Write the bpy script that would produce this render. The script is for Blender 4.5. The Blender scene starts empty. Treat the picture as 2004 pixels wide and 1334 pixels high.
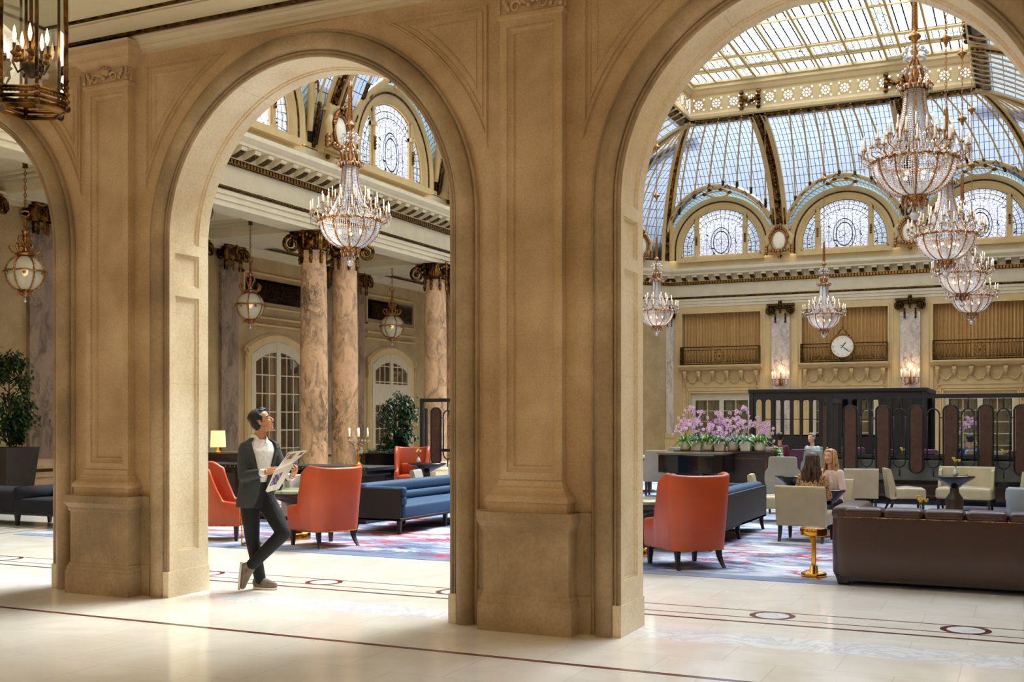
SKYTOP=3.6; SKYK=1.3; SUNK=22.0; CORR=62; CHAND=10; EXPO=.42
import bpy, math, random
from mathutils import Matrix, Vector, noise
random.seed(7)
PI=math.pi; C=bpy.context.scene.collection
sin,cos,sqrt=math.sin,math.cos,math.sqrt
# ---------------------------------------------------------------- camera
FPX=2155.; TH=math.atan(1001/FPX); HCAM=1.65
cam=bpy.data.cameras.new('camera'); cam.lens=36*FPX/2004; cam.sensor_width=36; cam.shift_y=153/2004
cam.clip_end=200
co=bpy.data.objects.new('camera',cam); C.objects.link(co); co.location=(0,0,HCAM); co.rotation_euler=(PI/2,0,TH)
bpy.context.scene.camera=co
RX=(cos(TH),sin(TH)); FX=(-sin(TH),cos(TH))
# ---------------------------------------------------------------- materials
def lin(c):
    if isinstance(c,str): c=[int(c[i:i+2],16)/255 for i in (0,2,4)]
    return tuple((v/12.92 if v<=.04045 else ((v+.055)/1.055)**2.4) for v in c)+(1,)
class N:
    def __init__(s,name):
        s.m=bpy.data.materials.new(name); s.m.use_nodes=True; s.t=s.m.node_tree; s.t.nodes.clear()
        s.out=s.t.nodes.new('ShaderNodeOutputMaterial')
    def n(s,typ,inp={},**kw):
        o=s.t.nodes.new('ShaderNode'+typ)
        for k,v in kw.items(): setattr(o,k,v)
        for k,v in inp.items():
            if isinstance(v,bpy.types.NodeSocket): s.t.links.new(v,o.inputs[k])
            else: o.inputs[k].default_value=v
        return o
    def math(s,op,a,b=0.,c=0.):
        return s.n('Math',{0:a,1:b,2:c},operation=op).outputs[0]
    def mix(s,f,a,b,bt='MIX'):
        o=s.n('Mix',data_type='RGBA',blend_type=bt)
        for k,v in ((0,f),(6,a),(7,b)):
            if isinstance(v,bpy.types.NodeSocket): s.t.links.new(v,o.inputs[k])
            else: o.inputs[k].default_value=v
        return o.outputs[2]
    def ramp(s,f,stops,interp='LINEAR'):
        o=s.n('ValToRGB',{0:f}); r=o.color_ramp; r.interpolation=interp
        while len(r.elements)<len(stops): r.elements.new(.5)
        for e,(p,c) in zip(r.elements,stops): e.position=p; e.color=c if len(c)==4 else tuple(c)+(1,)
        return o.outputs[0]
    def coord(s,k='Object'): return s.n('TexCoord').outputs[k]
    def noise(s,sc,det=4,vec=None,rough=.55,dist=0):
        i={'Scale':sc,'Detail':det,'Roughness':rough,'Distortion':dist}
        i['Vector']=vec if vec is not None else s.coord()
        return s.n('TexNoise',i)
    def fin(s,sh): s.t.links.new(sh,s.out.inputs[0]); return s.m
    def pbr(s,color,rough=.5,metal=0,bump=None,bstr=.2,bdist=.01,**kw):
        i={'Base Color':color,'Roughness':rough,'Metallic':metal}; i.update(kw)
        if bump is not None:
            b=s.n('Bump',{'Height':bump,'Strength':bstr,'Distance':bdist}); i['Normal']=b.outputs[0]
        return s.fin(s.n('BsdfPrincipled',i).outputs[0])
def plain(name,c,rough=.5,metal=0,var=.12,sc=6,**kw):
    s=N(name); c=lin(c); d=tuple(v*(1-var*2) for v in c[:3])+(1,)
    nz=s.noise(sc); cc=s.ramp(nz.outputs[0],[(.35,d),(.6,c)])
    return s.pbr(cc,rough,metal,bump=nz.outputs[0],bstr=.08,**kw)
def stone(name,c1,c2,c3,rough=.45,joint=0,fine=60,bstr=.25):
    s=N(name); a=s.noise(1.7,6).outputs[0]; b=s.noise(fine,5,rough=.7).outputs[0]
    base=s.ramp(a,[(.3,lin(c1)),(.5,lin(c2)),(.68,lin(c3))])
    sp=s.ramp(b,[(.38,(.74,.70,.64,1)),(.58,(1,1,1,1))])
    cc=s.mix(.55,base,sp,'MULTIPLY')
    if joint:
        sep=s.n('SeparateXYZ',{0:s.coord()}).outputs
        f=s.math('FRACT',s.math('DIVIDE',sep[2],joint))
        ln=s.math('LESS_THAN',f,.008)
        cc=s.mix(s.math('MULTIPLY',ln,.18),cc,lin('4a3a24'))
    return s.pbr(cc,rough,bump=b,bstr=bstr,bdist=.004)
def marble(name,base,blot,vein,sc=1.3,rough=.2,stretch=(1,1,.55)):
    s=N(name); mp=s.n('Mapping',{0:s.coord(),3:stretch}).outputs[0]
    w=s.noise(sc,5,mp); v=s.n('VectorMath',{0:mp,1:w.outputs[1]},operation='ADD').outputs[0]
    n1=s.noise(sc*1.6,6,v,dist=1.2).outputs[0]
    n2=s.noise(sc*.9,8,v,.65,1.5).outputs[0]
    ve=s.math('ABSOLUTE',s.math('SUBTRACT',n2,.5))
    c1=s.ramp(n1,[(.34,lin(blot)),(.44,tuple((p+q)/2 for p,q in zip(lin(blot),lin(base)))),(.58,lin(base)),(.75,tuple(min(1,v*1.12) for v in lin(base)))])
    vm=s.ramp(ve,[(.0,(1,1,1,1)),(.035,(0,0,0,1))])
    n3=s.noise(sc*.5,2,mp).outputs[0]; gate=s.ramp(n3,[(.42,(0,0,0,1)),(.6,(1,1,1,1))])
    f=s.mix(1,vm,gate,'MULTIPLY')
    return s.pbr(s.mix(f,c1,lin(vein)),rough)
def metal(name,c,rough=.35,dark=None,sc=25,**kw):
    s=N(name); n=s.noise(sc,4).outputs[0]
    cc=s.ramp(n,[(.4,lin(dark or c)),(.62,lin(c))])
    return s.pbr(cc,rough,1,bump=n,bstr=.25,bdist=.003,**kw)
def emit(name,c,st):
    s=N(name); return s.fin(s.n('Emission',{0:lin(c),1:st}).outputs[0])
M={}
M['lime']=stone('limestone_pier','b1966f','c6a983','d8be99',.5,.33,bstr=.12)
M['lime_dark']=stone('shelly_limestone','87735a','a48d6c','bda586',.42,0,35,.35)
M['lime_light']=stone('limestone_reveal','dac6a2','e8d7b6','f0e3c8',.38,.66,45,.2)
M['cream']=plain('cream_plaster','d8cbab',.55,var=.04,sc=3)
M['cream2']=plain('warm_cream_paint','d0b47e',.55,var=.05,sc=3)
M['stonewall']=stone('aisle_stone','a88f63','b59c6e','c0a87c',.6,.6,30,.1)
M['white']=plain('painted_white_wood','cdc2a6',.4,var=.03)
M['peach']=marble('peach_marble_shaft','d6ae86','8c7258','4a4138',1.9,.22)
M['greymarble']=marble('grey_veined_marble','cfc2b4','b4a89c','5b534e',2.2,.2)
M['brownmarble']=marble('brown_marble','9c8672','6f5f52','3c3430',1.4,.25)
M['bronze']=metal('dark_bronze','94692f',.34,'2a1c0c',6)
M['cornice']=plain('cornice_paint','d2c4a4',.55,var=.03)
M['gold']=metal('gilt','b98a3f',.32,'6b4416',40)
M['gilt']=metal('gilded_plaster','a9793a',.4,'4a3018',30)
M['copper']=metal('coppery_gilt','c9965e',.3,'7d5030',50)
M['brass']=metal('polished_brass','e0a640',.14,'c98f30',3)
M['dkgold']=metal('dark_gold_moulding','6d5228',.5,'241a0e',18)
M['iron']=plain('black_iron','0e0e0d',.6,var=.1)
M['dkwood']=plain('dark_walnut','2c1a12',.38,var=.25,sc=9)
M['espresso']=plain('espresso_wood','15100e',.5,var=.2,sc=9)
M['black']=plain('black_lacquer','050608',.08,var=.0)
M['oval']=plain('ribbed_brown_wood','4a2b1d',.5,var=.2,sc=12)
M['candle']=plain('ivory_candle','f6ead2',.4,var=.0)
M['flame']=emit('lit_bulb','fff0e0',3)
M['wflame']=emit('warm_bulb','ffcf90',14)
def leather(name,c,rough=.38,sc=160):
    s=N(name); n=s.noise(sc,3).outputs[0]; n2=s.noise(3,3).outputs[0]; c=lin(c)
    cc=s.ramp(n2,[(.35,tuple(v*.85 for v in c[:3])+(1,)),(.65,c)])
    return s.pbr(cc,rough,bump=n,bstr=.12,bdist=.002)
M['orange']=leather('orange_leather','ac431c')
M['brownleather']=leather('brown_leather','3a231c',.3)
M['creamleather']=leather('cream_leather','b3a987',.35)
M['greyfab']=leather('grey_linen','979388',.8)
M['plum']=leather('plum_leather','5c3350',.4)
M['bluevelvet']=leather('blue_velvet','1c4268',.75,90)
M['navy']=leather('navy_velvet','060d1b',.9,90)
M['greyleather']=leather('blue_grey_leather','7c8893',.5)
M['antique']=metal('antique_brass','8f6a38',.36,'3a2812',9)
# crystal: clear refracting-looking cheap glass
s=N('cut_crystal')
g=s.n('BsdfGlossy',{'Color':(1,1,1,1),'Roughness':.12}).outputs[0]
tr=s.n('BsdfTransparent',{'Color':(.93,.95,1,1)}).outputs[0]
tl=s.n('BsdfTranslucent',{'Color':(.95,.93,.93,1)}).outputs[0]
df=s.n('BsdfDiffuse',{'Color':(.95,.94,.96,1)}).outputs[0]
fr=s.n('Fresnel',{0:1.9}).outputs[0]
a=s.n('MixShader',{0:.55,1:tl,2:df}).outputs[0]
b=s.n('MixShader',{0:.74,1:tr,2:a}).outputs[0]
f=s.math('MULTIPLY_ADD',fr,.6,.25)
M['crystal']=s.fin(s.n('MixShader',{0:f,1:b,2:g}).outputs[0])
# clear panes
s=N('clear_pane'); tr=s.n('BsdfTransparent',{'Color':(.86,.88,.85,1)}).outputs[0]; g=s.n('BsdfGlossy',{'Color':(1,1,1,1),'Roughness':.02}).outputs[0]
fr=s.n('Fresnel',{0:1.5}).outputs[0]
M['pane']=s.fin(s.n('MixShader',{0:fr,1:tr,2:g}).outputs[0])
s=N('mirror_door_pane'); M['mirror']=s.pbr((.34,.32,.27,1),.04,.95)
def leaded(name,pu,pv,w,tint,line,milk=.25,orn=0,lw2=0):
    """stained glass: lead lines from the UV map, panes let the sky through"""
    s=N(name); uv=s.coord('UV'); sep=s.n('SeparateXYZ',{0:uv}).outputs
    fu=s.math('FRACT',s.math('DIVIDE',sep[0],pu)); fv=s.math('FRACT',s.math('DIVIDE',sep[1],pv))
    l=s.math('MAXIMUM',s.math('LESS_THAN',fu,w/pu),s.math('LESS_THAN',fv,w/pv))
    if orn:
        v=s.n('TexVoronoi',{'Vector':uv,'Scale':orn},feature='DISTANCE_TO_EDGE').outputs[0]
        l=s.math('MAXIMUM',l,s.math('LESS_THAN',v,.05*7/orn if orn<9 else .06))
    n=s.noise(.35,3,uv).outputs[0]
    c=s.ramp(n,[(.3,lin(tint)),(.7,lin(tint[:]))])
    nn=s.noise(9,2,uv).outputs[0]
    c=s.mix(.25,c,s.ramp(nn,[(.3,(.7,.78,.9,1)),(.7,(1,1,.95,1))]),'MULTIPLY')
    tr=s.n('BsdfTransparent',{'Color':c}).outputs[0]
    tl=s.n('BsdfTranslucent',{'Color':c}).outputs[0]
    gl=s.n('MixShader',{0:milk,1:tr,2:tl}).outputs[0]
    g=s.n('BsdfGlossy',{'Color':(1,1,1,1),'Roughness':.25}).outputs[0]
    gl=s.n('MixShader',{0:.05,1:gl,2:g}).outputs[0]
    d=s.n('BsdfDiffuse',{'Color':lin(line)}).outputs[0]
    return s.fin(s.n('MixShader',{0:l,1:gl,2:d}).outputs[0])
M['vaultglass']=leaded('vault_glass',.155,.34,.018,'6a7482','131b24',.3)
M['skyglass']=leaded('ceiling_glass',.27,.135,.042,'f0f6fb','2c3438',.15)
M['bandglass']=leaded('ornament_glass',.2,.2,.02,'9ea79c','24302c',.35,12)
def lunette_mat(name,tint,side=0):
    s=N(name); uv=s.coord('UV'); sp=s.n('SeparateXYZ',{0:uv}).outputs; x,z=sp[0],s.math('SUBTRACT',sp[1],8.4)
    r=s.math('SQRT',s.math('ADD',s.math('MULTIPLY',x,x),s.math('MULTIPLY',z,z)))
    def ln(v,p,w): return s.math('LESS_THAN',s.math('FRACT',s.math('DIVIDE',v,p)),w/p)
    out=s.math('GREATER_THAN',r,1.05)
    arcs=s.math('MULTIPLY',ln(r,.17,.02),out)
    rad=s.math('MULTIPLY',ln(s.math('ARCTAN2',z,x),.131,.012),out)
    ver=s.math('MULTIPLY',ln(x,.29,.016),s.math('LESS_THAN',r,1.06))
    ez=s.math('DIVIDE',s.math('SUBTRACT',z,.25),1.45); e=s.math('SQRT',s.math('ADD',s.math('MULTIPLY',x,x),s.math('MULTIPLY',ez,ez)))
    el=s.math('MAXIMUM',s.math('LESS_THAN',s.math('ABSOLUTE',s.math('SUBTRACT',e,.30)),.014),s.math('LESS_THAN',s.math('ABSOLUTE',s.math('SUBTRACT',e,.40)),.012))
    v=s.n('TexVoronoi',{'Vector':uv,'Scale':7.5},feature='DISTANCE_TO_EDGE').outputs[0]
    vo=s.math('LESS_THAN',v,.028)
    l=vo
    for q in (arcs,rad,ver,el): l=s.math('MAXIMUM',l,q)
    c=s.mix(.3,lin(tint),s.ramp(s.noise(6,3,uv).outputs[0],[(.35,(.55,.62,.7,1)),(.65,(1,1,1,1))]),'MULTIPLY')
    gl=s.n('MixShader',{0:.22,1:s.n('BsdfTransparent',{'Color':c}).outputs[0],2:s.n('BsdfTranslucent',{'Color':c}).outputs[0]}).outputs[0]
    return s.fin(s.n('MixShader',{0:l,1:gl,2:s.n('BsdfDiffuse',{'Color':lin('3a3d44')}).outputs[0]}).outputs[0])
M['lunette']=lunette_mat('lunette_glass','c2c6d6')
M['_old']=leaded('lunette_glass',.2,.2,.016,'f0f2ff','2a2c38',.2,7)
M['sidelight']=lunette_mat('lunette_side_glass','aab4c2')
M['lattice']=leaded('lattice_glass',.16,.16,.02,'50626e','1c262e',.35)
# ---------------------------------------------------------------- mesh builder
class B:
    def __init__(s): s.v=[];s.f=[];s.m=[];s.uv=[];s.X=Matrix();s.mi=0;s.sm=[];s.smooth=False;s.hasuv=False
    def add(s,vs,fs,uvs=None,smooth=None):
        o=len(s.v); X=s.X
        s.v+=[tuple(X@Vector(p)) for p in vs]
        sm=s.smooth if smooth is None else smooth
        for i,f in enumerate(fs):
            s.f.append([o+k for k in f]); s.m.append(s.mi); s.sm.append(sm)
            if uvs: s.hasuv=True; s.uv.append([uvs[k] for k in f])
            else: s.uv.append([(0,0)]*len(f))
        return s
    def at(s,*loc,rz=0,sc=1,rx=0,ry=0):
        s.X=Matrix.Translation(loc)@Matrix.Rotation(rz,4,'Z')@Matrix.Rotation(ry,4,'Y')@Matrix.Rotation(rx,4,'X')@Matrix.Scale(sc,4); return s
    def box(s,x0,x1,y0,y1,z0,z1):
        s.add([(x,y,z) for x in (x0,x1) for y in (y0,y1) for z in (z0,z1)],
          [(0,1,3,2),(4,6,7,5),(0,4,5,1),(2,3,7,6),(0,2,6,4),(1,5,7,3)],smooth=False); return s
    def rbox(s,x0,x1,y0,y1,z0,z1,r=.02,n=3,puff=0):
        """rounded box (superellipsoid-like by corner rounding)"""
        lx,ly,lz=x1-x0,y1-y0,z1-z0; r=min(r,lx/2.001,ly/2.001,lz/2.001)
        def axis(L):
            a=[0]; 
            pts=[r*(1-cos(i/n*PI/2)) for i in range(n+1)]
            return pts+[L/2]+[L-p for p in reversed(pts)]
        ax,ay,az=axis(lx),axis(ly),axis(lz)
        def P(x,y,z):
            cx=min(max(x,r),lx-r);cy=min(max(y,r),ly-r);cz=min(max(z,r),lz-r)
            d=Vector((x-cx,y-cy,z-cz))
            if d.length>1e-9:
                # cube-map to sphere
                m=max(abs(d.x),abs(d.y),abs(d.z)); d=d*(r/d.length) if m>0 else d
                if m<r-1e-6 : d=d*(m/r)
            p=Vector((cx,cy,cz))+d
            if puff:
                fx=1-(2*p.x/lx-1)**2;fy=1-(2*p.y/ly-1)**2
                p.z+=puff*max(0,fx)**.5*max(0,fy)**.5*(1 if p.z>lz/2 else 0)
            return (x0+p.x,y0+p.y,z0+p.z)
        def face(A,Bx,f,flip):
            na,nb=len(A),len(Bx); vs=[f(a,b) for a in A for b in Bx]
            fs=[(i*nb+j,i*nb+j+1,(i+1)*nb+j+1,(i+1)*nb+j) for i in range(na-1) for j in range(nb-1)]
            if flip: fs=[q[::-1] for q in fs]
            s.add(vs,fs,smooth=True)
        face(ax,ay,lambda a,b:P(a,b,0),False); face(ax,ay,lambda a,b:P(a,b,lz),True)
        face(ax,az,lambda a,b:P(a,0,b),True); face(ax,az,lambda a,b:P(a,ly,b),False)
        face(ay,az,lambda a,b:P(0,a,b),False); face(ay,az,lambda a,b:P(lx,a,b),True)
        return s
    def lathe(s,prof,n=24,c=(0,0,0),a0=0,a1=2*PI,sx=1,sy=1):
        full=abs(a1-a0-2*PI)<1e-6; k=n if full else n+1
        vs=[(c[0]+r*cos(a0+(a1-a0)*i/n)*sx,c[1]+r*sin(a0+(a1-a0)*i/n)*sy,c[2]+z) for r,z in prof for i in range(k)]
        fs=[]
        for j in range(len(prof)-1):
            for i in range(n):
                i2=(i+1)%k
                fs.append((j*k+i,j*k+i2,(j+1)*k+i2,(j+1)*k+i))
        s.add(vs,fs,smooth=True); return s
    def tube(s,pts,r,n=8,closed=False,caps=True,flat=1):
        P=[Vector(p) for p in pts]; m=len(P)
        if not isinstance(r,(list,tuple)): r=[r]*m
        vs=[];up=None
        for i,p in enumerate(P):
            t=(P[(i+1)%m]-P[i-1]) if closed else (P[min(i+1,m-1)]-P[max(i-1,0)])
            if t.length<1e-9: t=Vector((0,0,1))
            t.normalize()
            if up is None:
                up=Vector((0,0,1)) if abs(t.z)<.9 else Vector((1,0,0))
            a=t.cross(up); 
            if a.length<1e-6: a=t.cross(Vector((.3,.9,.1)))
            a.normalize(); b=a.cross(t).normalized(); up=b
            for k in range(n):
                an=2*PI*k/n; vs.append(p+a*(r[i]*cos(an))+b*(r[i]*sin(an)*flat))
        fs=[]
        for i in range(m if closed else m-1):
            j=(i+1)%m
            for k in range(n):
                k2=(k+1)%n; fs.append((i*n+k,j*n+k,j*n+k2,i*n+k2))
        if caps and not closed:
            fs.append(tuple(range(n))); fs.append(tuple((m-1)*n+k for k in reversed(range(n))))
        s.add(vs,fs,smooth=True); return s
    def ball(s,c,r,n=10,sz=1,sx=1,sy=1):
        m=max(4,n//2+1); prof=[(r*sin(PI*j/m),-r*cos(PI*j/m)*sz) for j in range(m+1)]
        return s.lathe(prof,n,c,sx=sx,sy=sy)
    def octa(s,c,r,h):
        x,y,z=c; s.add([(x+r,y,z),(x,y+r,z),(x-r,y,z),(x,y-r,z),(x,y,z+h),(x,y,z-h)],
          [(0,1,4),(1,2,4),(2,3,4),(3,0,4),(1,0,5),(2,1,5),(3,2,5),(0,3,5)],smooth=False); return s
    def prism(s,poly,y0,y1,axis='y'):
        """poly in (x,z), extruded along y; concave ok (ngon)"""
        n=len(poly)
        f=(lambda a,b,t:(a,t,b)) if axis=='y' else ((lambda a,b,t:(t,a,b)) if axis=='x' else (lambda a,b,t:(a,b,t)))
        vs=[f(a,b,y0) for a,b in poly]+[f(a,b,y1) for a,b in poly]
        fs=[tuple(range(n)),tuple(reversed(range(n,2*n)))]+[(i,i+n,(i+1)%n+n,(i+1)%n) for i in range(n)]
        s.add(vs,fs,smooth=False); return s
    def loft(s,rings,closed=True,caps=False,smooth=True,uv=None):
        n=len(rings[0]); vs=[p for r in rings for p in r]; fs=[]
        for i in range(len(rings)-1):
            for k in range(n if closed else n-1):
                k2=(k+1)%n; fs.append((i*n+k,i*n+k2,(i+1)*n+k2,(i+1)*n+k))
        if caps: fs.append(tuple(reversed(range(n)))); fs.append(tuple((len(rings)-1)*n+k for k in range(n)))
        s.add(vs,fs,uvs=uv,smooth=smooth); return s
    def obj(s,name,mats,parent=None,bevel=0,auto=None):
        me=bpy.data.meshes.new(name); me.from_pydata(s.v,[],s.f); 
        if not isinstance(mats,(list,tuple)): mats=[mats]
        for m in mats: me.materials.append(M[m] if isinstance(m,str) else m)
        me.polygons.foreach_set('material_index',s.m); me.polygons.foreach_set('use_smooth',s.sm)
        if s.hasuv:
            l=me.uv_layers.new(name='UVMap'); l.data.foreach_set('uv',[c for f in s.uv for p in f for c in p])
        me.update(); o=bpy.data.objects.new(name,me); C.objects.link(o)
        if parent is not None: o.parent=parent
        if bevel:
            b=o.modifiers.new('b','BEVEL'); b.width=bevel; b.segments=2; b.limit_method='ANGLE'
        return o
def thing(name,label,cat,loc=(0,0,0),rz=0,group=None):
    o=bpy.data.objects.new(name,None); C.objects.link(o); o.location=loc; o.rotation_euler=(0,0,rz); o.empty_display_size=.1
    o['label']=label; o['category']=cat
    if group: o['group']=group
    return o
def tag(o,label,cat,group=None,kind=None):
    o['label']=label; o['category']=cat
    if group: o['group']=group
    if kind: o['kind']=kind
    return o
def struct(o): o['kind']='structure'; return o
def dup(r,loc,rz=0,label=None,sc=None,group=None):
    def cp(o,p):
        c=o.copy(); C.objects.link(c)
        if p is not None: c.parent=p
        for ch in kids[o.name]: cp(ch,c)
        return c
    kids={}
    def walk(o):
        kids[o.name]=list(o.children)
        for ch in kids[o.name]: walk(ch)
    walk(r); c=cp(r,None); c.location=loc; c.rotation_euler=(0,0,rz)
    if sc: c.scale=(sc,)*3
    if label: c['label']=label
    if group: c['group']=group
    return c
def sweep(b,path,prof,closed=False,smooth=False,up=(0,0,1)):
    """path: list of (x,y) plan points; prof: (o,z) with o = offset to the right-hand inner side"""
    m=len(path); rings=[]
    for i,p in enumerate(path):
        d0=None;d1=None
        if i>0 or closed: q=path[i-1]; d0=Vector((p[0]-q[0],p[1]-q[1])).normalized()
        if i<m-1 or closed: q=path[(i+1)%m]; d1=Vector((q[0]-p[0],q[1]-p[1])).normalized()
        if d0 is None: d0=d1
        if d1 is None: d1=d0
        n0=Vector((d0.y,-d0.x));n1=Vector((d1.y,-d1.x)); nn=(n0+n1); nn.normalize(); k=1/max(.2,nn.dot(n0))
        rings.append([(p[0]+nn.x*k*o,p[1]+nn.y*k*o,z) for o,z in prof])
    if closed: rings.append(rings[0])
    b.loft(rings,closed=False,smooth=smooth)
# ================================================================= ARCADE
YA=7.88; YB=8.43; SPR=3.31; RA=1.47
CXS=[-14.49,-10.09,-5.69,-1.29,3.11]; PIERS=[-12.29,-7.89,-3.49,.91]
def apath(cx,o,z0=0,n=40,R=RA):
    r=R+o
    return [(cx-r,z0)]+[(cx-r*cos(PI*i/n),SPR+r*sin(PI*i/n)) for i in range(n+1)]+[(cx+r,z0)]
bd=B()      # dark shelly surround (one sweep per arch) as parts
wall=thing('wall_front','','wall'); del wall['label']; del wall['category']; struct(wall)
ZT=5.14
# wall face + court face
b=B()
for y,fl in ((7.945,0),(YB,1)):
    for cx in CXS:
        p=apath(cx,.24 if not fl else .0,z0=0)
        # from arch curve up to ZT
        lo=[(x,y,z) for x,z in p[1:-1]]; hi=[(x,y,ZT+(.3 if not fl else 3)) for x,z in p[1:-1]]
        b.loft([lo,hi],closed=False,smooth=False)
    for i in range(len(CXS)-1):
        r=RA+(.24 if not fl else 0)
        x0,x1=CXS[i]+r,CXS[i+1]-r
        b.add([(x0,y,0),(x1,y,0),(x1,y,ZT+(.3 if not fl else 3)),(x0,y,ZT+(.3 if not fl else 3))],[(0,1,2,3)])
# top closure and far ends
b.box(-22,-15.96,YA+.06,YB,0,8.1); b.box(4.58,8,YA+.06,YB,0,8.1)
b.obj('wall_face','lime',wall)
for cx in CXS:
    b=B(); prof=[(0,7.90),(.004,7.884),(.028,7.884),(.032,7.90),(.040,7.884),(.052,7.884),(.056,7.905)]
    prof+=[(.06+.075*(1-cos(PI*k/8)),7.895-.065*sin(PI*k/8)) for k in range(9)]
    prof+=[(.212,7.93),(.216,7.90),(.24,7.90),(.242,7.96)]
    rings=[]
    for o,y in prof: rings.append([(x,y,z) for x,z in apath(cx,o)])
    b.loft(rings,closed=False,smooth=True)
    b.obj('arch_moulding','lime_dark',wall)
    b=B(); b.smooth=True
    def pr_(seg,prof,sm=True):
        b.loft([[(cx+(x-cx),y,z) for x,z in [(q[0],q[1]) for q in seg(o)]] for y,o in prof],closed=False,smooth=False)
    # soffit: o is negative inward offset of the passage surface
    pf=[(7.90,0),(7.975,0),(7.98,.012),(7.995,.012),(8.0,.024),(8.27,.024),(8.275,.012),(8.295,.012),(8.3,0),(YB,0)]
    pr_(lambda o:apath(cx,o,0,48),pf)
    b.obj('arch_reveal','lime_light',wall)
    # cross rails of the recessed panels on both jambs + skirting block of the reveal
    for sx in (-1,1):
        b=B()
        for z0,z1 in ((.24,.42),(2.80,2.90),(3.20,3.30)):
            x=cx+sx*RA; x2=x+sx*.035
            b.box(min(x,x2),max(x,x2),7.974,8.301,z0,z1)
        for z0,z1 in ((.42,.435),(2.785,2.80),(2.90,2.915),(3.185,3.2),(3.3,3.315)):
            x=cx+sx*(RA+.012); x2=x+sx*.03
            b.box(min(x,x2),max(x,x2),8.001,8.269,z0,z1)
        x=cx+sx*RA
        b.box(min(x-sx*.008,x+sx*.06),max(x-sx*.008,x+sx*.06),7.875,8.44,0,.24)
        b.obj('reveal_rail','lime_light',wall)
def fprof(pts): return pts
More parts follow.
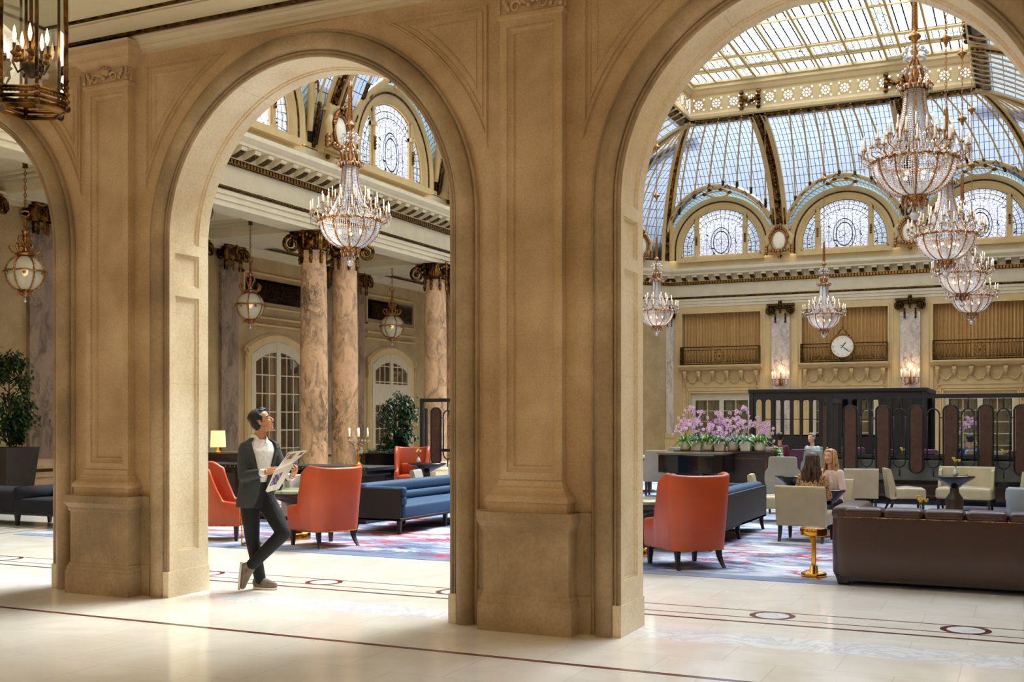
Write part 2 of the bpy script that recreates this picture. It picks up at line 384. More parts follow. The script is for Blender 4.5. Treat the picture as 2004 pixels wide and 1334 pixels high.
for pc in PIERS:
    for side in (0,1):
        Y0,sg=(7.945,-1) if side==0 else (YB,1)
        def yy(p): return Y0+sg*p
        def bx(b,hw,p,z0,z1,pl=-.02): b.box(pc-hw,pc+hw,min(yy(p),yy(pl)),max(yy(p),yy(pl)),z0,z1)
        def ringed(b,steps):
            """steps (half width, projection, z) lofted up: the three visible faces"""
            b.loft([[(pc-h,yy(-.02),z),(pc-h,yy(p),z),(pc+h,yy(p),z),(pc+h,yy(-.02),z)] for h,p,z in steps],closed=False,smooth=False)
        ped=B()
        ringed(ped,[(.395,.225,0),(.395,.225,.215),(.385,.215,.225),(.385,.215,.255),(.372,.2,.27),(.372,.2,.285),(.36,.19,.295),(.36,.19,.775),(.375,.205,.79),(.375,.205,.815),(.385,.215,.83),(.4,.235,.86),(.4,.235,.93),(.2,0,.93)])
        # lower wall dado each side
        ringed(ped,[(.49,.05,0),(.49,.05,.225),(.49,.04,.24),(.49,.04,.285),(.49,.025,.295),(.49,.025,.8),(.49,.04,.83),(.49,.05,.86),(.49,.05,.93),(.4,.0,.93)])
        # incised panel line
        yp=yy(.1905)
        for x0,x1,z0,z1 in ((-.24,.24,.70,.706),(-.24,.24,.34,.346),(-.243,-.237,.34,.706),(.237,.243,.34,.706)):
            ped.mi=1; ped.box(pc+x0,pc+x1,yp-.001,yp+.001,z0,z1); ped.mi=0
        ped.obj('pier_pedestal',['lime_dark','lime_dark'],wall)
        pb=B()
        ringed(pb,[(.335,.17,.93),(.335,.17,1.0),(.345,.18,1.005),(.35,.185,1.03),(.335,.17,1.055),(.31,.14,1.08),(.295,.125,1.10),(.295,.125,1.115),(.28,.11,1.13),(.268,.1,1.17)])
        # shaft with nested recessed panel
        P0,zb,zt=.09,1.17,4.80
        def frame(hw0,z00,z01,p0,hw1,z10,z11,p1):
            o=[(pc-hw0,yy(p0),z00),(pc+hw0,yy(p0),z00),(pc+hw0,yy(p0),z01),(pc-hw0,yy(p0),z01)]
            i=[(pc-hw1,yy(p1),z10),(pc+hw1,yy(p1),z10),(pc+hw1,yy(p1),z11),(pc-hw1,yy(p1),z11)]
            pb.add(o+i,[(k,(k+1)%4,4+(k+1)%4,4+k) for k in range(4)],smooth=False)
        pb.loft([[(pc-.265,yy(-.02),z),(pc-.265,yy(P0),z),(pc-.265,yy(P0),z)] for z in (zb,zt)],closed=False,smooth=False)
        pb.loft([[(pc+.265,yy(-.02),z),(pc+.265,yy(P0),z)] for z in (zb,zt)],closed=False,smooth=False)
        st=[(.265,1.17,4.80,.09),(.205,1.235,4.735,.09),(.205,1.235,4.735,.078),(.19,1.25,4.72,.078),(.175,1.265,4.705,.062),(.16,1.28,4.69,.062),(.155,1.285,4.685,.045)]
        for u,v in zip(st,st[1:]): frame(u[0],u[1],u[2],u[3],v[0],v[1],v[2],v[3])
        h,z0,z1,p=st[-1]; pb.add([(pc-h,yy(p),z0),(pc+h,yy(p),z0),(pc+h,yy(p),z1),(pc-h,yy(p),z1)],[(0,1,2,3)])
        # neck, capital, abacus
        ringed(pb,[(.265,.09,4.79),(.285,.11,4.80),(.285,.11,4.825),(.272,.1,4.84),(.27,.095,4.96),(.285,.11,4.975),(.335,.16,5.03),(.345,.17,5.035),(.35,.175,5.06),(.38,.205,5.11),(.385,.21,5.16)])
        pb.obj('pier_pilaster','lime',wall)
        if side==0:
            cp=B(); cp.smooth=True
            yo=yy(.11)
            # shell palmette with side scrolls, and corner leaves
            for k in range(7):
                a=PI*(.12+.76*k/6); L=.085 if k in (0,6) else .1
                cp.tube([(pc+.01*cos(a),yo,4.885),(pc+.6*L*cos(a),yo-.03,4.885+.6*L*sin(a)),(pc+L*cos(a),yo-.012,4.885+L*sin(a))],[.006,.016,.008],6)
            cp.ball((pc,yo-.02,4.875),.02,8)
            for s in (-1,1):
                pts=[]
                for k in range(16):
                    t=k/15; r=.05*(1-t*.75); a=PI*.9-t*PI*2.2
                    pts.append((pc+s*(.115+r*cos(a)),yo-.012,4.875+r*sin(a)))
                cp.tube(pts,[.013-.007*k/15 for k in range(16)],6)
                for q in range(3):
                    cp.ball((pc+s*(.18+.018*q),yo-.005,4.87+.03*q),.018,6,1.5)
                for q in range(4):
                    cp.ball((pc+s*.262,yo+.0,4.86+.028*q),.02-.002*q,6,1.2)
                    cp.ball((pc+s*.275,yo+.05,4.86+.028*q),.02-.002*q,6,1.2)
            cp.obj('capital_ornament','lime',wall)
# spandrel panels: raised bead along a curved triangle
def spandrel(pc,s,y,cx):
    Rr=1.86; xv=pc+s*.41; zt=4.98
    def tri(d):
        X=pc+s*(.41+d); R=Rr+d; Z=zt-d
        # tip where circle meets x=X
        dx=abs(cx-X); zz=SPR+sqrt(max(0,R*R-dx*dx)) if dx<R else SPR
        # end where circle meets Z
        ze=Z-SPR; xe=sqrt(max(0,R*R-ze*ze)); xe=cx-s*xe
        a0=math.atan2(zz-SPR,-s*dx); a1=math.atan2(ze,xe-cx)
        arc=[(cx+R*cos(a0+(a1-a0)*k/24),SPR+R*sin(a0+(a1-a0)*k/24)) for k in range(25)]
        return [(X,Z)]+arc
    b=B()
    for d0,d1,h in ((0,.026,.022),(.045,.065,.012),(.10,.12,.010)):
        A=tri(d0);D=tri(d1)
        b.loft([[(x,y,z) for x,z in A],[(x,y-h,z) for x,z in tri(d0*.7+d1*.3)],[(x,y-h,z) for x,z in tri(d0*.3+d1*.7)],[(x,y+.0,z) for x,z in D]],smooth=False)
    b.obj('spandrel_moulding','lime',wall)
for pc in PIERS:
    for s in (-1,1):
        cx=pc+s*2.2
        spandrel(pc,s,7.945,cx)
# corridor cornice + ceiling
b=B(); prof=[(-.02,5.085),(.02,5.09),(.02,5.108),(.05,5.118),(.07,5.145),(.07,5.152),(.10,5.165),(.125,5.185),(.125,5.195),(.15,5.20),(.15,5.23)]
b.loft([[(x,7.945-o,z) for o,z in prof] for x in (-24,8)],closed=False,smooth=False)
for pc in PIERS: b.box(pc-.39,pc+.39,7.72,7.95,5.16,5.175)
struct(b.obj('trim_1','cornice'))
b=B(); b.box(-24,8,-4.5,7.95,5.22,5.6)
b.mi=1
for yv in (7.715,.5): b.box(-24,8,yv,yv+.042,5.195,5.225)
for q in range(-5,2):
    xa=-8.12+4.4*q; xb=xa+4.0
    for a_,b_,c_,d_ in ((xa,xb,7.3,7.33),(xa,xb,1.0,1.03),(xa,xa+.03,1.0,7.33),(xb,xb+.03,1.0,7.33)): b.box(a_,b_,c_,d_,5.2,5.225)
b.mi=0
for yv in (7.40,.85): b.box(-24,8,yv,yv+.06,5.205,5.225)
struct(b.obj('ceiling',['cornice','dkgold']))
b=B(); b.box(-24,8,-4.7,-4.5,0,5.6); b.box(-24.2,-24,-4.7,8,0,5.6); b.box(8,8.2,-4.7,8,0,5.6); struct(b.obj('wall_south','lime'))
# ================================================================= FLOOR
s=N('marble_floor'); co_=s.coord(); sep=s.n('SeparateXYZ',{0:co_}).outputs; X_,Y_=sep[0],sep[1]
def band(v,a,bb): return s.math('MULTIPLY',s.math('GREATER_THAN',v,a),s.math('LESS_THAN',v,bb))
def mx(*a):
    r=a[0]
    for q in a[1:]: r=s.math('MAXIMUM',r,q)
    return r
br=s.n('TexBrick',{'Vector':co_,'Scale':1.0,'Mortar Size':.004,'Brick Width':.75,'Row Height':.62,'Color1':(1,1,1,1),'Color2':(.93,.92,.9,1),'Mortar':(.7,.66,.6,1)})
n1=s.noise(1.1,7,dist=2).outputs[0]
base=s.ramp(n1,[(.3,lin('e4ddd0')),(.5,lin('ebe6db')),(.72,lin('f2efe8'))])
base=s.mix(.6,base,br.outputs[0],'MULTIPLY')
wv=s.noise(2.2,9,rough=.7,dist=1.5).outputs[0]
wm=s.ramp(s.math('ABSOLUTE',s.math('SUBTRACT',wv,.5)),[(0,lin('d4d7da')),(.05,lin('f0f2f3'))])
col=s.mix(band(Y_,7.98,8.42),base,wm)
cream=lin('ddd1b9')
# circles with pitch 1.505 on Y=9.32
fx=s.math('SUBTRACT',s.math('FRACT',s.math('DIVIDE',s.math('ADD',X_,6.43+.7525),1.505)),.5); fx=s.math('MULTIPLY',fx,1.505)
dy=s.math('SUBTRACT',Y_,9.32)
rr=s.math('SQRT',s.math('ADD',s.math('MULTIPLY',fx,fx),s.math('MULTIPLY',dy,dy)))
lines=mx(band(Y_,6.86,6.92),band(Y_,8.91,8.965),band(Y_,9.135,9.165),band(Y_,9.475,9.505))
inC=s.math('LESS_THAN',rr,.19)
ring=band(rr,.14,.19)
# side border beside the court carpet (runs in depth)
sx=s.math('MULTIPLY',mx(band(X_,-13.75,-13.72),band(X_,-13.4,-13.37),band(X_,-13.95,-13.9)),s.math('GREATER_THAN',Y_,9.32))
lines=mx(s.math('MULTIPLY',lines,s.math('GREATER_THAN',X_,-13.95)),sx,band(Y_,6.86,6.92))
wine=s.ramp(s.noise(14,3).outputs[0],[(.35,lin('4e2a2a')),(.65,lin('7a4a46'))])
col=s.mix(lines,col,wine); col=s.mix(inC,col,wm); col=s.mix(ring,col,wine)
rg=s.math('MULTIPLY_ADD',s.noise(3,3).outputs[0],.10,.07)
M['floor']=s.pbr(col,rg)
b=B(); b.box(-26,10,-4.7,46,-.2,0); struct(b.obj('floor','floor'))
# ---- court carpet
s=N('abstract_carpet'); v=s.n('Mapping',{0:s.coord(),3:(.55,1.0,1)}).outputs[0]
n1=s.noise(1.1,7,v,.68,1.2).outputs[0]; n2=s.noise(.8,6,s.n('Mapping',{0:s.coord(),1:(5,9,0),3:(.6,1.3,1)}).outputs[0],.6,1.5).outputs[0]
c=s.ramp(n1,[(.36,lin('323d5a')),(.44,lin('6a789a')),(.52,lin('b4bdd0')),(.64,lin('e8ebef'))])
nb=s.noise(.5,3).outputs[0]; c=s.mix(s.ramp(nb,[(.5,(0,0,0,1)),(.6,(.5,.5,.5,1))]),c,lin('8f9cbc'))
red=s.ramp(s.math('ABSOLUTE',s.math('SUBTRACT',n2,.52)),[(.0,(1,1,1,1)),(.02,(1,1,1,1)),(.03,(0,0,0,1))])
g=s.ramp(s.noise(.45,2,s.n('Mapping',{0:s.coord(),1:(3,1,0)}).outputs[0]).outputs[0],[(.5,(0,0,0,1)),(.56,(1,1,1,1))])
c=s.mix(s.mix(1,red,g,'MULTIPLY'),c,lin('a83a52'))
sp=s.n('SeparateXYZ',{0:s.coord()}).outputs
ed=s.math('LESS_THAN',sp[1],11.55); c=s.mix(s.math('MULTIPLY',ed,.8),c,lin('6f7f9e'))
M['carpet']=s.pbr(c,.95,bump=s.noise(120,2).outputs[0],bstr=.3)
b=B(); b.rbox(-13.1,1.6,11.28,40.5,.0005,.006,.002,2)
tag(b.obj('carpet','carpet'),'pale blue and white abstract court carpet with red blotches','carpet')
# ================================================================= COURT SHELL
XL,XR,YW=-15.2,2.9,43.0
CP=[(XL,YB),(XL,40.75),(-12.95,YW),(.65,YW),(XR,40.75),(XR,YB)]
ent=thing('trim_2','','x'); del ent['label']; del ent['category']; struct(ent)
b=B(); sweep(b,CP,[(-.62,6.12),(0,6.12),(0,6.24),(.03,6.245),(.03,6.36),(.06,6.365),(.06,6.455)]); 
sweep(b,CP,[(.04,6.545),(.02,6.56),(.0,6.58),(0,7.02)])
sweep(b,CP,[(.1,7.14),(.1,7.34),(.46,7.36),(.46,7.42),(.5,7.45),(.56,7.52),(.56,7.62),(.1,7.66),(.1,7.70),(0.02,7.72),(.02,8.02)])
# soffit panel behind the beam toward the aisle
sweep(b,CP,[(-.62,6.12),(-.62,7.2)])
b.obj('entablature','cream',ent)
b=B(); sweep(b,CP,[(.06,6.455),(.085,6.465),(.095,6.5),(.085,6.535),(.04,6.545)]); b.obj('bead_moulding','dkgold',ent)
# egg and dart strip: teeth
def along(p0,p1,pitch,fn):
    d=Vector((p1[0]-p0[0],p1[1]-p0[1])); L=d.length; n=int(L/pitch); d/=L
    for i in range(n):
        t=(i+.5)*L/n; fn(p0[0]+d.x*t,p0[1]+d.y*t,math.atan2(d.y,d.x))
b=B(); sweep(b,CP,[(0,7.02),(.02,7.03),(.06,7.13),(.1,7.14)]); b.obj('egg_band','dkgold',ent)
b=B()
b2=B()
for p0,p1 in zip(CP,CP[1:-1]):
    def f(x,y,a):
        b.at(x,y,0,rz=a); b.box(-.036,.036,-.10,-.03,7.035,7.13)
    along(p0,p1,.11,f)
    def g(x,y,a):
        b2.at(x,y,0,rz=a); b2.mi=0
        b2.prism([(-.1,7.17),(-.16,7.17),(-.30,7.22),(-.42,7.28),(-.44,7.35),(-.1,7.35)],-.095,.095,'x')
        b2.mi=1
        b2.prism([(-.12,7.16),(-.17,7.155),(-.32,7.21),(-.40,7.262),(-.38,7.275),(-.12,7.2)],-.085,.085,'x')
    along(p0,p1,.445,g)
b.obj('egg_row','gold',ent)['kind']='stuff'
b2.obj('modillion_row',['cream','dkgold'],ent)['kind']='stuff'
# corner chamfer walls + right wall + back wall + upper walls
b=B()
b.add([(XL-.0,40.75,0),(-12.95,YW,0),(-12.95,YW,6.15),(XL,40.75,6.15)],[(0,1,2,3)])
b.add([(.65,YW,0),(XR,40.75,0),(XR,40.75,6.15),(.65,YW,6.15)],[(0,1,2,3)])
b.box(-14.6,-13.9,40.6,42,0,.01)
struct(b.obj('wall_corner','stonewall'))
b=B(); b.box(XR,XR+.3,YB,40.8,0,8.02); struct(b.obj('wall_right','stonewall'))
b=B(); b.box(-19,8,8.2,YB-.01,5.3,12.8); struct(b.obj('wall_upper','cream'))
# ================================================================= AISLE behind the colonnade
XW=-18.7; COLX=-15.45; PAIRS=[10.55,16.6,22.65,28.7,34.75]
b=B(); b.box(XW-.3,XW,6,41.2,0,6.6)
struct(b.obj('wall_left','stonewall'))
b=B(); b.box(XW,XL-.02,40.76,41.2,0,6.6)
struct(b.obj('wall_aisle_end','stonewall'))
b=B(); b.box(XW,XL-.6,8,41,6.53,6.8)
# coffer mouldings
for k in range(len(PAIRS)):
    y=PAIRS[k]
    b.box(XW,XL-.5,y-.95,y+.95,6.14,6.53); 
    for d in (.95,1.03,1.11): b.box(XW,XL-.5,y+d,y+d+.04,6.3+(d-.95),6.53); b.box(XW,XL-.5,y-d-.04,y-d,6.3+(d-.95),6.53)
    y0,y1=y+1.2,y+6.05-1.2
    for i,(o,z) in enumerate(((0,6.3),(.1,6.38),(.2,6.45))):
        b.box(XW,XW+.25+o,y0,y1,z,6.53); b.box(XL-.95-o,XL-.6,y0,y1,z,6.53)
for i in range(3): b.box(XW,XW+.12+.1*i,8,40.8,6.0+.06*i,6.06+.06*i)
struct(b.obj('trim_3','cream'))
# ================================================================= COLUMNS
def capital(b,r,h,flat=False):
    """angled ionic capital: bottom at z=0, top at z=h; r = shaft radius"""
    w=r*1.38
    b.smooth=False
    b.loft([[( sx*q,sy*q,z) for sx,sy in ((-1,-1),(1,-1),(1,1),(-1,1))] for q,z in ((w*.8,h*.88),(w*.92,h*.94),(w*.95,h*.95),(w*.95,h))],caps=True,smooth=False)
    b.lathe([(r*1.0,h*.42),(r*1.1,h*.46),(r*1.12,h*.52),(r*1.22,h*.62),(r*1.1,h*.72),(r*1.15,h*.88)],24)
    for k in range(4):
        a=PI/4+k*PI/2; dx,dy=cos(a),sin(a); R0=w*1.22
        pts=[];rad=[]
        for i in range(26):
            t=i/25; rr=h*.30*(1-.82*t); an=PI*.75-t*PI*3.4
            pts.append((dx*(R0+rr*cos(an)),dy*(R0+rr*cos(an)),h*.60+rr*sin(an))); rad.append(h*.066*(1-.5*t))
        b.tube(pts,rad,6)
        b.ball((dx*R0,dy*R0,h*.60),h*.07,8)
        for sd in (-1,1):   # thickness of the scroll
            b.tube([(p[0]-dy*sd*h*.07,p[1]+dx*sd*h*.07,p[2]) for p in pts[::2]],[q*.9 for q in rad[::2]],5)
        b.tube([(dx*R0,dy*R0,h*.84),(dx*r*1.1,dy*r*1.1,h*.78)],h*.07,6)
    for k in range(4):      # centre leaf / mask on each face and garland
        a=k*PI/2; dx,dy=cos(a),sin(a)
        for q in range(5):
            b.ball((dx*w*1.0,dy*w*1.0,h*(.98-.12*q)),h*(.085-.008*q),6,1.2)
        for sd in (-1,1):
            for q in range(3):
                b.ball((dx*w*.97-dy*sd*h*.13*(q+1),dy*w*.97+dx*sd*h*.13*(q+1),h*(.86-.07*q)),h*.055,6)
    for k in range(8):      # hanging drops
        a=PI/8+k*PI/4; dx,dy=cos(a)*r*1.06,sin(a)*r*1.06
        for q in range(5): b.ball((dx,dy,h*(.42-.10*q)),h*(.072 if q%2 else .055),7,1.1)
def column_base(b,r):
    b.box(-r*1.35,r*1.35,-r*1.35,r*1.35,0,.16)
    b.lathe([(r*1.34,.16),(r*1.36,.2),(r*1.3,.25),(r*1.16,.27),(r*1.12,.32),(r*1.2,.35),(r*1.2,.38),(r*1.02,.41),(r,.44)],32)
def make_column():
    t=thing('marble_column','x','column')
    b=B(); column_base(b,.335); b.obj('column_base','lime_light',t)
    b=B(); b.lathe([(.335,.44),(.335,1.8),(.325,3.6),(.305,5.3),(.305,5.62),(.32,5.64),(.32,5.67)],40); b.obj('shaft','peach',t)
    b=B(); capital(b,.315,.74); o=b.obj('capital','bronze',t); o.location=(0,0,5.38)
    return t
col0=make_column(); first=True
COLS=[(21.97,'peach marble column behind the standing man, left one of the front pair'),(23.3,'peach marble column with dark patches, right one of the pair behind the orange wing chair'),
(28.0,'peach marble column half hidden by the right edge of the middle archway'),(29.3,'peach marble column farther along the side colonnade, behind the stone pier'),
(15.9,'side colonnade column seen past the left archway, nearer one'),(17.2,'side colonnade column hidden behind the left stone pier'),(34.1,'far side colonnade column before the clock wall corner'),(35.4,'farthest side colonnade column near the clock wall corner')]
for y,l in COLS:
    if first: col0.location=(COLX,y,0); col0['label']=l; first=False
    else: dup(col0,(COLX,y,0),y,l)
for c_ in bpy.data.objects:
    if c_.get('category')=='column': c_['group']='marble columns of the side colonnade'
# wall pilasters in the aisle
def make_pil():
    t=thing('marble_pilaster','x','pilaster')
    b=B(); b.box(.0,.16,-.44,.44,0,.55); b.box(.0,.2,-.47,.47,.45,.5); b.loft([[(.0,-h,z),(p,-h,z),(p,h,z),(.0,h,z)] for h,p,z in ((.46,.19,.62),(.47,.2,.68),(.42,.15,.74),(.40,.13,.78),(.34,.1,.82))],closed=False,smooth=False); b.obj('pilaster_base','lime',t)
    b=B(); b.box(.0,.1,-.33,.33,.82,5.6); b.obj('shaft','brownmarble',t)
    b=B(); capital(b,.3,.62); o=b.obj('capital','bronze',t); o.location=(.2,0,5.5); o.scale=(.30,1,1)
    return t
p0=make_pil(); first=True
for y,l in ((22.75,'brown marble wall pilaster right beside the standing man\'s head'),(21.35,'brown marble wall pilaster mostly behind the reveal of the middle archway'),
 (28.8,'brown marble wall pilaster seen between the second column and the hanging lantern'),(27.3,'brown marble wall pilaster hidden behind the paired columns'),
 (16.75,'brown marble wall pilaster in the left archway with its stone base showing'),(15.2,'brown marble wall pilaster at the far left edge behind the potted tree')):
    if first: p0.location=(XW,y,0); p0['label']=l; p0['group']='marble pilasters on the aisle wall'; first=False
    else: dup(p0,(XW,y,0),0,l)
# ================================================================= AISLE french doors and grilles (wall faces +X)
DY=[12.6,18.75,24.85,30.85,36.9]
for i,y in enumerate(DY):
    t=thing('door_%d'%(i+1),'','x'); del t['label']; del t['category']; struct(t)
    b=B()
    def archz(x,hw,z,rise): return z+rise*(1-(x/hw)**2)
    # stone surround with segmental head
    K=16
    for o0,o1,p0_,p1_ in ((1.18,1.36,.05,.1),(1.36,1.42,.1,.03)):
        A=[(o0,0)]+[(o0*(1-2*k/K),3.35+(o0-1.18)+.42*(1-(1-2*k/K)**2)) for k in range(K+1)]+[(-o0,0)]
        D=[(o1,0)]+[(o1*(1-2*k/K),3.35+(o1-1.18)+.42*(1-(1-2*k/K)**2)) for k in range(K+1)]+[(-o1,0)]
        b.loft([[(XW+p0_-.06,y+a,z) for a,z in A],[(XW+p0_,y+a,z) for a,z in A],[(XW+p1_,y+a,z) for a,z in D],[(XW-.01,y+a,z) for a,z in D]],closed=False,smooth=False)
    for s_ in (-1,1):   # scroll brackets at the arch shoulders
        pts=[(XW+.1,y+s_*(1.42+.1*(1-k/14*.8)*cos(k/14*7)),3.45+.14*(1-k/14*.8)*sin(k/14*7)) for k in range(15)]
        b.tube(pts,.03,6); b.tube([(XW+.08,y+s_*1.46,3.35),(XW+.08,y+s_*1.42,3.1),(XW+.08,y+s_*1.47,2.95)],.03,6)
    b.obj('door_surround','cream2',t)
    f=B()
    hw=1.18
    def zt(a): return 3.35+.42*(1-(a/hw)**2)
    def bar(a0,a1,z0,z1,d=.045,top=False):
        f.add([(XW+d,y+a0,z0),(XW+d,y+a1,z0),(XW+d,y+a1,zt(a1) if top else z1),(XW+d,y+a0,zt(a0) if top else z1),
               (XW-.0,y+a0,z0),(XW,y+a1,z0),(XW,y+a1,zt(a1) if top else z1),(XW,y+a0,zt(a0) if top else z1)],
               [(0,1,2,3),(0,3,7,4),(1,5,6,2),(2,6,7,3),(0,4,5,1)])
    n_=12
    for a in (-1.18,-.09,1.0): 
        f_w=.18; bar(a,a+f_w,.0,0,.068,True)
    for k in range(n_):   # arched top rail
        a0=-hw+2*hw*k/n_; a1=a0+2*hw/n_
        f.add([(XW+.06,y+a0,zt(a0)-.28),(XW+.06,y+a1,zt(a1)-.28),(XW+.06,y+a1,zt(a1)),(XW+.06,y+a0,zt(a0)),(XW,y+a0,zt(a0)-.28),(XW,y+a1,zt(a1)-.28)],[(0,1,2,3),(0,4,5,1)])
    if i==3: bar(-1.18,1.18,2.35,2.78,.064); bar(-1.18,1.18,2.1,2.35,.055)
    bar(-1.18,1.18,0,.35,.062)
    for lo,hi in ((-1.0,-.09),(.09,1.0)):
        for q in (1,2): a=lo+(hi-lo)*q/3; bar(a-.015,a+.015,.35,0,.043,True)
        for q in range(1,7):
            z=.35+q*.5
            bar(lo,hi,z-.015,z+.015,.04)
    f.obj('door_frame','white',t)
    g=B(); g.add([(XW+.02,y-1.15,.1),(XW+.02,y+1.15,.1),(XW+.02,y+1.15,3.4),(XW+.02,y+.5,3.68),(XW+.02,y-.5,3.68),(XW+.02,y-1.15,3.4)],[(0,1,2,3,4,5)]); g.obj('pane','mirror',t)
    # grille panel above the door
    t=thing('ventilation_grille',['black fretwork grille over an aisle door outside the left arch','black fretwork grille over the aisle door behind the left pier','black fretwork grille left of the first peach column, behind a globe lantern','black fretwork grille over the arched door left of the third column, behind a globe lantern','black fretwork grille at the far end of the aisle wall'][i],'grille',(XW,y,5.12),0,'grilles above the aisle doors')
    b=B(); b.box(0,.05,-1.35,1.35,-.3,.3); b.box(0,.07,-1.3,1.3,-.25,.25); b.obj('frame','black',t)
    b=B()
    for k in range(34):
        for j in range(5):
            yy_=-1.2+k*.0727+(j%2)*.036; zz=-.18+j*.09
            b.tube([(.075,yy_+.03*cos(q*PI/3),zz+.038*sin(q*PI/3)) for q in range(6)],.006,4,closed=True)
    b.obj('fretwork','dkgold',t)
    b=B()
    for x0,x1,z0,z1 in ((-1.5,1.5,.42,.47),(-1.5,1.5,-.47,-.42),(-1.5,-1.45,-.47,.47),(1.45,1.5,-.47,.47)): b.box(0,.06,x0,x1,z0,z1)
    for z in (-.75,-.95): b.box(0,.09,-1.5,1.5,z,z+.05)
    b.obj('panel_moulding','cream2',t)
# ================================================================= CLOCK WALL (faces -Y)
BX=[-10.86,-6.14,-1.42]; HW=1.6
wb=thing('wall_back','','x'); del wb['label']; del wb['category']; struct(wb)
b=B()
xs=[-12.95]+[v for c_ in BX for v in (c_-HW,c_+HW)]+[.65]
for i in range(0,len(xs),2): b.box(xs[i],xs[i+1],YW,YW+.5,0,6.13)
for c_ in BX:
    b.box(c_-HW,c_+HW,YW,YW+.5,5.88,6.13)
    b.box(c_-HW,c_+HW,YW+.03,YW+.5,2.72,3.8)
    b.box(c_-HW,c_-1.22,YW+.02,YW+.5,0,2.8); b.box(c_+1.22,c_+HW,YW+.02,YW+.5,0,2.8)
    b.box(c_-HW,c_+HW,YW+.45,YW+.5,0,6)
    for s_ in (-1,1):
        b.box(c_+s_*(HW+.0)-.03,c_+s_*(HW+.0)+.03,YW-.05,YW+.03,0,5.95)
        b.box(c_+s_*(HW+.14)-.02,c_+s_*(HW+.14)+.02,YW-.03,YW+.03,0,6.05)
    b.box(c_-HW-.032,c_+HW+.032,YW-.054,YW+.03,5.86,5.952)
b.obj('wall_face','cream2',wb)
for c_ in BX:
    b=B(); b.loft([[(x,YW+.03-o,z) for o,z in ((0,3.56),(.1,3.57),(.25,3.62),(.3,3.68),(.42,3.70),(.45,3.74),(.45,3.79),(0,3.80))] for x in (c_-HW-.06,c_+HW+.06)],closed=False,smooth=False)
    b.box(c_-HW-.06,c_+HW+.06,YW-.0,YW+.3,3.57,3.8)
    b.add([(c_+s_*(HW+.06),YW+.03-o,z) for s_ in (1,) for o,z in ((0,3.56),(.25,3.62),(.45,3.74),(.45,3.79),(0,3.8))],[(0,1,2,3,4)])
    b.add([(c_-(HW+.06),YW+.03-o,z) for o,z in ((0,3.56),(.25,3.62),(.45,3.74),(.45,3.79),(0,3.8))],[(0,1,2,3,4)])
    b.obj('balcony_slab','cream2',wb)
    b=B(); b.smooth=True
    for k in range(6):
        x=c_-1.42+k*.568; big=k in (0,5)
        b.box(x-.07,x+.07,YW-.24,YW+.03,3.46,3.57); b.box(x-.06,x+.06,YW-.2,YW+.03,3.36,3.46)
        b.tube([(x,YW-.17,3.5),(x,YW-.19,3.4),(x,YW-.1,3.3),(x,YW-.02,3.2 if not big else 2.95)],[.05,.055,.04,.02],6)
        for s_ in (-1,1):
            pts=[(x+s_*(.06+.04*cos(q*.7)*(1-q/12)),YW-.02,3.17+.04*sin(q*.7)*(1-q/12)) for q in range(12)]; b.tube(pts,.012,5)
        if k<5:
            b.tube([(x+.08+q*.05,YW-.02,3.3-.2*sin(PI*q/8)) for q in range(9)],[.02+.02*sin(PI*q/8) for q in range(9)],6)
            for q in range(5): b.ball((x+.18+.05*q,YW-.03,3.13-.02*sin(PI*q/4)),.035,6)
    for s_ in (-1,1):
        for q in range(10): 
            b.ball((c_+s_*1.42+.03*(-1)**q,YW-.01,2.9-q*.1),.04*(1-q*.05),6)
    b.box(c_-1.5,c_+1.5,YW-.0,YW+.03,2.92,2.96)
    b.obj('frieze_relief','cream2',wb)
    b=B()
    for o,p,z in ((1.25,.05,2.72),(1.33,.03,2.8)):
        b.box(c_-o,c_+o,YW-p,YW+.03,z-.03,z+.03); b.box(c_-o-.03,c_-o+.03,YW-p,YW+.03,0,z); b.box(c_+o-.03,c_+o+.03,YW-p,YW+.03,0,z)
    b.obj('door_surround','cream2',wb)
names=['sand coloured pleated curtain behind the left balcony','sand coloured pleated curtain behind the clock','sand coloured pleated curtain behind the right balcony']
for i,c_ in enumerate(BX):
    b=B(); pts=[]
    random.seed(i+3)
    x=c_-HW; ph=0
    while x<=c_+HW+.001:
        ph+=random.uniform(.5,1.1); pts.append((x,YW+.30+.06*sin(ph*1.1)+.015*sin(ph*3.1))); x+=.018
    b.loft([[(px,py,z) for px,py in pts] for z in (3.8,4.4,5.2,5.9)],closed=False,smooth=True)
    tag(b.obj('curtain',plain('sand_curtain','c79f64',.8,var=.05) if i==0 else bpy.data.materials['sand_curtain']),names[i],'curtain',group='curtains in the balcony openings')
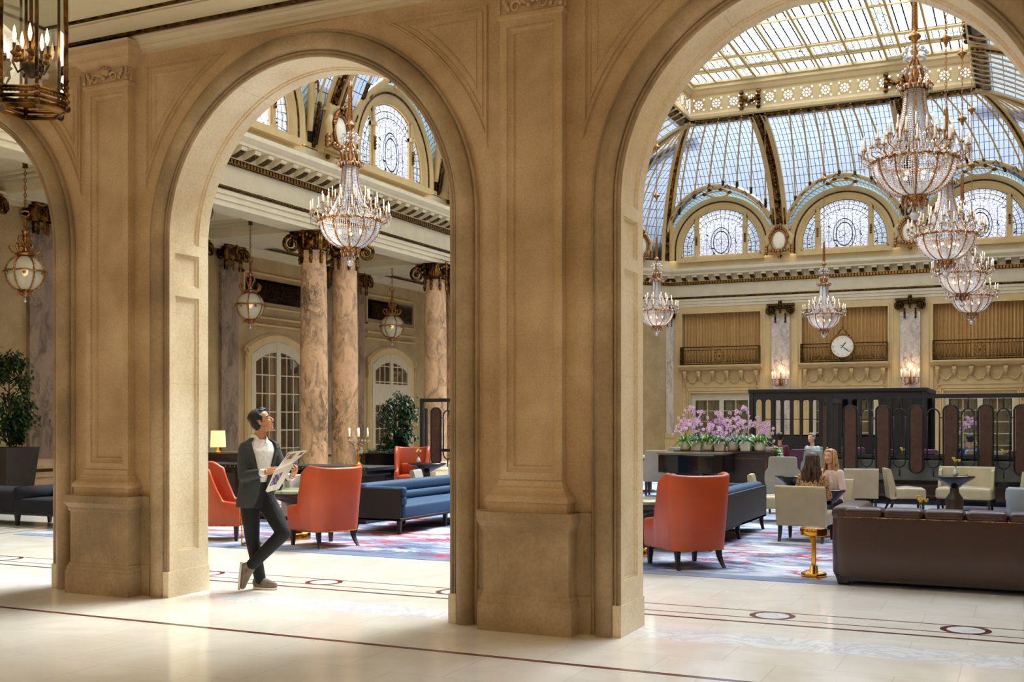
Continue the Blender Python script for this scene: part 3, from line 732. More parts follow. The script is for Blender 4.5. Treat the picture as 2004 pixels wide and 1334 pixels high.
# balcony railings
def railing(c_,label,gap=False):
    t=thing('balcony_railing',label,'railing',(c_,YW-.28,3.8),0,'wrought iron balcony railings')
    b=B()
    for z,r in ((.02,.02),(.1,.012),(.58,.012),(.7,.022)): b.tube([(-1.55,0,z),(1.55,0,z)],r,6)
    for s_ in (-1,1):
        b.box(s_*1.55-.03,s_*1.55+.03,-.03,.3,0,.72)
    b.obj('rail_frame','dkgold',t)
    b=B(); n=27
    for k in range(n):
        x=-1.45+2.9*k/(n-1)
        if abs(x)<.24: continue
        for s_ in (-1,1): b.tube([(x+s_*.018,0,.1),(x+s_*.03,0,.3),(x+s_*.012,0,.58)],.008,4)
        b.ball((x,0,.58),.022,5); b.ball((x,0,.16),.02,5)
        if k<n-1: b.tube([(x+.053+.028*cos(q),0,.64+.028*sin(q)) for q in (0,1.57,3.14,4.71)],.006,4,closed=True)
    b.obj('baluster_row','gilt',t)['kind']='stuff'
    b=B()
    for rx,rz,r in ((.2,.27,.014),(.12,.17,.014)): b.tube([(rx*cos(q*PI/10),-.01,.34+rz*sin(q*PI/10)) for q in range(20)],r,6,closed=True)
    for q in range(10): b.ball((.165*cos(q*PI/5),-.015,.34+.22*sin(q*PI/5)),.025,6)
    b.ball((0,0,.34),.05,8)
    b.obj('medallion','gilt',t)
    return t
railing(BX[0],'gilded iron balcony railing left of the clock'); railing(BX[1],'gilded iron balcony railing carrying the round clock'); railing(BX[2],'gilded iron balcony railing right of the clock, at the frame edge')
# clock
t=thing('wall_clock','round white faced clock in gilt frame on the middle balcony','clock',(-6.14,YW-.42,4.37))
b=B(); b.at(0,0,0,rx=PI/2); b.lathe([(.42,-.02),(.45,.02),(.45,.05),(.42,.07),(.40,.06)],48); 
b.at(0,0,0)
for q in range(24):
    a=q*PI/12; b.ball((.46*cos(a),-.02,.46*sin(a)),.035,6)
b.tube([(-.16,0,.47),(-.1,-.01,.6),(0,-.01,.66),(.1,-.01,.6),(.16,0,.47)],.03,6); b.ball((0,0,.72),.05,6); b.tube([(0,0,.72),(0,.02,1.25)],.012,5)
for s_ in (-1,1):
    for j in range(4): b.tube([(s_*(.5+.17*j+.1*(1-q/10)*cos(q*.75)),0,-.42+.1*(1-q/10)*sin(q*.75)) for q in range(11)],.018,5)
b.obj('clock_frame','gilt',t)
b=B(); b.at(0,-.055,0,rx=PI/2); b.lathe([(0,0),(.405,0)],48); b.obj('clock_face',plain('clock_dial','ece4d0',.5,var=0),t)
b=B(); 
ROM=['XII','I','II','III','IIII','V','VI','VII','VIII','IX','X','XI']
for k in range(60):
    a=k*PI/30; r0=.38
    b.at(r0*sin(a),-.058,r0*cos(a)); b.X=b.X@Matrix.Rotation(a,4,'Y'); b.box(-.002,.002,-.002,.001,-.008,.008)
nm_=plain('numeral_gold','8a6b3a',.5); b.obj('minute_marks',nm_,t)['kind']='stuff'
for k,tx in enumerate(ROM):
    b=B()
    a=k*PI/6; w=sum({'I':.022,'V':.036,'X':.036}[q] for q in tx); x=-w/2
    b.at(.33*sin(a),-.058,.33*cos(a)); b.X=b.X@Matrix.Rotation(a,4,'Y')
    for q in tx:
        if q=='I': b.box(x+.008,x+.014,-.002,.001,-.03,.03); x+=.022
        elif q=='V':
            for s_ in (0,1): b.add([(x+.004+s_*.026,-.002,.03),(x+.010+s_*.02,-.002,.03),(x+.021,-.002,-.03),(x+.015,-.002,-.03)],[(0,1,2,3)])
            x+=.036
        else:
            for s_ in (0,1):
                xa,xb=(x+.004,x+.03) if s_ else (x+.03,x+.004); b.add([(xa,-.002,.03),(xa+.005,-.002,.03),(xb+.005,-.002,-.03),(xb,-.002,-.03)],[(0,1,2,3)])
            x+=.036
    b.obj('numeral',nm_,t)
def hand(nm,L,deg,w):
    b=B(); a=math.radians(deg); b.at(0,-.065 if nm=='hour_hand' else -.07,0); b.X=b.X@Matrix.Rotation(a,4,'Y')
    b.prism([(-w*.5,-.09),(w*.5,-.09),(w*.4,0),(w,L*.6),(0,L),(-w,L*.6),(-w*.4,0)],-.004,.004); b.obj(nm,'iron',t)
hand('hour_hand',.23,40,.02); hand('minute_hand',.36,128,.015)
# wall pilasters on the clock wall
def make_wp():
    t=thing('wall_pilaster','x','pilaster')
    b=B(); b.box(-.48,.48,-.12,0,0,.9); b.box(-.44,.44,-.16,0,.9,1.1); b.obj('pilaster_base','cream2',t)
    b=B(); b.box(-.345,.345,-.12,0,1.1,5.6); b.obj('shaft','greymarble',t)
    b=B()
    h=.52;zb=5.6
    b.box(-.52,.52,-.22,0,zb+.42,zb+.5)
    for s_ in (-1,1):
        pts=[];rad=[]
        for i in range(26):
            q=i/25; rr=.17*(1-.85*q); an=PI/2-s_*(-1)*q*PI*3.6*(-1)
            pts.append((s_*.38+rr*cos(an)*1,-.21,zb+.22+rr*sin(an))); rad.append(.036*(1-.5*q))
        b.tube(pts,rad,6); b.ball((s_*.36,-.2,zb+.24),.05,8)
        b.tube([(s_*.36,-.02,zb+.24),(s_*.36,-.15,zb+.24)],.14,14)
        for q in range(5): b.ball((s_*.19,-.16,zb+.1-.075*q),.035 if q%2 else .045,6)
    b.tube([(-.36,-.16,zb+.38),(0,-.18,zb+.33),(.36,-.16,zb+.38)],.05,8)
    for q in range(5): b.ball((0,-.22,zb+.55-.1*q),.085-.01*q,7)
    for s_ in (-1,1):
        for q in range(3): b.ball((s_*(.08+.06*q),-.21,zb+.42-.05*q),.045,6)
    b.obj('capital','dkgold',t)
    return t
wp=make_wp(); wp.location=(-8.5,YW,0); wp['label']='grey veined marble wall pilaster left of the clock'; wp['group']='marble pilasters of the clock wall'
dup(wp,(-3.78,YW,0),0,'grey veined marble wall pilaster right of the clock')
dup(wp,(.94,YW,0),0,'grey veined marble wall pilaster beyond the right balcony')
q=dup(wp,(-12.93,YW-.01,0),math.radians(10),'grey veined marble wall pilaster in the room corner left of the left balcony'); q.scale=(.45,1,1)
# french doors in the clock wall
for i,c_ in enumerate(BX):
    t=thing('door_%d'%(i+6),'','x'); del t['label']; del t['category']; struct(t)
    b=B()
    for x0,x1 in ((-1.22,-1.05),(-.09,.09),(1.05,1.22)): b.box(c_+x0,c_+x1,YW+.09,YW+.19,0,2.71)
    b.box(c_-1.22,c_+1.22,YW+.1,YW+.18,2.4,2.72); b.box(c_-1.22,c_+1.22,YW+.1,YW+.18,0,.3)
    for lo,hi in ((-1.05,-.09),(.09,1.05)):
        m_=(lo+hi)/2; b.box(c_+m_-.015,c_+m_+.015,YW+.11,YW+.15,.3,2.4)
        for q in range(1,5): b.box(c_+lo,c_+hi,YW+.11,YW+.15,.3+q*.42-.012,.3+q*.42+.012)
    b.obj('door_frame','white',t)
    b=B(); b.add([(c_-1.1,YW+.14,.2),(c_+1.1,YW+.14,.2),(c_+1.1,YW+.14,2.5),(c_-1.1,YW+.14,2.5)],[(0,1,2,3)]); b.obj('pane','pane',t)
    b=B(); 
    for lo,hi in ((-1.02,-.75),(-.4,-.12),(.12,.4),(.75,1.02)):
        pts=[(c_+lo+(hi-lo)*k/20,YW+.26+.02*sin(k*1.9)) for k in range(21)]
        b.loft([[(px,py,z) for px,py in pts] for z in (.1,2.5)],closed=False,smooth=True)
    b.obj('sheer_curtain',plain('sheer','b9ab90',.9) if 'sheer' not in bpy.data.materials else bpy.data.materials['sheer'],t)
# ================================================================= UPPER WALL, LUNETTES, VAULT
ZS,BZ,AA,AMAX=8.0,4.5,5.5,4.3
def vz(a): return ZS+BZ*sqrt(max(0,1-(1-a/AA)**2))
def va(z):
    k=max(0,min(1,(z-ZS)/BZ)); return AA*(1-sqrt(1-k*k))
ARC=[0]
for k in range(1,201):
    a0=AMAX*(k-1)/200;a1=AMAX*k/200; ARC.append(ARC[-1]+math.hypot(a1-a0,vz(a1)-vz(a0)))
def arc(a): 
    i=min(199,max(0,int(a/AMAX*200))); return ARC[i]+(ARC[i+1]-ARC[i])*(a/AMAX*200-i)
# side transforms: local (s along wall, d inward, z) -> world
def W(side):
    if side=='L': return lambda s,d,z:(XL+d,s,z)
    if side=='N': return lambda s,d,z:(s,YW-d,z)
    return lambda s,d,z:(XR-d,s,z)
LC=8.4; RO=2.28; RW=2.06; LHW=1.6
LBAYS=[12.95,19.05,25.15,31.2,37.25]
SIDES={'L':(YB,40.75,LBAYS),'N':(-12.95,.65,BX),'R':(YB,40.75,LBAYS)}
def ctop(side,s,a):
    """along-position limits converge to the skylight corner"""
    return s
nwin=0
for sd,(s0,s1,bays) in SIDES.items():
    F=W(sd); full=True
    e0=(lambda a:-12.95+2.05*a/AMAX) if sd=='N' else (lambda a:YB)
    e1=(lambda a:.65-2.05*a/AMAX) if sd=='N' else (lambda a:40.75-2.05*a/AMAX)
    # vault glass
    b=B(); K=14; step=.1; n=int((s1-s0)/step); step=(s1-s0)/n
    cols=[]
    for i in range(n+1):
        s_=s0+i*step; zst=ZS+.05
        for c_ in bays:
            if abs(s_-c_)<RO: zst=max(zst,LC+sqrt(RO*RO-(s_-c_)**2))
        a0=va(zst); cols.append([( (s_-s0)/(s1-s0), a0+(AMAX-a0)*j/K) for j in range(K+1)])
    vs=[];uv=[]
    for c_ in cols:
        for t_,a in c_:
            s_=e0(a)+(e1(a)-e0(a))*t_; vs.append(F(s_,a,vz(a))); uv.append((s_,arc(a)))
    fs=[(i*(K+1)+j,(i+1)*(K+1)+j,(i+1)*(K+1)+j+1,i*(K+1)+j+1) for i in range(n) for j in range(K)]
    b.add(vs,fs,uvs=uv,smooth=True)
    vt=thing({'L':'window_1','N':'window_2','R':'window_3'}[sd],'','x'); del vt['label']; del vt['category']; struct(vt)
    b.obj('vault_glass','vaultglass',vt)
    # glazing bars
    bb=B(); cl=B()
    nb=8
    ribs=[(bays[0]-(bays[1]-bays[0])/2)+k*(bays[1]-bays[0]) for k in range(len(bays)+1)]
    for k in range(len(bays)):
        pit=bays[1]-bays[0]; m_=nb if sd=='N' else 11
        for j in range(1,m_):
            s_=ribs[k]+pit*j/m_
            if not(s0<s_<s1): continue
            zst=ZS+.1
            for c_ in bays:
                if abs(s_-c_)<RO: zst=max(zst,LC+sqrt(RO*RO-(s_-c_)**2))
            a0=va(zst); t_=(s_-s0)/(s1-s0)
            pts=[F(e0(a)+(e1(a)-e0(a))*t_,a+.03,vz(a)-.05) for a in [a0+(AMAX-a0)*q/16 for q in range(17)]]
            bb.tube(pts,.032,5)
            p=pts[0];q=pts[1]; cl.tube([p,tuple(p[i]+(q[i]-p[i])*.8 for i in range(3))],.055,6)
            if sd=='N': p=pts[-1];q=pts[-2]; cl.tube([p,tuple(p[i]+(q[i]-p[i])*.4 for i in range(3))],.05,6)
    bb.obj('glazing_bars','cream2',vt)['kind']='stuff'; cl.obj('bar_clips','dkgold',vt)['kind']='stuff'
    # ribs: cream with dark gilt centre
    for s_ in ribs:
        if not (s0-.1<s_<s1+.1): continue
        if sd=='N' and (s_<-12.9 or s_>.6): continue
        t_=(s_-s0)/(s1-s0)
        b=B()
        for w0,w1,dd,mi in ((-.3,-.13,.10,0),(.13,.3,.10,0),(-.14,.14,.04,1)):
            b.mi=mi; rings=[]
            for q in range(25):
                a=AMAX*q/24; tx=1.0/AA; 
                da=.01; nx=-(vz(min(a+da,AMAX))-vz(a)); nz=da; L=math.hypot(nx,nz) or 1; nx,nz=-nx/L,-nz/L
                ss=s_ if sd!='N' else s_
                rings.append([F(ss+w0,a-.05*0,vz(a)),F(ss+w0,a+nx*dd,vz(a)+nz*dd),F(ss+w1,a+nx*dd,vz(a)+nz*dd),F(ss+w1,a,vz(a))])
            b.loft(rings,closed=False,smooth=False)
        b.mi=1
        for q in range(40):
            a=AMAX*(q/40)**1.3; b.ball(F(s_,a+.07,vz(a)-.06),.06,6)
        b.mi=1
        for w in (-.215,.215):
            for a0_,a1_ in ((.1,.45),(AMAX-.5,AMAX-.15)):
                b.tube([F(s_+w,a+.11,vz(a)-.07) for a in (a0_,(a0_+a1_)/2,a1_)],.035,5)
        b.obj('vault_rib',['cream2','bronze'],vt)
        # pedestal block + cartouche below rib
        pb=B(); m4=lambda s_,w,d0,d1,z0,z1: pb.add([F(s_+x,d,z) for x in (-w,w) for d in (d0,d1) for z in (z0,z1)],[(0,1,3,2),(4,6,7,5),(0,4,5,1),(2,3,7,6),(0,2,6,4),(1,5,7,3)])
        m4(s_,.36,-.1,.2,8.0,8.95); m4(s_,.42,-.1,.26,8.95,9.02); m4(s_,.31,-.1,.34,9.02,9.12); pb.obj('rib_block','cream2',vt)
    # upper wall plane with lunette opening + archivolts + dormer lattice
    ub=B(); lo=s0
    for c_ in bays+[None]:
        hi=(c_-RW) if c_ else s1
        if hi>lo: ub.add([F(lo,.02,8.0),F(hi,.02,8.0),F(hi,.02,9.6),F(lo,.02,9.6)],[(0,1,2,3)])
        if c_: lo=c_+RW
    ub.obj('upper_wall','cream2',vt)
    for bi,c_ in enumerate(bays):
        nwin+=1
        w=thing('window_%d'%(nwin+3),'','x'); del w['label']; del w['category']; struct(w)
        nA=32
        def A(R,d,z0=8.0): return [F(c_-R,d,z0)]+[F(c_-R*cos(PI*q/nA),d,LC+R*sin(PI*q/nA)) for q in range(nA+1)]+[F(c_+R,d,z0)]
        b=B(); b.loft([A(1.62,-.12),A(1.62,.03),A(1.68,.08),A(1.80,.09)],closed=False,smooth=False)
        b.loft([A(1.86,.10),A(1.95,.14),A(2.04,.14),A(2.10,.06),A(2.10,.0)],closed=False,smooth=False)
        # sill
        b.add([F(c_+x,d,z) for x in (-1.75,1.75) for d in (-.1,.24) for z in (7.9,8.06)],[(0,1,3,2),(4,6,7,5),(0,4,5,1),(2,3,7,6),(0,2,6,4),(1,5,7,3)])
        b.obj('archivolt','cream2',w)
        b=B(); b.loft([A(1.80,.09),A(1.815,.115),A(1.845,.115),A(1.86,.10)],closed=False,smooth=False); b.obj('bead_moulding','dkgold',w)
        # mullions and frame
        b=B()
        def bl(x0,x1,d0,d1,z0,z1): b.add([F(c_+x,d,z) for x in (x0,x1) for d in (d0,d1) for z in (z0,z1)],[(0,1,3,2),(4,6,7,5),(0,4,5,1),(2,3,7,6),(0,2,6,4),(1,5,7,3)])
        for s_ in (-1,1):
            x=s_*.97; zt_=LC+sqrt(1.62**2-.97**2)
            bl(x-.1,x+.1,-.05,.03,8.06,zt_); bl(x-.05,x+.05,-.05,.07,8.06,zt_); bl(x-.09,x+.09,-.05,.09,8.06,8.2); bl(x-.1,x+.1,-.05,.1,9.2,9.3)
        bl(-1.6,1.6,-.05,.03,8.04,8.16)
        b.loft([A(1.55,-.05,8.1),A(1.55,.03,8.1),A(1.64,.03,8.1)],closed=False,smooth=False)
        b.obj('mullions','cream2',w)
        b=B(); 
        for s_ in (-1,1):
            for q in range(4): b.ball(F(c_+s_*.97,.09,8.62+.09*q),.05,6)
        b.obj('mullion_ornament','bronze',w)
        # panes
        def pane(x0,x1,mat,nm):
            b=B(); k=20; pts=[]
            top=[(x0+(x1-x0)*q/k) for q in range(k+1)]
            vs=[F(c_+x,-.02,8.1) for x in top]+[F(c_+x,-.02,LC+sqrt(max(0,1.6**2-x*x))) for x in top]
            uv=[(x,8.1) for x in top]+[(x,LC+sqrt(max(0,1.6**2-x*x))) for x in top]
            b.add(vs,[(q,q+1,k+2+q,k+1+q) for q in range(k)],uvs=uv); b.obj(nm,mat,w)
        pane(-.87,.87,'lunette','pane'); pane(-1.6,-1.07,'sidelight','side_pane'); pane(1.07,1.6,'sidelight','side_pane')
        # dormer lattice between wall arch and vault arch, and the outer arch band
        inner=[];outer=[]
        for q in range(nA+1):
            th=PI*q/nA; xi=c_-RW*cos(th)-0; zi=LC+RW*sin(th); xo=c_-RO*cos(th); zo=LC+RO*sin(th)
            ao=va(max(zo,ZS))
            inner.append((xi,0.03,zi)); outer.append((xo,ao,zo))
        b=B(); rings=[];uvs=[]
        for f_ in (0,.33,.66,1):
            rings.append([F(*[i_+(o_-i_)*f_ for i_,o_ in zip(p,q)]) for p,q in zip(inner,outer)])
            uvs+=[(PI*RO*q/nA+f_*.3,f_*1.2) for q in range(nA+1)]
        b.loft(rings,closed=False,smooth=True,uv=uvs); b.obj('lattice_glass','lattice',w)
        b=B(); b.tube([F(x,d+.04,z-.02) for x,d,z in outer],.085,8); 
        mid=[F(i_[0]*.45+o_[0]*.55,i_[1]*.45+o_[1]*.55+.05,i_[2]*.45+o_[2]*.55-.05) for i_,o_ in zip(inner,outer)]
        b.tube(mid[5:-5],.025,5)
        # oval hoop at the crown
        mx_=inner[nA//2]; ox_=outer[nA//2]
        cz=(mx_[2]+ox_[2])/2-.08; cd=(mx_[1]+ox_[1])/2
        b.tube([F(c_+.42*cos(q*PI/12),cd+.36*sin(q*PI/12),cz+.10*sin(q*PI/12)) for q in range(24)],.05,6,closed=True)
        b.obj('outer_arch','cream2',w)
        b=B()
        for q in range(3,nA-2,3):
            x,d,z=outer[q]; x2,d2,z2=outer[q+1]
            b.tube([F(x-.0,d+.14,z-.1),F((x+x2)/2,d+.16,z+.02),F(x2,d+.14,z2-.1)],.022,5)
        for th in (-1,1): b.ball(F(c_+th*.5,cd+.05,cz-.02),.07,6,sx=1.6); b.ball(F(c_+th*.22,cd+.36,cz+.05),.06,6,sx=1.5)
        b.obj('arch_ties','bronze',w)
# corner ribs (chamfer between the vault sides)
for sg in (-1,1):
    b=B(); cx_=(XL+XR)/2
    def P1(a): x=XL+a; y=40.75-2.05*a/AMAX; return (x if sg<0 else 2*cx_-x,y)
    def P2(a): x=-12.95+2.05*a/AMAX; y=YW-a; return (x if sg<0 else 2*cx_-x,y)
    g=B(); rings=[];uvs=[]
    for q in range(21):
        a=AMAX*q/20; p=P1(a);r_=P2(a); rings.append([(p[0]+(r_[0]-p[0])*f,p[1]+(r_[1]-p[1])*f,vz(a)) for f in (0,.5,1)]); L_=math.hypot(p[0]-r_[0],p[1]-r_[1]); uvs+=[(f*L_,arc(a)) for f in (0,.5,1)]
    g.loft(rings,closed=False,smooth=True,uv=uvs); cg=g.obj('corner_glass','vaultglass')
    dg=Vector((P2(0)[0]-P1(0)[0],P2(0)[1]-P1(0)[1])).normalized()
    for PP,e_ in ((P1,1),(P2,-1)):
        for w0,w1,dz,mi in ((0,.16,-.09,0),(.16,.34,-.03,1),(.34,.5,-.09,0)):
            b.mi=mi; rings=[]
            for q in range(21):
                a=AMAX*q/20; k=1-.45*q/20; p=PP(a); x0_,y0_=p[0]-dg.x*e_*.12*k,p[1]-dg.y*e_*.12*k
                A_=(x0_+dg.x*e_*w0*k,y0_+dg.y*e_*w0*k); B_=(x0_+dg.x*e_*w1*k,y0_+dg.y*e_*w1*k)
                rings.append([(A_[0],A_[1],vz(a)+.01),(A_[0],A_[1],vz(a)+dz),(B_[0],B_[1],vz(a)+dz),(B_[0],B_[1],vz(a)+.01)])
            b.loft(rings,closed=False,smooth=False)
    for f in (.36,.5,.64):
        b.mi=0; b.tube([(P1(a)[0]+(P2(a)[0]-P1(a)[0])*f,P1(a)[1]+(P2(a)[1]-P1(a)[1])*f-.03,vz(a)-.06) for a in [AMAX*q/20 for q in range(21)]],.03,6)
    b.mi=0
    p=P1(0);r_=P2(0); b.add([(p[0],p[1],7.9),(r_[0],r_[1],7.9),(r_[0],r_[1],8.8),(p[0],p[1],8.8)],[(0,1,2,3)])
    tr_=struct(b.obj('trim_%d'%(4 if sg<0 else 5),['cream2','bronze'])); cg.parent=tr_
# ---- skylight frame (perforated beam) and ceiling glass
BL,BRt,BN=XL+AMAX,XR-AMAX,YW-AMAX; ZB0=vz(AMAX)
fr=thing('trim_6','','x'); del fr['label']; del fr['category']; struct(fr)
path=[(BL,YB),(BL,BN),(BRt,BN),(BRt,YB)]
b=B(); sweep(b,path,[(-.45,ZB0+.02),(-.1,ZB0-.02),(0,ZB0),(.06,ZB0+.05),(.06,ZB0+.16),(.0,ZB0+.22),(-.02,ZB0+.27)])
sweep(b,path,[(-.02,ZB0+.8),(0,ZB0+.84),(.04,ZB0+.88),(.1,ZB0+1.0),(.16,ZB0+1.06),(.16,ZB0+1.15),(.22,ZB0+1.2),(.22,ZB0+1.3)])
ZSK=ZB0+1.3
hole=B(); cen=B()
s=N('perforated_plaster'); uv=s.coord('UV'); sp=s.n('SeparateXYZ',{0:uv}).outputs
ux=s.math('SUBTRACT',sp[0],.5);uy=s.math('SUBTRACT',sp[1],.5); r_=s.math('SQRT',s.math('ADD',s.math('MULTIPLY',ux,ux),s.math('MULTIPLY',uy,uy)))
an=s.math('ARCTAN2',uy,ux); pet=s.math('COSINE',s.math('MULTIPLY',an,8.)); 
h1=s.math('MULTIPLY',s.math('MULTIPLY',s.math('GREATER_THAN',r_,.2),s.math('LESS_THAN',r_,.36)),s.math('GREATER_THAN',pet,-.1))
h2=s.math('LESS_THAN',r_,.09)
ax=s.math('ABSOLUTE',ux);ay=s.math('ABSOLUTE',uy); h3=s.math('MULTIPLY',s.math('GREATER_THAN',ax,.37),s.math('GREATER_THAN',ay,.37))
hh=s.math('MAXIMUM',s.math('MAXIMUM',h1,h2),h3)
df=s.n('BsdfDiffuse',{'Color':lin('b09c74')}).outputs[0]; tr=s.n('BsdfTransparent',{'Color':(.9,.93,1,1)}).outputs[0]
BEAM=plain('shaded_beam_paint','b9a57c',.6,var=.03); M['beam']=BEAM; M['perf']=s.fin(s.n('MixShader',{0:hh,1:df,2:tr}).outputs[0])
z0,z1=ZB0+.27,ZB0+.8
def strip(p0,p1,pitch):
    d=Vector((p1[0]-p0[0],p1[1]-p0[1]));L=d.length;n=int(L/pitch);d/=L;pt=L/n;h=.21; nn=Vector((d.y,-d.x))*-.02
    zc=(z0+z1)/2
    for i in range(n):
        m_=(i+.5)*pt
        def Q(t,z): return (p0[0]+d.x*t+nn.x,p0[1]+d.y*t+nn.y,z)
        cen.add([Q(m_-pt/2,z0),Q(m_-h,z0),Q(m_-h,z1),Q(m_-pt/2,z1),Q(m_+h,z0),Q(m_+pt/2,z0),Q(m_+pt/2,z1),Q(m_+h,z1),Q(m_-h,zc-h),Q(m_+h,zc-h),Q(m_-h,zc+h),Q(m_+h,zc+h)],
            [(0,1,2,3),(4,5,6,7),(1,4,9,8),(10,11,7,2)])
        hole.add([Q(m_-h,zc-h),Q(m_+h,zc-h),Q(m_+h,zc+h),Q(m_-h,zc+h)],[(0,1,2,3)],uvs=[(0,0),(1,0),(1,1),(0,1)])
strip(path[0],path[1],.6); strip(path[1],path[2],.6); strip(path[2],path[3],.6)
b.obj('beam_moulding','beam',fr); cen.obj('beam_face','beam',fr); hole.obj('perforated_panels','perf',fr)['kind']='stuff'
b=B(); sweep(b,path,[(-.5,ZB0-.02),(-.42,ZB0-.1),(-.2,ZB0-.1),(-.1,ZB0-.02)])
for x in (-8.72,-6.14-0,-3.87):
    if x==-6.14: continue
    for s_ in (-1,1):
        for q in range(5): b.ball((x+s_*.3,BN-.1,ZB0+.75-q*.13),.09-.01*(q%2),6)
    for q in range(6): b.ball((x-.2+.08*q,BN-.08,ZB0+.42+.05*abs(q-2.5)),.08,6)
for y in LBAYS[:-1]:
    y=y+3.05
    for X_s,sg in ((BL,1),(BRt,-1)):
        for s_ in (-1,1):
            for q in range(5): b.ball((X_s+sg*.1,y+s_*.3,ZB0+.75-q*.13),.09-.01*(q%2),6)
b.obj('beam_brackets','bronze',fr)
sk=thing('window_30','','x'); del sk['label']; del sk['category']; struct(sk)
x0,x1,y0_,y1_=BL+.2,BRt-.2,YB,BN-.2
def panel(a,b_,c_,d_,mat,nm):
    b=B(); b.add([(a,c_,ZSK),(b_,c_,ZSK),(b_,d_,ZSK),(a,d_,ZSK)],[(0,1,2,3)],uvs=[(a,c_),(b_,c_),(b_,d_),(a,d_)]); b.obj(nm,mat,sk)
ys=[]; y=y1_
segs=[]; y=y1_
while y>y0_:
    segs.append((max(y-1.05,y0_),y,'skyglass')); y-=1.05
    if y<y0_: break
    segs.append((max(y-1.35,y0_),y,'bandglass')); y-=1.35
    if y<y0_: break
    segs.append((max(y-2.6,y0_),y,'skyglass')); y-=2.6
for a,c_,m_ in segs:
    xsp=[x0,-8.97,-8.48,-4.11,-3.62,x1]
    for k in range(5): panel(xsp[k],xsp[k+1],a,c_,'bandglass' if (k in(1,3)) else m_,'ceiling_glass')
b=B()
for x in (-9.9,-8.97,-8.48,-7.4,-6.3,-5.2,-4.11,-3.62,-2.7): b.box(x-.035,x+.035,y0_,y1_,ZSK-.09,ZSK)
for a,c_,m_ in segs:
    b.box(x0,x1,a-.03,a+.03,ZSK-.06,ZSK); 
    if m_=='bandglass': b.box(x0,x1,a+.18,a+.22,ZSK-.04,ZSK); b.box(x0,x1,c_-.22,c_-.18,ZSK-.04,ZSK)
b.obj('glazing_bars','gilt_cream' if 'gilt_cream' in M else 'cream2',sk)['kind']='stuff'
# cartouches at the rib feet
def cartouche():
    t=thing('cartouche','x','ornament')
    b=B(); b.at(0,0,0,rx=PI/2)
    b.X=Matrix.Rotation(PI/2,4,'X')
    b.lathe([(0,.12),(.16,.11),(.24,.06)],24,sy=1.35); b.obj('oval_shield',plain('ivory_shield','fbf0d8',.3,var=0) if 'ivory_shield' not in bpy.data.materials else bpy.data.materials['ivory_shield'],t)
    b=B(); b.tube([(.25*cos(q*PI/12),-.1,.34*sin(q*PI/12)) for q in range(24)],.035,6,closed=True)
    for q in range(14):
        a=PI*(.1+.8*q/13); b.ball((.3*cos(a),-.12,.42*sin(a)),.055,6)
    for q in range(8): b.ball(((.07)*(-1)**q,-.16,.5-.05*q if q<3 else .42),.06,6)
    for q in range(5): b.ball((0,-.13,-.36-.06*q),.085-.014*q,7)
    for s_ in (-1,1):
        for q in range(3): b.ball((s_*(.1+.09*q),-.1,-.36+.02*q),.06,6)
        for q in range(3): b.ball((s_*.42,-.05,-.36+.09*q),.07,6)
    b.obj('gilt_scrollwork','copper',t)
    b=B(); 
    for s_ in (-1,1):
        b.tube([(s_*.3,-.03,.25),(s_*.42,-.05,.1),(s_*.36,-.04,-.05),(s_*.44,-.04,-.2)],[.07,.09,.08,.05],8)
    b.prism([(-.34,-.4),(.34,-.4),(.38,.1),(.28,.45),(0,.55),(-.28,.45),(-.38,.1)],-.04,.1)
    b.obj('plaster_backing','cream2',t)
    return t
ct=cartouche(); ct.location=(-8.5,YW-.34,8.5); ct['label']='gilded oval cartouche between the left and middle arched windows of the clock wall'; ct['group']='gilded cartouches below the vault ribs'; ct.scale=(1.15,)*3
dup(ct,(-3.78,YW-.34,8.5),0,'gilded oval cartouche right of the middle arched window, behind the chandeliers')
dup(ct,(-13.75,41.6,8.5),math.radians(45),'gilded oval cartouche in the vault corner behind the small left chandelier')
for i,y in enumerate(LBAYS[:-1]):
    dup(ct,(XL+.34,y+3.05,8.5),PI/2,['gilded oval cartouche above the left archway, out of sight','gilded oval cartouche above the colonnade just left of the chandelier in the middle archway','gilded oval cartouche at the right edge of the middle archway','gilded oval cartouche farther along the side vault'][i])
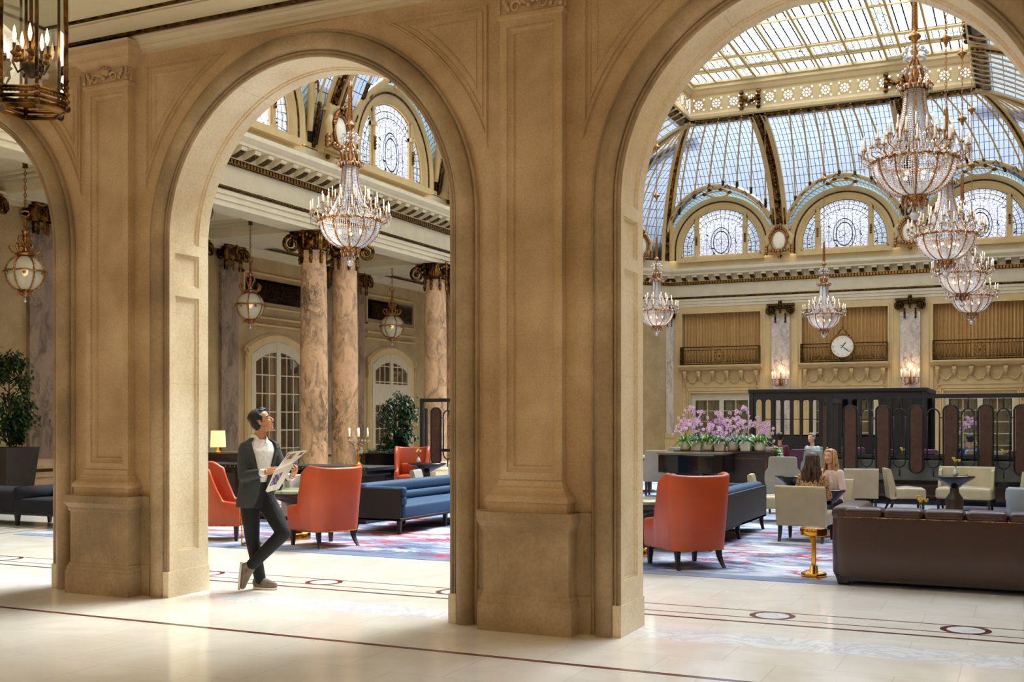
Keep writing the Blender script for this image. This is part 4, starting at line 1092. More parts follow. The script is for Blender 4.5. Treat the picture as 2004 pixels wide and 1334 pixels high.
# ================================================================= CHANDELIERS
def make_chandelier():
    t=thing('crystal_chandelier','x','chandelier')
    # stem, knobs, finial
    b=B(); b.lathe([(.0,.14),(.03,.15),(.05,.19),(.10,.24),(.14,.30),(.16,.34),(.13,.36),(.0,.36)],20)
    for k in range(8):
        a=k*PI/4; b.tube([(.1*cos(a),.1*sin(a),.33),(.17*cos(a),.17*sin(a),.27),(.15*cos(a),.15*sin(a),.18),(.1*cos(a),.1*sin(a),.2)],[.014,.018,.014,.008],6)
    b.obj('bottom_crown','copper',t)
    b=B(); b.ball((0,0,.065),.065,16); 
    for k in range(10):
        a=k*PI/5; b.octa((.15*cos(a),.15*sin(a),.2),.014,.04); b.octa((.09*cos(a),.09*sin(a),.14),.012,.035)
    b.obj('crystal_ball','crystal',t)
    # bowl ribs
    def bowl(q): # q 0..1 bottom->rim
        return (.13+.41*sin(q*PI/2)**.95, .34+.46*(1-cos(q*PI/2))**.9)
    for k in range(12):
        a=k*PI/6; b=B()
        b.tube([(bowl(q/10)[0]*cos(a),bowl(q/10)[0]*sin(a),bowl(q/10)[1]) for q in range(11)],.013,6)
        for q in range(9): r,z=bowl((q+.5)/9); b.ball(((r+.01)*cos(a),(r+.01)*sin(a),z),.016,5)
        b.obj('bowl_rib','copper',t)
    b=B(); n=96
    b.tube([((.545+.0)*cos(a*2*PI/n),(.545)*sin(a*2*PI/n),.80+.018*abs(sin(a*PI/8))) for a in range(n)],.018,6,closed=True)
    for k in range(24):
        a=k*PI/12; b.ball((.56*cos(a),.56*sin(a),.815),.03,6); b.ball((.56*cos(a+.13),.56*sin(a+.13),.79),.02,5)
    b.obj('bowl_ring','copper',t)
    b=B()
    for k in range(96):
        if k%8==0: continue
        a=k*PI/48
        for q in range(22):
            r,z=bowl((q+.5)/22); b.octa((r*cos(a),r*sin(a),z),.0125*min(1,.45+r),.017)
    # column strands from crown to ring
    def colp(q): return (.13+.30*(1-q)**2.2, .86+.96*q)
    for k in range(48):
        if k%6==0: continue
        a=k*PI/24
        for q in range(34):
            r,z=colp((q+.5)/34); b.octa((r*cos(a),r*sin(a),z),.013,.017)
    for k in range(48):
        a=k*PI/24; b.octa((.57*cos(a),.57*sin(a),.755),.010,.03)
        if k%2: b.octa((.23*cos(a),.23*sin(a),1.80),.011,.04)
    for k in range(10):
        a=k*PI/5
        for r,z in ((.13,2.22),(.12,2.36),(.16,2.30),(.15,2.06)): b.ball((r*cos(a),r*sin(a),z),.026,6)
    b.obj('crystal_strands','crystal',t)['kind']='stuff'
    for k in range(8):
        a=k*PI/4; b=B(); b.tube([((colp(q/12)[0]+.01)*cos(a),(colp(q/12)[0]+.01)*sin(a),colp(q/12)[1]) for q in range(13)],.011,5)
        b.obj('column_rib','copper',t)
    # crown with scrolls, vase, top knob, stem
    b=B(); b.lathe([(.10,1.78),(.16,1.80),(.18,1.84),(.15,1.87),(.08,1.9),(.05,2.0),(.04,2.2),(.05,2.34),(.03,2.42),(.03,2.47),(.075,2.5),(.085,2.53),(.06,2.57),(.035,2.6),(.045,2.64),(.035,3.2),(.045,3.24),(.02,3.3),(0,3.34)],16)
    for k in range(10):
        a=k*PI/5; c_,s_=cos(a),sin(a)
        b.tube([(r*c_,r*s_,z) for r,z in ((.15,1.80),(.2,1.80),(.235,1.84),(.22,1.885),(.195,1.87))],[.022,.02,.018,.016,.01],6)
        b.tube([(r*c_,r*s_,z) for r,z in ((.09,1.88),(.12,2.0),(.09,2.12),(.05,2.2))],[.014,.012,.010,.008],5)
    b.obj('crown','copper',t)
    # candle arms
    arm=[]
    first={}
    for tier,(n,R,zb) in enumerate(((20,.70,.97),(12,.50,1.14),(8,.32,1.24))):
        for k in range(n):
            a=(k+.5*(tier%2))*2*PI/n
            if tier not in first:
                b=B(); r0=R*.72 if tier==0 else R*.7
                b.tube([(r0,0,zb-.16),(r0+.08*R,0,zb-.20),(R,0,zb-.13),(R,0,zb-.03)],.008,5)
                b.lathe([(.008,zb-.05),(.035,zb-.035),(.04,zb-.02),(.014,zb-.02),(.018,zb+.0),(.0,zb)],8,c=(R,0,0))
                b.mi=1
                for q in range(6):
                    aa=q*PI/3; b.octa((R+.038*cos(aa),.038*sin(aa),zb-.06),.010,.03)
                b.octa((R,0,zb-.18),.015,.05); b.octa((R-.1*R,0.02,zb-.14),.014,.03);b.octa((R-.18*R,-.02,zb-.12),.014,.03)
                o=b.obj('candle_arm',['copper','crystal'],t)
                b=B(); b.lathe([(.013,zb),(.013,zb+.125),(.0,zb+.13)],8,c=(R,0,0)); b.mi=1; b.lathe([(0,zb+.13),(.009,zb+.145),(.007,zb+.165),(0,zb+.185)],6,c=(R,0,0))
                c_=b.obj('candle',['candle','flame'],o); first[tier]=(o,c_)
                o.rotation_euler=(0,0,a)
            else:
                o0,c0=first[tier]; o=o0.copy(); C.objects.link(o); o.rotation_euler=(0,0,a); c2=c0.copy(); C.objects.link(c2); c2.parent=o
    # inner bulbs inside the bowl
    for k in range(6):
        b=B(); a=k*PI/3; b.ball((.22*cos(a),.22*sin(a),.62),.03,8); b.obj('inner_bulb',emit('inner_bulb','ffd0a8',2.5) if 'inner_bulb' not in bpy.data.materials else bpy.data.materials['inner_bulb'],t)
    return t
def chain(parent,z0,z1,knobs=()):
    b=B(); pz=.075; n=int((z1-z0)/pz)
    for k in range(n):
        z=z0+(k+.5)*(z1-z0)/n; r=.022
        b.tube([((r*cos(q*PI/3)) if k%2 else 0,(r*cos(q*PI/3)) if k%2==0 else 0,z+.047*sin(q*PI/3)) for q in range(6)],.0075,4,closed=True)
    o=b.obj('chain','copper',parent)
    for z in knobs:
        b=B(); b.lathe([(.02,z-.13),(.035,z-.08),(.05,z-.05),(.11,z),(.11,z+.03),(.05,z+.07),(.03,z+.12),(.02,z+.15)],14); b.obj('chain_knob','copper',parent)
ch=make_chandelier()
CH=[(-10.96,16.7,'large crystal chandelier hanging in the middle archway'),(-1.36,16.1,'largest and nearest crystal chandelier in the right archway'),(-1.36,22.85,'second crystal chandelier down the receding row, below the largest one'),
 (-1.36,29.1,'third crystal chandelier down the receding row of four'),(-1.36,34.5,'smallest and lowest crystal chandelier in the receding row of four'),
 (-6.15,38.4,'small crystal chandelier hanging alone in front of the clock balcony'),(-10.96,34.9,'small crystal chandelier beside the left edge of the right archway')]
for i,(x,y,l) in enumerate(CH):
    o=ch if i==0 else dup(ch,(x,y,4.39),.13*i,l)
    if i==0: ch.location=(x,y,4.39); ch['label']=l; ch['group']='crystal chandeliers of the court'
ztop=ZSK-.1-4.39
for i,o in enumerate([q for q in bpy.data.objects if q.get('category')=='chandelier']):
    y=o.location.y; zt=ztop if y<38 else ZB0-4.39-.05
    chain(o,3.32,zt,(5.3,) if y<20 else ((4.6,6.2) if y<38 else (5.4,)))
# ================================================================= GLOBE LANTERNS in the aisle
def globe_lantern():
    t=thing('globe_lantern','x','lamp')       # origin at the ceiling canopy
    b=B(); b.lathe([(0,0),(.13,0),(.12,-.02),(.05,-.05),(.04,-.12),(.05,-.15),(0,-.16)],20); b.obj('canopy','bronze',t)
    b=B(); 
    for k in range(11):
        z=-.18-k*.062; r=.02
        b.tube([((r*cos(q*PI/3)) if k%2 else 0,(r*cos(q*PI/3)) if k%2==0 else 0,z+.04*sin(q*PI/3)) for q in range(6)],.008,4,closed=True)
    b.obj('chain','gold',t)
    b=B(); b.tube([(.07*cos(q*PI/4),0,-.93+.05*sin(q*PI/4)) for q in range(8)],.016,5,closed=True)
    b.lathe([(.02,-.96),(.025,-1.0),(.03,-1.2),(.06,-1.22),(.06,-1.25),(.03,-1.28),(.035,-1.45),(.02,-1.5),(.05,-1.56),(.05,-1.62)],12)
    for k in range(6):
        a=k*PI/3; c_,s_=cos(a),sin(a)
        b.tube([(r*c_,r*s_,z) for r,z in ((.03,-1.32),(.09,-1.30),(.11,-1.37),(.06,-1.44),(.06,-1.5))],.016,5)
        b.tube([(r*c_,r*s_,z) for r,z in ((.05,-1.6),(.15,-1.62),(.22,-1.57),(.25,-1.5),(.21,-1.46),(.18,-1.5))],[.02,.02,.02,.018,.014,.01],6)
    b.obj('scroll_stem','copper',t)
    b=B(); G=-1.93; 
    b.lathe([(.30*sin(PI*j/14),-.30*1.0*cos(PI*j/14)*(.95 if j>7 else 1.08)+0) for j in range(1,14)],28,c=(0,0,G)); 
    gl=plain('seeded_glass','c9c6b4',.15,var=.15,sc=30)
    s=N('lantern_glass'); n=s.noise(34,3).outputs[0]; bm=s.n('Bump',{'Height':n,'Strength':.5}).outputs[0]
    p=s.n('BsdfPrincipled',{'Base Color':lin('e4e0cc'),'Roughness':.18,'Normal':bm,'Transmission Weight':.0}).outputs[0]
    tr=s.n('BsdfTransparent',{'Color':(.9,.9,.8,1)}).outputs[0]
    m_=s.fin(s.n('MixShader',{0:.45,1:p,2:tr}).outputs[0])
    b.obj('glass_globe',m_,t)
    b=B(); b.lathe([(.02,G+.02),(.05,G+.05),(.05,G-.02),(.02,G-.06)],10); b.obj('bulb',emit('lantern_bulb','ffcf8a',1.3),t)
    b=B()
    for k in range(6):
        a=k*PI/3; b.tube([(.315*sin(PI*j/14)*cos(a),.315*sin(PI*j/14)*sin(a),G-.315*cos(PI*j/14)*(.95 if j>7 else 1.08)) for j in range(1,14)],.015,5)
    b.tube([(.325*cos(q*PI/18),.325*sin(q*PI/18),G+.02*abs(sin(q*PI/6))) for q in range(36)],.014,5,closed=True)
    for k in range(12):
        a=k*PI/6; b.ball((.33*cos(a),.33*sin(a),G-.03*(k%2)),.03,6)
    b.lathe([(.14,G+.28),(.17,G+.31),(.12,G+.34),(.05,G+.36)],14); b.lathe([(.13,G-.29),(.1,G-.33),(.05,G-.35),(.05,G-.40),(.02,G-.42)],14)
    for k in range(8): a=k*PI/4; b.tube([(.1*cos(a),.1*sin(a),G-.31),(.13*cos(a),.13*sin(a),G-.36),(.08*cos(a),.08*sin(a),G-.39)],.012,5)
    b.obj('globe_frame','copper',t)
    b=B(); b.ball((0,0,G-.49),.028,8); b.octa((0,0,G-.44),.012,.03); b.obj('crystal_drop','crystal',t)
    return t
gl0=globe_lantern(); gl0.scale=(1.1,)*3
for i,(y,l) in enumerate(((21.54,'gilt globe lantern left of the peach columns in the middle archway'),(28.15,'gilt globe lantern between the second and third peach columns'),(14.9,'gilt globe lantern hanging in the far left archway'))):
    if i==0: gl0.location=(-17,y,6.53); gl0['label']=l; gl0['group']='globe lanterns along the side aisle'
    else: dup(gl0,(-17,y,6.53),.4*i,l)
# ================================================================= HEX LANTERN in the corridor
t=thing('hexagonal_lantern','large hexagonal glass and bronze lantern in the top left corner','lamp',(-5.72,5.06,3.62),TH+math.radians(2))
R0=.215; H0=1.0
def hx(k,r=R0,z=0): a=k*PI/3; return (r*cos(a),r*sin(a),z)
bp=B(); b=B()
for z,r,rr in ((0,R0*1.02,.014),(.035,R0*1.04,.012),(.068,R0*1.03,.009),(.09,R0,.01)):
    for k in range(6): b.tube([hx(k,r,z),hx(k+1,r,z)],rr,6)
tr_=B()
for z,r,rr in ((H0,R0,.016),(H0+.05,R0*1.05,.014)):
    for k in range(6): tr_.tube([hx(k,r,z),hx(k+1,r,z)],rr,6)
tr_.obj('top_ring','bronze',t)
for k in range(6):
    p,q=hx(k,R0*1.02,0),hx(k+1,R0*1.02,0); p2,q2=hx(k,R0*.82,-.03),hx(k+1,R0*.82,-.03)
    bp.add([p,q,q2,p2],[(0,1,2,3)])
bp.obj('bottom_plate','bronze',t); b.obj('bottom_ring','bronze',t)
b=B()
for k in range(6):
    for j in range(9):
        f=(j+.5)/9; p=hx(k,R0*1.03,.068);q=hx(k+1,R0*1.03,.068); b.ball(tuple(p[i]+(q[i]-p[i])*f for i in range(3)),.012,6)
b.obj('bead_row','antique',t)
for k in range(6):
    b=B(); x,y,_=hx(k); b.tube([(x,y,.0),(x,y,H0)],.012,6); b.tube([(x*1.05,y*1.05,.03),(x*1.05,y*1.05,H0)],.007,5)
    for j in range(5): b.ball((x*1.05,y*1.05,.0+.045*j),.024-.003*j,6); b.ball((x*1.05,y*1.05,H0-.045*j),.024-.003*j,6)
    b.tube([(x*1.02,y*1.02,H0-.1),(x*1.25,y*1.25,H0-.02),(x*1.3,y*1.3,H0+.08),(x*1.1,y*1.1,H0+.1)],.015,5)
    b.obj('corner_post','antique',t)
    b=B(); p=hx(k,R0*.985,.09);q=hx(k+1,R0*.985,.09); b.add([p,q,(q[0],q[1],H0),(p[0],p[1],H0)],[(0,1,2,3)]); b.obj('glass_pane','pane',t)
b=B(); b.lathe([(R0*1.05,H0+.05),(R0*.8,H0+.18),(.06,H0+.4),(.03,H0+.5),(.03,H0+.55),(0,H0+.56)],6); b.obj('lantern_roof','bronze',t)
b=B(); b.lathe([(0,.22),(.02,.2),(.05,.24),(.07,.27),(.03,.3),(.015,.4),(.03,.46),(.012,.5),(.012,.95)],12)
for k in range(5):
    a=k*2*PI/5; b.tube([(.02*cos(a),.02*sin(a),.28),(.08*cos(a),.08*sin(a),.22),(.11*cos(a),.11*sin(a),.28),(.10*cos(a),.10*sin(a),.33)],.009,5)
    b.lathe([(.01,.32),(.03,.34),(.012,.355),(.012,.40),(0,.40)],8,c=(.10*cos(a),.10*sin(a),0))
    for q in range(3): b.ball((.09*cos(a+.2*q),.09*sin(a+.2*q),.3+.03*q),.022,6)
b.obj('candle_cluster','bronze',t)
for k in range(5):
    a=k*2*PI/5; b=B(); b.lathe([(0,.40),(.011,.43),(.013,.455),(.007,.49),(0,.515)],8,c=(.10*cos(a),.10*sin(a),0)); b.obj('flame_bulb','wflame',t)
b=B()
for k in range(4): z=H0+.58+k*.06; b.tube([((.02*cos(q*PI/3)) if k%2 else 0,(.02*cos(q*PI/3)) if k%2==0 else 0,z+.04*sin(q*PI/3)) for q in range(6)],.008,4,closed=True)
b.lathe([(0,H0+.80),(.1,H0+.80),(.09,H0+.76),(.02,H0+.74)],16); b.obj('chain','bronze',t)
hexl=t; hexl['group']='hexagonal lanterns along the corridor'
for i,(x,y,l) in enumerate(((-.9,1.2,'added out-of-view hexagonal lantern for corridor fill light, overhead above the camera'),(-9.8,1.2,'added out-of-view hexagonal lantern for fill light, farther left along the corridor'),(2.5,3.0,'added out-of-view hexagonal lantern for fill light, in the corridor right of the camera'),(-14,3.0,'added out-of-view hexagonal lantern for fill light, far left end of the corridor'),(-5,-2.2,'added out-of-view hexagonal lantern for fill light, behind the camera to the left'),(0,-2.2,'added out-of-view hexagonal lantern for fill light, directly behind the camera'))):
    dup(hexl,(x,y,3.62),.3*i,l)  # unseen copies, added as housings for the corridor fill lamps
# wall sconces
def sconce():
    t=thing('wall_sconce','x','lamp')
    b=B(); b.tube([(0,0,-.25),(0,-.08,-.2),(0,-.1,0),(0,-.06,.25)],[.03,.05,.04,.02],8)
    for k in range(7):
        a=PI+PI*k/6; r=.3 if k%2==0 else .2
        b.tube([(0,-.08,-.15),(.5*r*cos(a),-.08+.5*r*sin(a),-.28),(r*cos(a),-.08+r*sin(a),-.2),(r*cos(a),-.08+r*sin(a),-.02)],.014,5)
        b.lathe([(.01,-.04),(.035,-.02),(.035,0),(0,0)],8,c=(r*cos(a),-.08+r*sin(a),0))
    b.obj('bracket','copper',t)
    for k in range(7):
        a=PI+PI*k/6; r=.3 if k%2==0 else .2
        b=B(); b.lathe([(.018,0),(.018,.2),(0,.2)],8,c=(r*cos(a),-.08+r*sin(a),0)); b.mi=1; b.lathe([(0,.2),(.016,.22),(.012,.26),(0,.30)],8,c=(r*cos(a),-.08+r*sin(a),0)); b.obj('candle',['candle','wflame'],t)
    return t
sc0=sconce(); sc0.location=(-8.5,YW-.12,3.2); sc0['label']='lit candle sconce on the grey pilaster left of the clock'; sc0['group']='candle sconces on the clock wall'
dup(sc0,(-3.78,YW-.12,3.2),0,'lit candle sconce on the grey pilaster right of the clock')
# ================================================================= SEATING
def leg(parent,x,y,z1,r0=.028,r1=.016,dx=0,dy=0,mat='espresso',name='leg'):
    b=B(); n=6; rings=[]
    for q in range(n+1):
        t=q/n; r=r0+(r1-r0)*t; k=t*t
        rings.append([(x+dx*k+sx*r,y+dy*k+sy*r,z1*(1-t)) for sx,sy in ((-1,-1),(1,-1),(1,1),(-1,1))])
    b.loft(rings,caps=True,smooth=False); return b.obj(name,mat,parent)
def wing_chair(label,loc,rz,group='orange leather wing chairs'):
    t=thing('wing_chair',label,'chair',loc,rz,group)
    # stations along the shell: (x,y,ztop)
    def shell(u):   # u -1..1
        s_=1 if u>=0 else -1; a=abs(u)
        if a>.45:   # straight arm part from corner (y=-.2) to front (y=.36)
            f=(a-.45)/.55; x=.335; y=-.20+.56*f
        else:
            th=a/.45*PI/2; x=.335*sin(th)**.75 if th>0 else 0; y=-.37+.17*(1-cos(th))**1.3
        return s_*x,y
    def ztop(u):
        a=abs(u)
        if a<.45: return 1.035+.03*(a/.45)**2
        if a<.62: f=(a-.45)/.17; return 1.065-.10*f*f
        if a<.78: f=(a-.62)/.16; return .965-.41*(f**.75)
        f=(a-.78)/.22; return .555-.03*f
    NU=72; b=B(); rings=[]
    for i in range(NU+1):
        u=-1+2*i/NU; x,y=shell(u); e=.01; xa,ya=shell(max(-1,u-e)); xb,yb=shell(min(1,u+e))
        tx,ty=xb-xa,yb-ya; L=math.hypot(tx,ty) or 1; nx,ny=ty/L,-tx/L   # outward
        zt=ztop(u); thk=.075
        def P(off,z):
            fl=.055*max(0,(z-.2)/.85)*(1 if y<.1 else .5)
            return (x+nx*(off+fl),y+ny*(off+fl)-(.05*max(0,z-.5) if abs(u)<.6 else 0),z)
        r=.03
        rings.append([P(0,.21),P(.004,.5*(.21+zt)),P(0,zt-r),P(-r*.3,zt-r*.3),P(-thk*.5,zt),P(-thk+r*.3,zt-r*.3),P(-thk,zt-r),P(-thk,.5*(.21+zt)),P(-thk,.3),P(-thk,.21)])
    b.loft(rings,closed=False,smooth=True)
    for ring in (rings[0],rings[-1]): b.add(ring,[tuple(range(len(ring)))],smooth=False)
    b.obj('shell','orange',t)
    b=B(); b.rbox(-.29,.29,-.28,.37,.212,.33,.02); b.obj('seat_base','orange',t)
    b=B(); b.rbox(-.26,.26,-.24,.385,.33,.44,.045,4,.02); b.obj('seat_cushion','orange',t)
    b=B(); b.X=Matrix.Translation((0,-.215,.55))@Matrix.Rotation(math.radians(-12),4,'X'); b.rbox(-.24,.24,-.05,.05,-.12,.14,.045,4); b.obj('back_cushion','orange',t)
    b=B(); b.tube([(r_[0][0],r_[0][1],.215) for r_ in rings],.006,5); b.obj('nail_trim','gold',t)
    leg(t,-.26,-.26,.21,.028,.016,-.03,-.09); leg(t,.26,-.26,.21,.028,.016,.03,-.09); leg(t,-.29,.31,.21,.03,.018); leg(t,.29,.31,.21,.03,.018)
    return t
R_=math.radians
wing_chair('orange leather wing chair seen from behind in the right archway',(-3.44,12.05,0),R_(46))
wing_chair('orange leather wing chair seen from behind, between the standing man and the blue sofa',(-8.28,12.02,0),R_(67))
wing_chair('orange leather wing chair facing right behind the standing man, cut by the stone reveal',(-10.02,12.03,0),R_(-66))
wing_chair('small distant orange wing chair facing the camera between plant and black screen',(-12.1,20.85,0),R_(205))
def slipper(label,loc,rz,mat='creamleather',name='slipper_chair',group='cream leather slipper chairs',w=.3,h=.76):
    t=thing(name,label,'chair',loc,rz,group)
    b=B(); b.rbox(-w,w,-.24,.34,.22,.40,.04,4,.045); b.obj('seat',mat,t)
    b=B(); k=.14
    prof=[(-.27,.22),(-.335,h-.03),(-.33,h),(-.27,h),(-.255,h-.03),(-.17,.40),(-.17,.22)]
    b.loft([[(x,y,z) for y,z in prof] for x in (-w,-w+.015,w-.015,w)],caps=False,smooth=False)
    b.add([(-w,y,z) for y,z in prof],[tuple(range(7))]);b.add([(w,y,z) for y,z in prof],[tuple(reversed(range(7)))])
    b.obj('backrest',mat,t,bevel=.012)
    for x in (-w+.045,w-.045): leg(t,x,-.22,.22,.026,.016,0,-.07); leg(t,x,.29,.22,.026,.016)
    return t
CG='cream leather slipper chairs'
slipper('cream slipper chair seen from behind, under the brown haired person',(-2.68,15.22,0),R_(-4),w=.33)
slipper('cream slipper chair facing right in front of the grey wing-back chair',(-3.72,17.9,0),R_(-82))
slipper('cream slipper chair with its back showing, right of the blonde person',(-2.72,20.9,0),R_(14))
slipper('cream slipper chair facing right in front of the metal screen, left of the round table',(-1.97,21.1,0),R_(-76))
slipper('cream slipper chair seen from behind at the right edge of the photo',(.12,21.0,0),R_(28))
slipper('cream slipper chair half hidden at the far right edge',(.45,21.75,0),R_(160))
slipper('low grey patterned slipper chair behind the blue sofa',(-9.45,17.0,0),R_(-75),'greyfab','slipper_chair','x',.27)
slipper('cream slipper chair cut by the stone pier beside the distant orange chair',(-10.3,20.0,0),R_(10))
slipper('cream chair carrying the blonde person',(-2.6,16.72,0),R_(165),w=.26)
# tufted loveseat
t=thing('loveseat','cream tufted leather loveseat behind the round pedestal table','sofa',(-.95,21.45,0),R_(176))
b=B(); b.rbox(-.47,.47,-.24,.33,.22,.41,.05,4,.05); b.obj('seat','creamleather',t)
b=B(); prof=[(-.27,.22),(-.33,.76),(-.32,.79),(-.26,.79),(-.24,.76),(-.16,.40),(-.16,.22)]
b.loft([[(x,y+(.05 if abs(x)>.4 else 0),z) for y,z in prof] for x in (-.47,-.42,0,.42,.47)],smooth=False); b.add([(-.47,y+.05,z) for y,z in prof],[tuple(range(7))]);b.add([(.47,y+.05,z) for y,z in prof],[tuple(reversed(range(7)))])
b.obj('backrest','creamleather',t,bevel=.015)
for k in range(5):
    b=B(); b.ball((-.3+.15*k,-.21,.65),.014,6); b.obj('button','creamleather',t)
for s_ in (-1,1):
    b=B(); b.loft([[(s_*.47,y,z) for y,z in ((-.28,.22),(-.28,.78),(-.1,.72),(.0,.45),(.05,.22))],[(s_*.41,y,z) for y,z in ((-.28,.22),(-.28,.78),(-.1,.72),(.0,.45),(.05,.22))]],caps=True,smooth=False); b.obj('side_wing','creamleather',t,bevel=.01)
for x in (-.42,.42): leg(t,x,-.22,.22,.026,.016,0,-.06); leg(t,x,.28,.22,.026,.016)
# grey wing-back dining chairs
def dining(label,loc,rz,mat='greyfab',group='grey upholstered dining chairs'):
    t=thing('dining_chair',label,'chair',loc,rz,group)
    b=B(); b.rbox(-.27,.27,-.25,.3,.34,.48,.03,3,.02); b.obj('seat',mat,t)
    b=B(); out=[(-.27,.34),(-.31,.62),(-.3,.74),(-.25,.80),(-.24,.98),(-.2,1.0),(.2,1.0),(.24,.98),(.25,.80),(.3,.74),(.31,.62),(.27,.34)]
    b.prism(out,-.31,-.23); b.obj('backrest',mat,t,bevel=.015)
    for x in (-.22,.22): leg(t,x,-.24,.35,.026,.018,0,-.04); leg(t,x,.25,.35,.026,.018)
    return t
dining('light grey wing-back dining chair right of the wooden planter cabinet',(-3.85,19.6,0),R_(12))
dining('grey dining chair beside the stone pier, left of the black piano',(-7.0,22.4,0),R_(10))
dining('grey dining chair directly behind the first, left of the orchids',(-7.25,25.2,0),R_(-10))
dining('grey dining chair under the man in the maroon sweater',(-5.4,26.4,0),R_(6))
dining('pale grey dining chair behind the brown haired person',(-3.9,23.6,0),R_(0))
dining('grey dining chair between the orchids and the maroon sweater man',(-6.35,25.6,0),R_(10))
dining('plum dining chair left of the brown haired person',(-4.35,24.6,0),R_(0),'plum','plum leather dining chairs')
dining('plum dining chair behind the second oval panel of the metal screen',(-3.6,26.2,0),R_(5),'plum','plum leather dining chairs')
dining('plum dining chair tilted behind the third oval panel',(-2.9,25.2,0),R_(40),'plum','plum leather dining chairs')
dining('plum dining chair behind the fourth oval panel',(-1.9,25.6,0),R_(0),'plum','plum leather dining chairs')
dining('plum dining chair at the far right behind the metal screen',(-.1,25.2,0),R_(0),'plum','plum leather dining chairs')
dining('dark plum dining chair just right of the planter cabinet',(-5.1,24.2,0),R_(0),'plum','plum leather dining chairs')
# blue sofas
def long_sofa(label,loc,rz,L=2.9):
    """local +Y long axis, faces +X, back at -X"""
    t=thing('panelled_sofa',label,'sofa',loc,rz,'dark panelled sofas with blue velvet')
    b=B(); b.box(-.44,-.40,0,L,.2,.66); b.box(-.44,.40,0,.035,.2,.66); b.box(-.44,.40,L-.035,L,.2,.66); b.box(-.44,.40,0,L,.2,.235); b.obj('wood_case','espresso',t,bevel=.006)
    b=B(); b.rbox(-.3,.44,.05,L-.05,.235,.42,.04,4,.02); b.obj('seat_cushion','bluevelvet',t)
    for z0,z1,x1 in ((.42,.56,-.16),(.55,.72,-.19)):
        b=B(); b.rbox(-.40,x1,.05,L-.05,z0,z1,.06,5); b.obj('back_roll','bluevelvet',t)
    for y0 in (.035,L-.135):
        for z0,z1 in ((.42,.55),(.54,.685)):
            b=B(); b.rbox(-.3,.45,y0,y0+.10,z0,z1,.045,4); b.obj('arm_roll','bluevelvet',t)
    b=B(); b.box(.40,.406,0,L,.232,.24); b.box(-.44,.405,-.003,0,.66,.668); b.obj('brass_line','brass',t)
    for x,dx in ((-.38,-.03),(.34,.0)):
        for y in (.08,L/2,L-.08): leg(t,x,y,.2,.03,.018,dx,0)
    return t
long_sofa('dark wood sofa with blue velvet rolls right of the orange chair, middle archway',(-8.42,13.5,0),0)
long_sofa('dark panelled blue velvet sofa seen from its back, behind the near orange chair',(-3.94,16.6,0),PI,3.2)
# chaise in the far left archway
t=thing('velvet_chaise','navy velvet chaise in the far left archway','sofa',(-14.1,12.2,0))
b=B(); b.rbox(-.1,2.0,.0,.75,.2,.42,.05,4,.02); b.obj('seat','navy',t)
b=B(); b.rbox(-1.5,.0,-.02,.8,.18,.56,.12,5); b.tube([(.0,.02,.5),(.0,.75,.5)],.11,12); b.obj('rolled_arm','navy',t)
b=B(); b.rbox(.0,2.0,.6,.78,.38,.58,.07,4); b.obj('back_roll','navy',t)
b=B(); b.box(-1.5,2.0,.03,.74,.17,.21); b.obj('plinth_rail','espresso',t)
for x in (-.05,1.9,-1.4):
    for y in (.06,.68): leg(t,x,y,.18,.035,.02)
# brown chesterfield seen from the back
t=thing('leather_sofa','long dark brown leather sofa with tufted top seen from behind in the foreground','sofa',(-1.74,11.26,0))
L=3.6
def yb(q): return q
b=B()
out=[(0,.10),(0,.68)]
def body(z0,z1,inset):   # rounded left corner plan
    pts=[(inset+.16*(1-sin(a)),inset+.16*(1-cos(a))) for a in [PI/2*k/6 for k in range(7)]]
    return pts
plan=[(0,.9)]+[(.14*(1-sin(PI/2*k/6)) ,.14*(1-cos(PI/2*k/6))+0) for k in range(6,-1,-1)][::1]
plan=[(0,.92),(0,.16)]+[(.16-.16*cos(PI/2*k/6),.16-.16*sin(PI/2*k/6)) for k in range(1,7)]+[(L-.16+.16*sin(PI/2*k/6),.16-.16*cos(PI/2*k/6)) for k in range(7)]+[(L,.92)]
def off(p,d):
    cx,cy=L/2,.46; x,y=p
    return (x+(d if x<cx else -d)*(1 if abs(x-cx)>L/2-.2 else 0), y+(d if y<.2 else 0))
rings=[[(*off(p,d),z) for p in plan] for d,z in ((.015,.09),(.0,.13),(-.005,.4),(.0,.68))]
b.loft(list(map(list,rings)),closed=False,smooth=True)
b.add([(*off(p,.0),.68) for p in plan],[tuple(range(len(plan)))],smooth=False)
b.obj('outer_shell','brownleather',t)
b=B(); b.tube([(*off(p,-.006),.685) for p in plan],.005,4); b.obj('piping','gold',t)
nb=9
for k in range(nb):
    b=B(); x0=.12+(L-.24)*k/nb; x1=.12+(L-.24)*(k+1)/nb; b.rbox(x0,x1,.005,.3,.66,.775,.05,5); b.obj('tufted_roll','brownleather',t)
for s_,x0 in ((0,.0),(1,L-.3)):
    b=B(); b.rbox(x0,x0+.3,.02,.95,.64,.79,.07,5); b.obj('arm_roll','brownleather',t)
b=B(); b.rbox(.25,L-.25,.28,.95,.12,.45,.05,4,.03); b.obj('seat_cushion','brownleather',t)
for x in (.04,L-.14):
    for y in (.04,.8): 
        b=B(); b.loft([[(x,y,.1),(x+.13,y,.1),(x+.13,y+.1,.1),(x,y+.1,.1)],[(x+.03,y+.02,0),(x+.13,y+.02,0),(x+.13,y+.09,0),(x+.03,y+.09,0)]],caps=True,smooth=False); b.obj('foot','black',t)
b=B(); b.box(.16,L-.16,.06,.85,.05,.1); b.obj('base_rail','black',t)
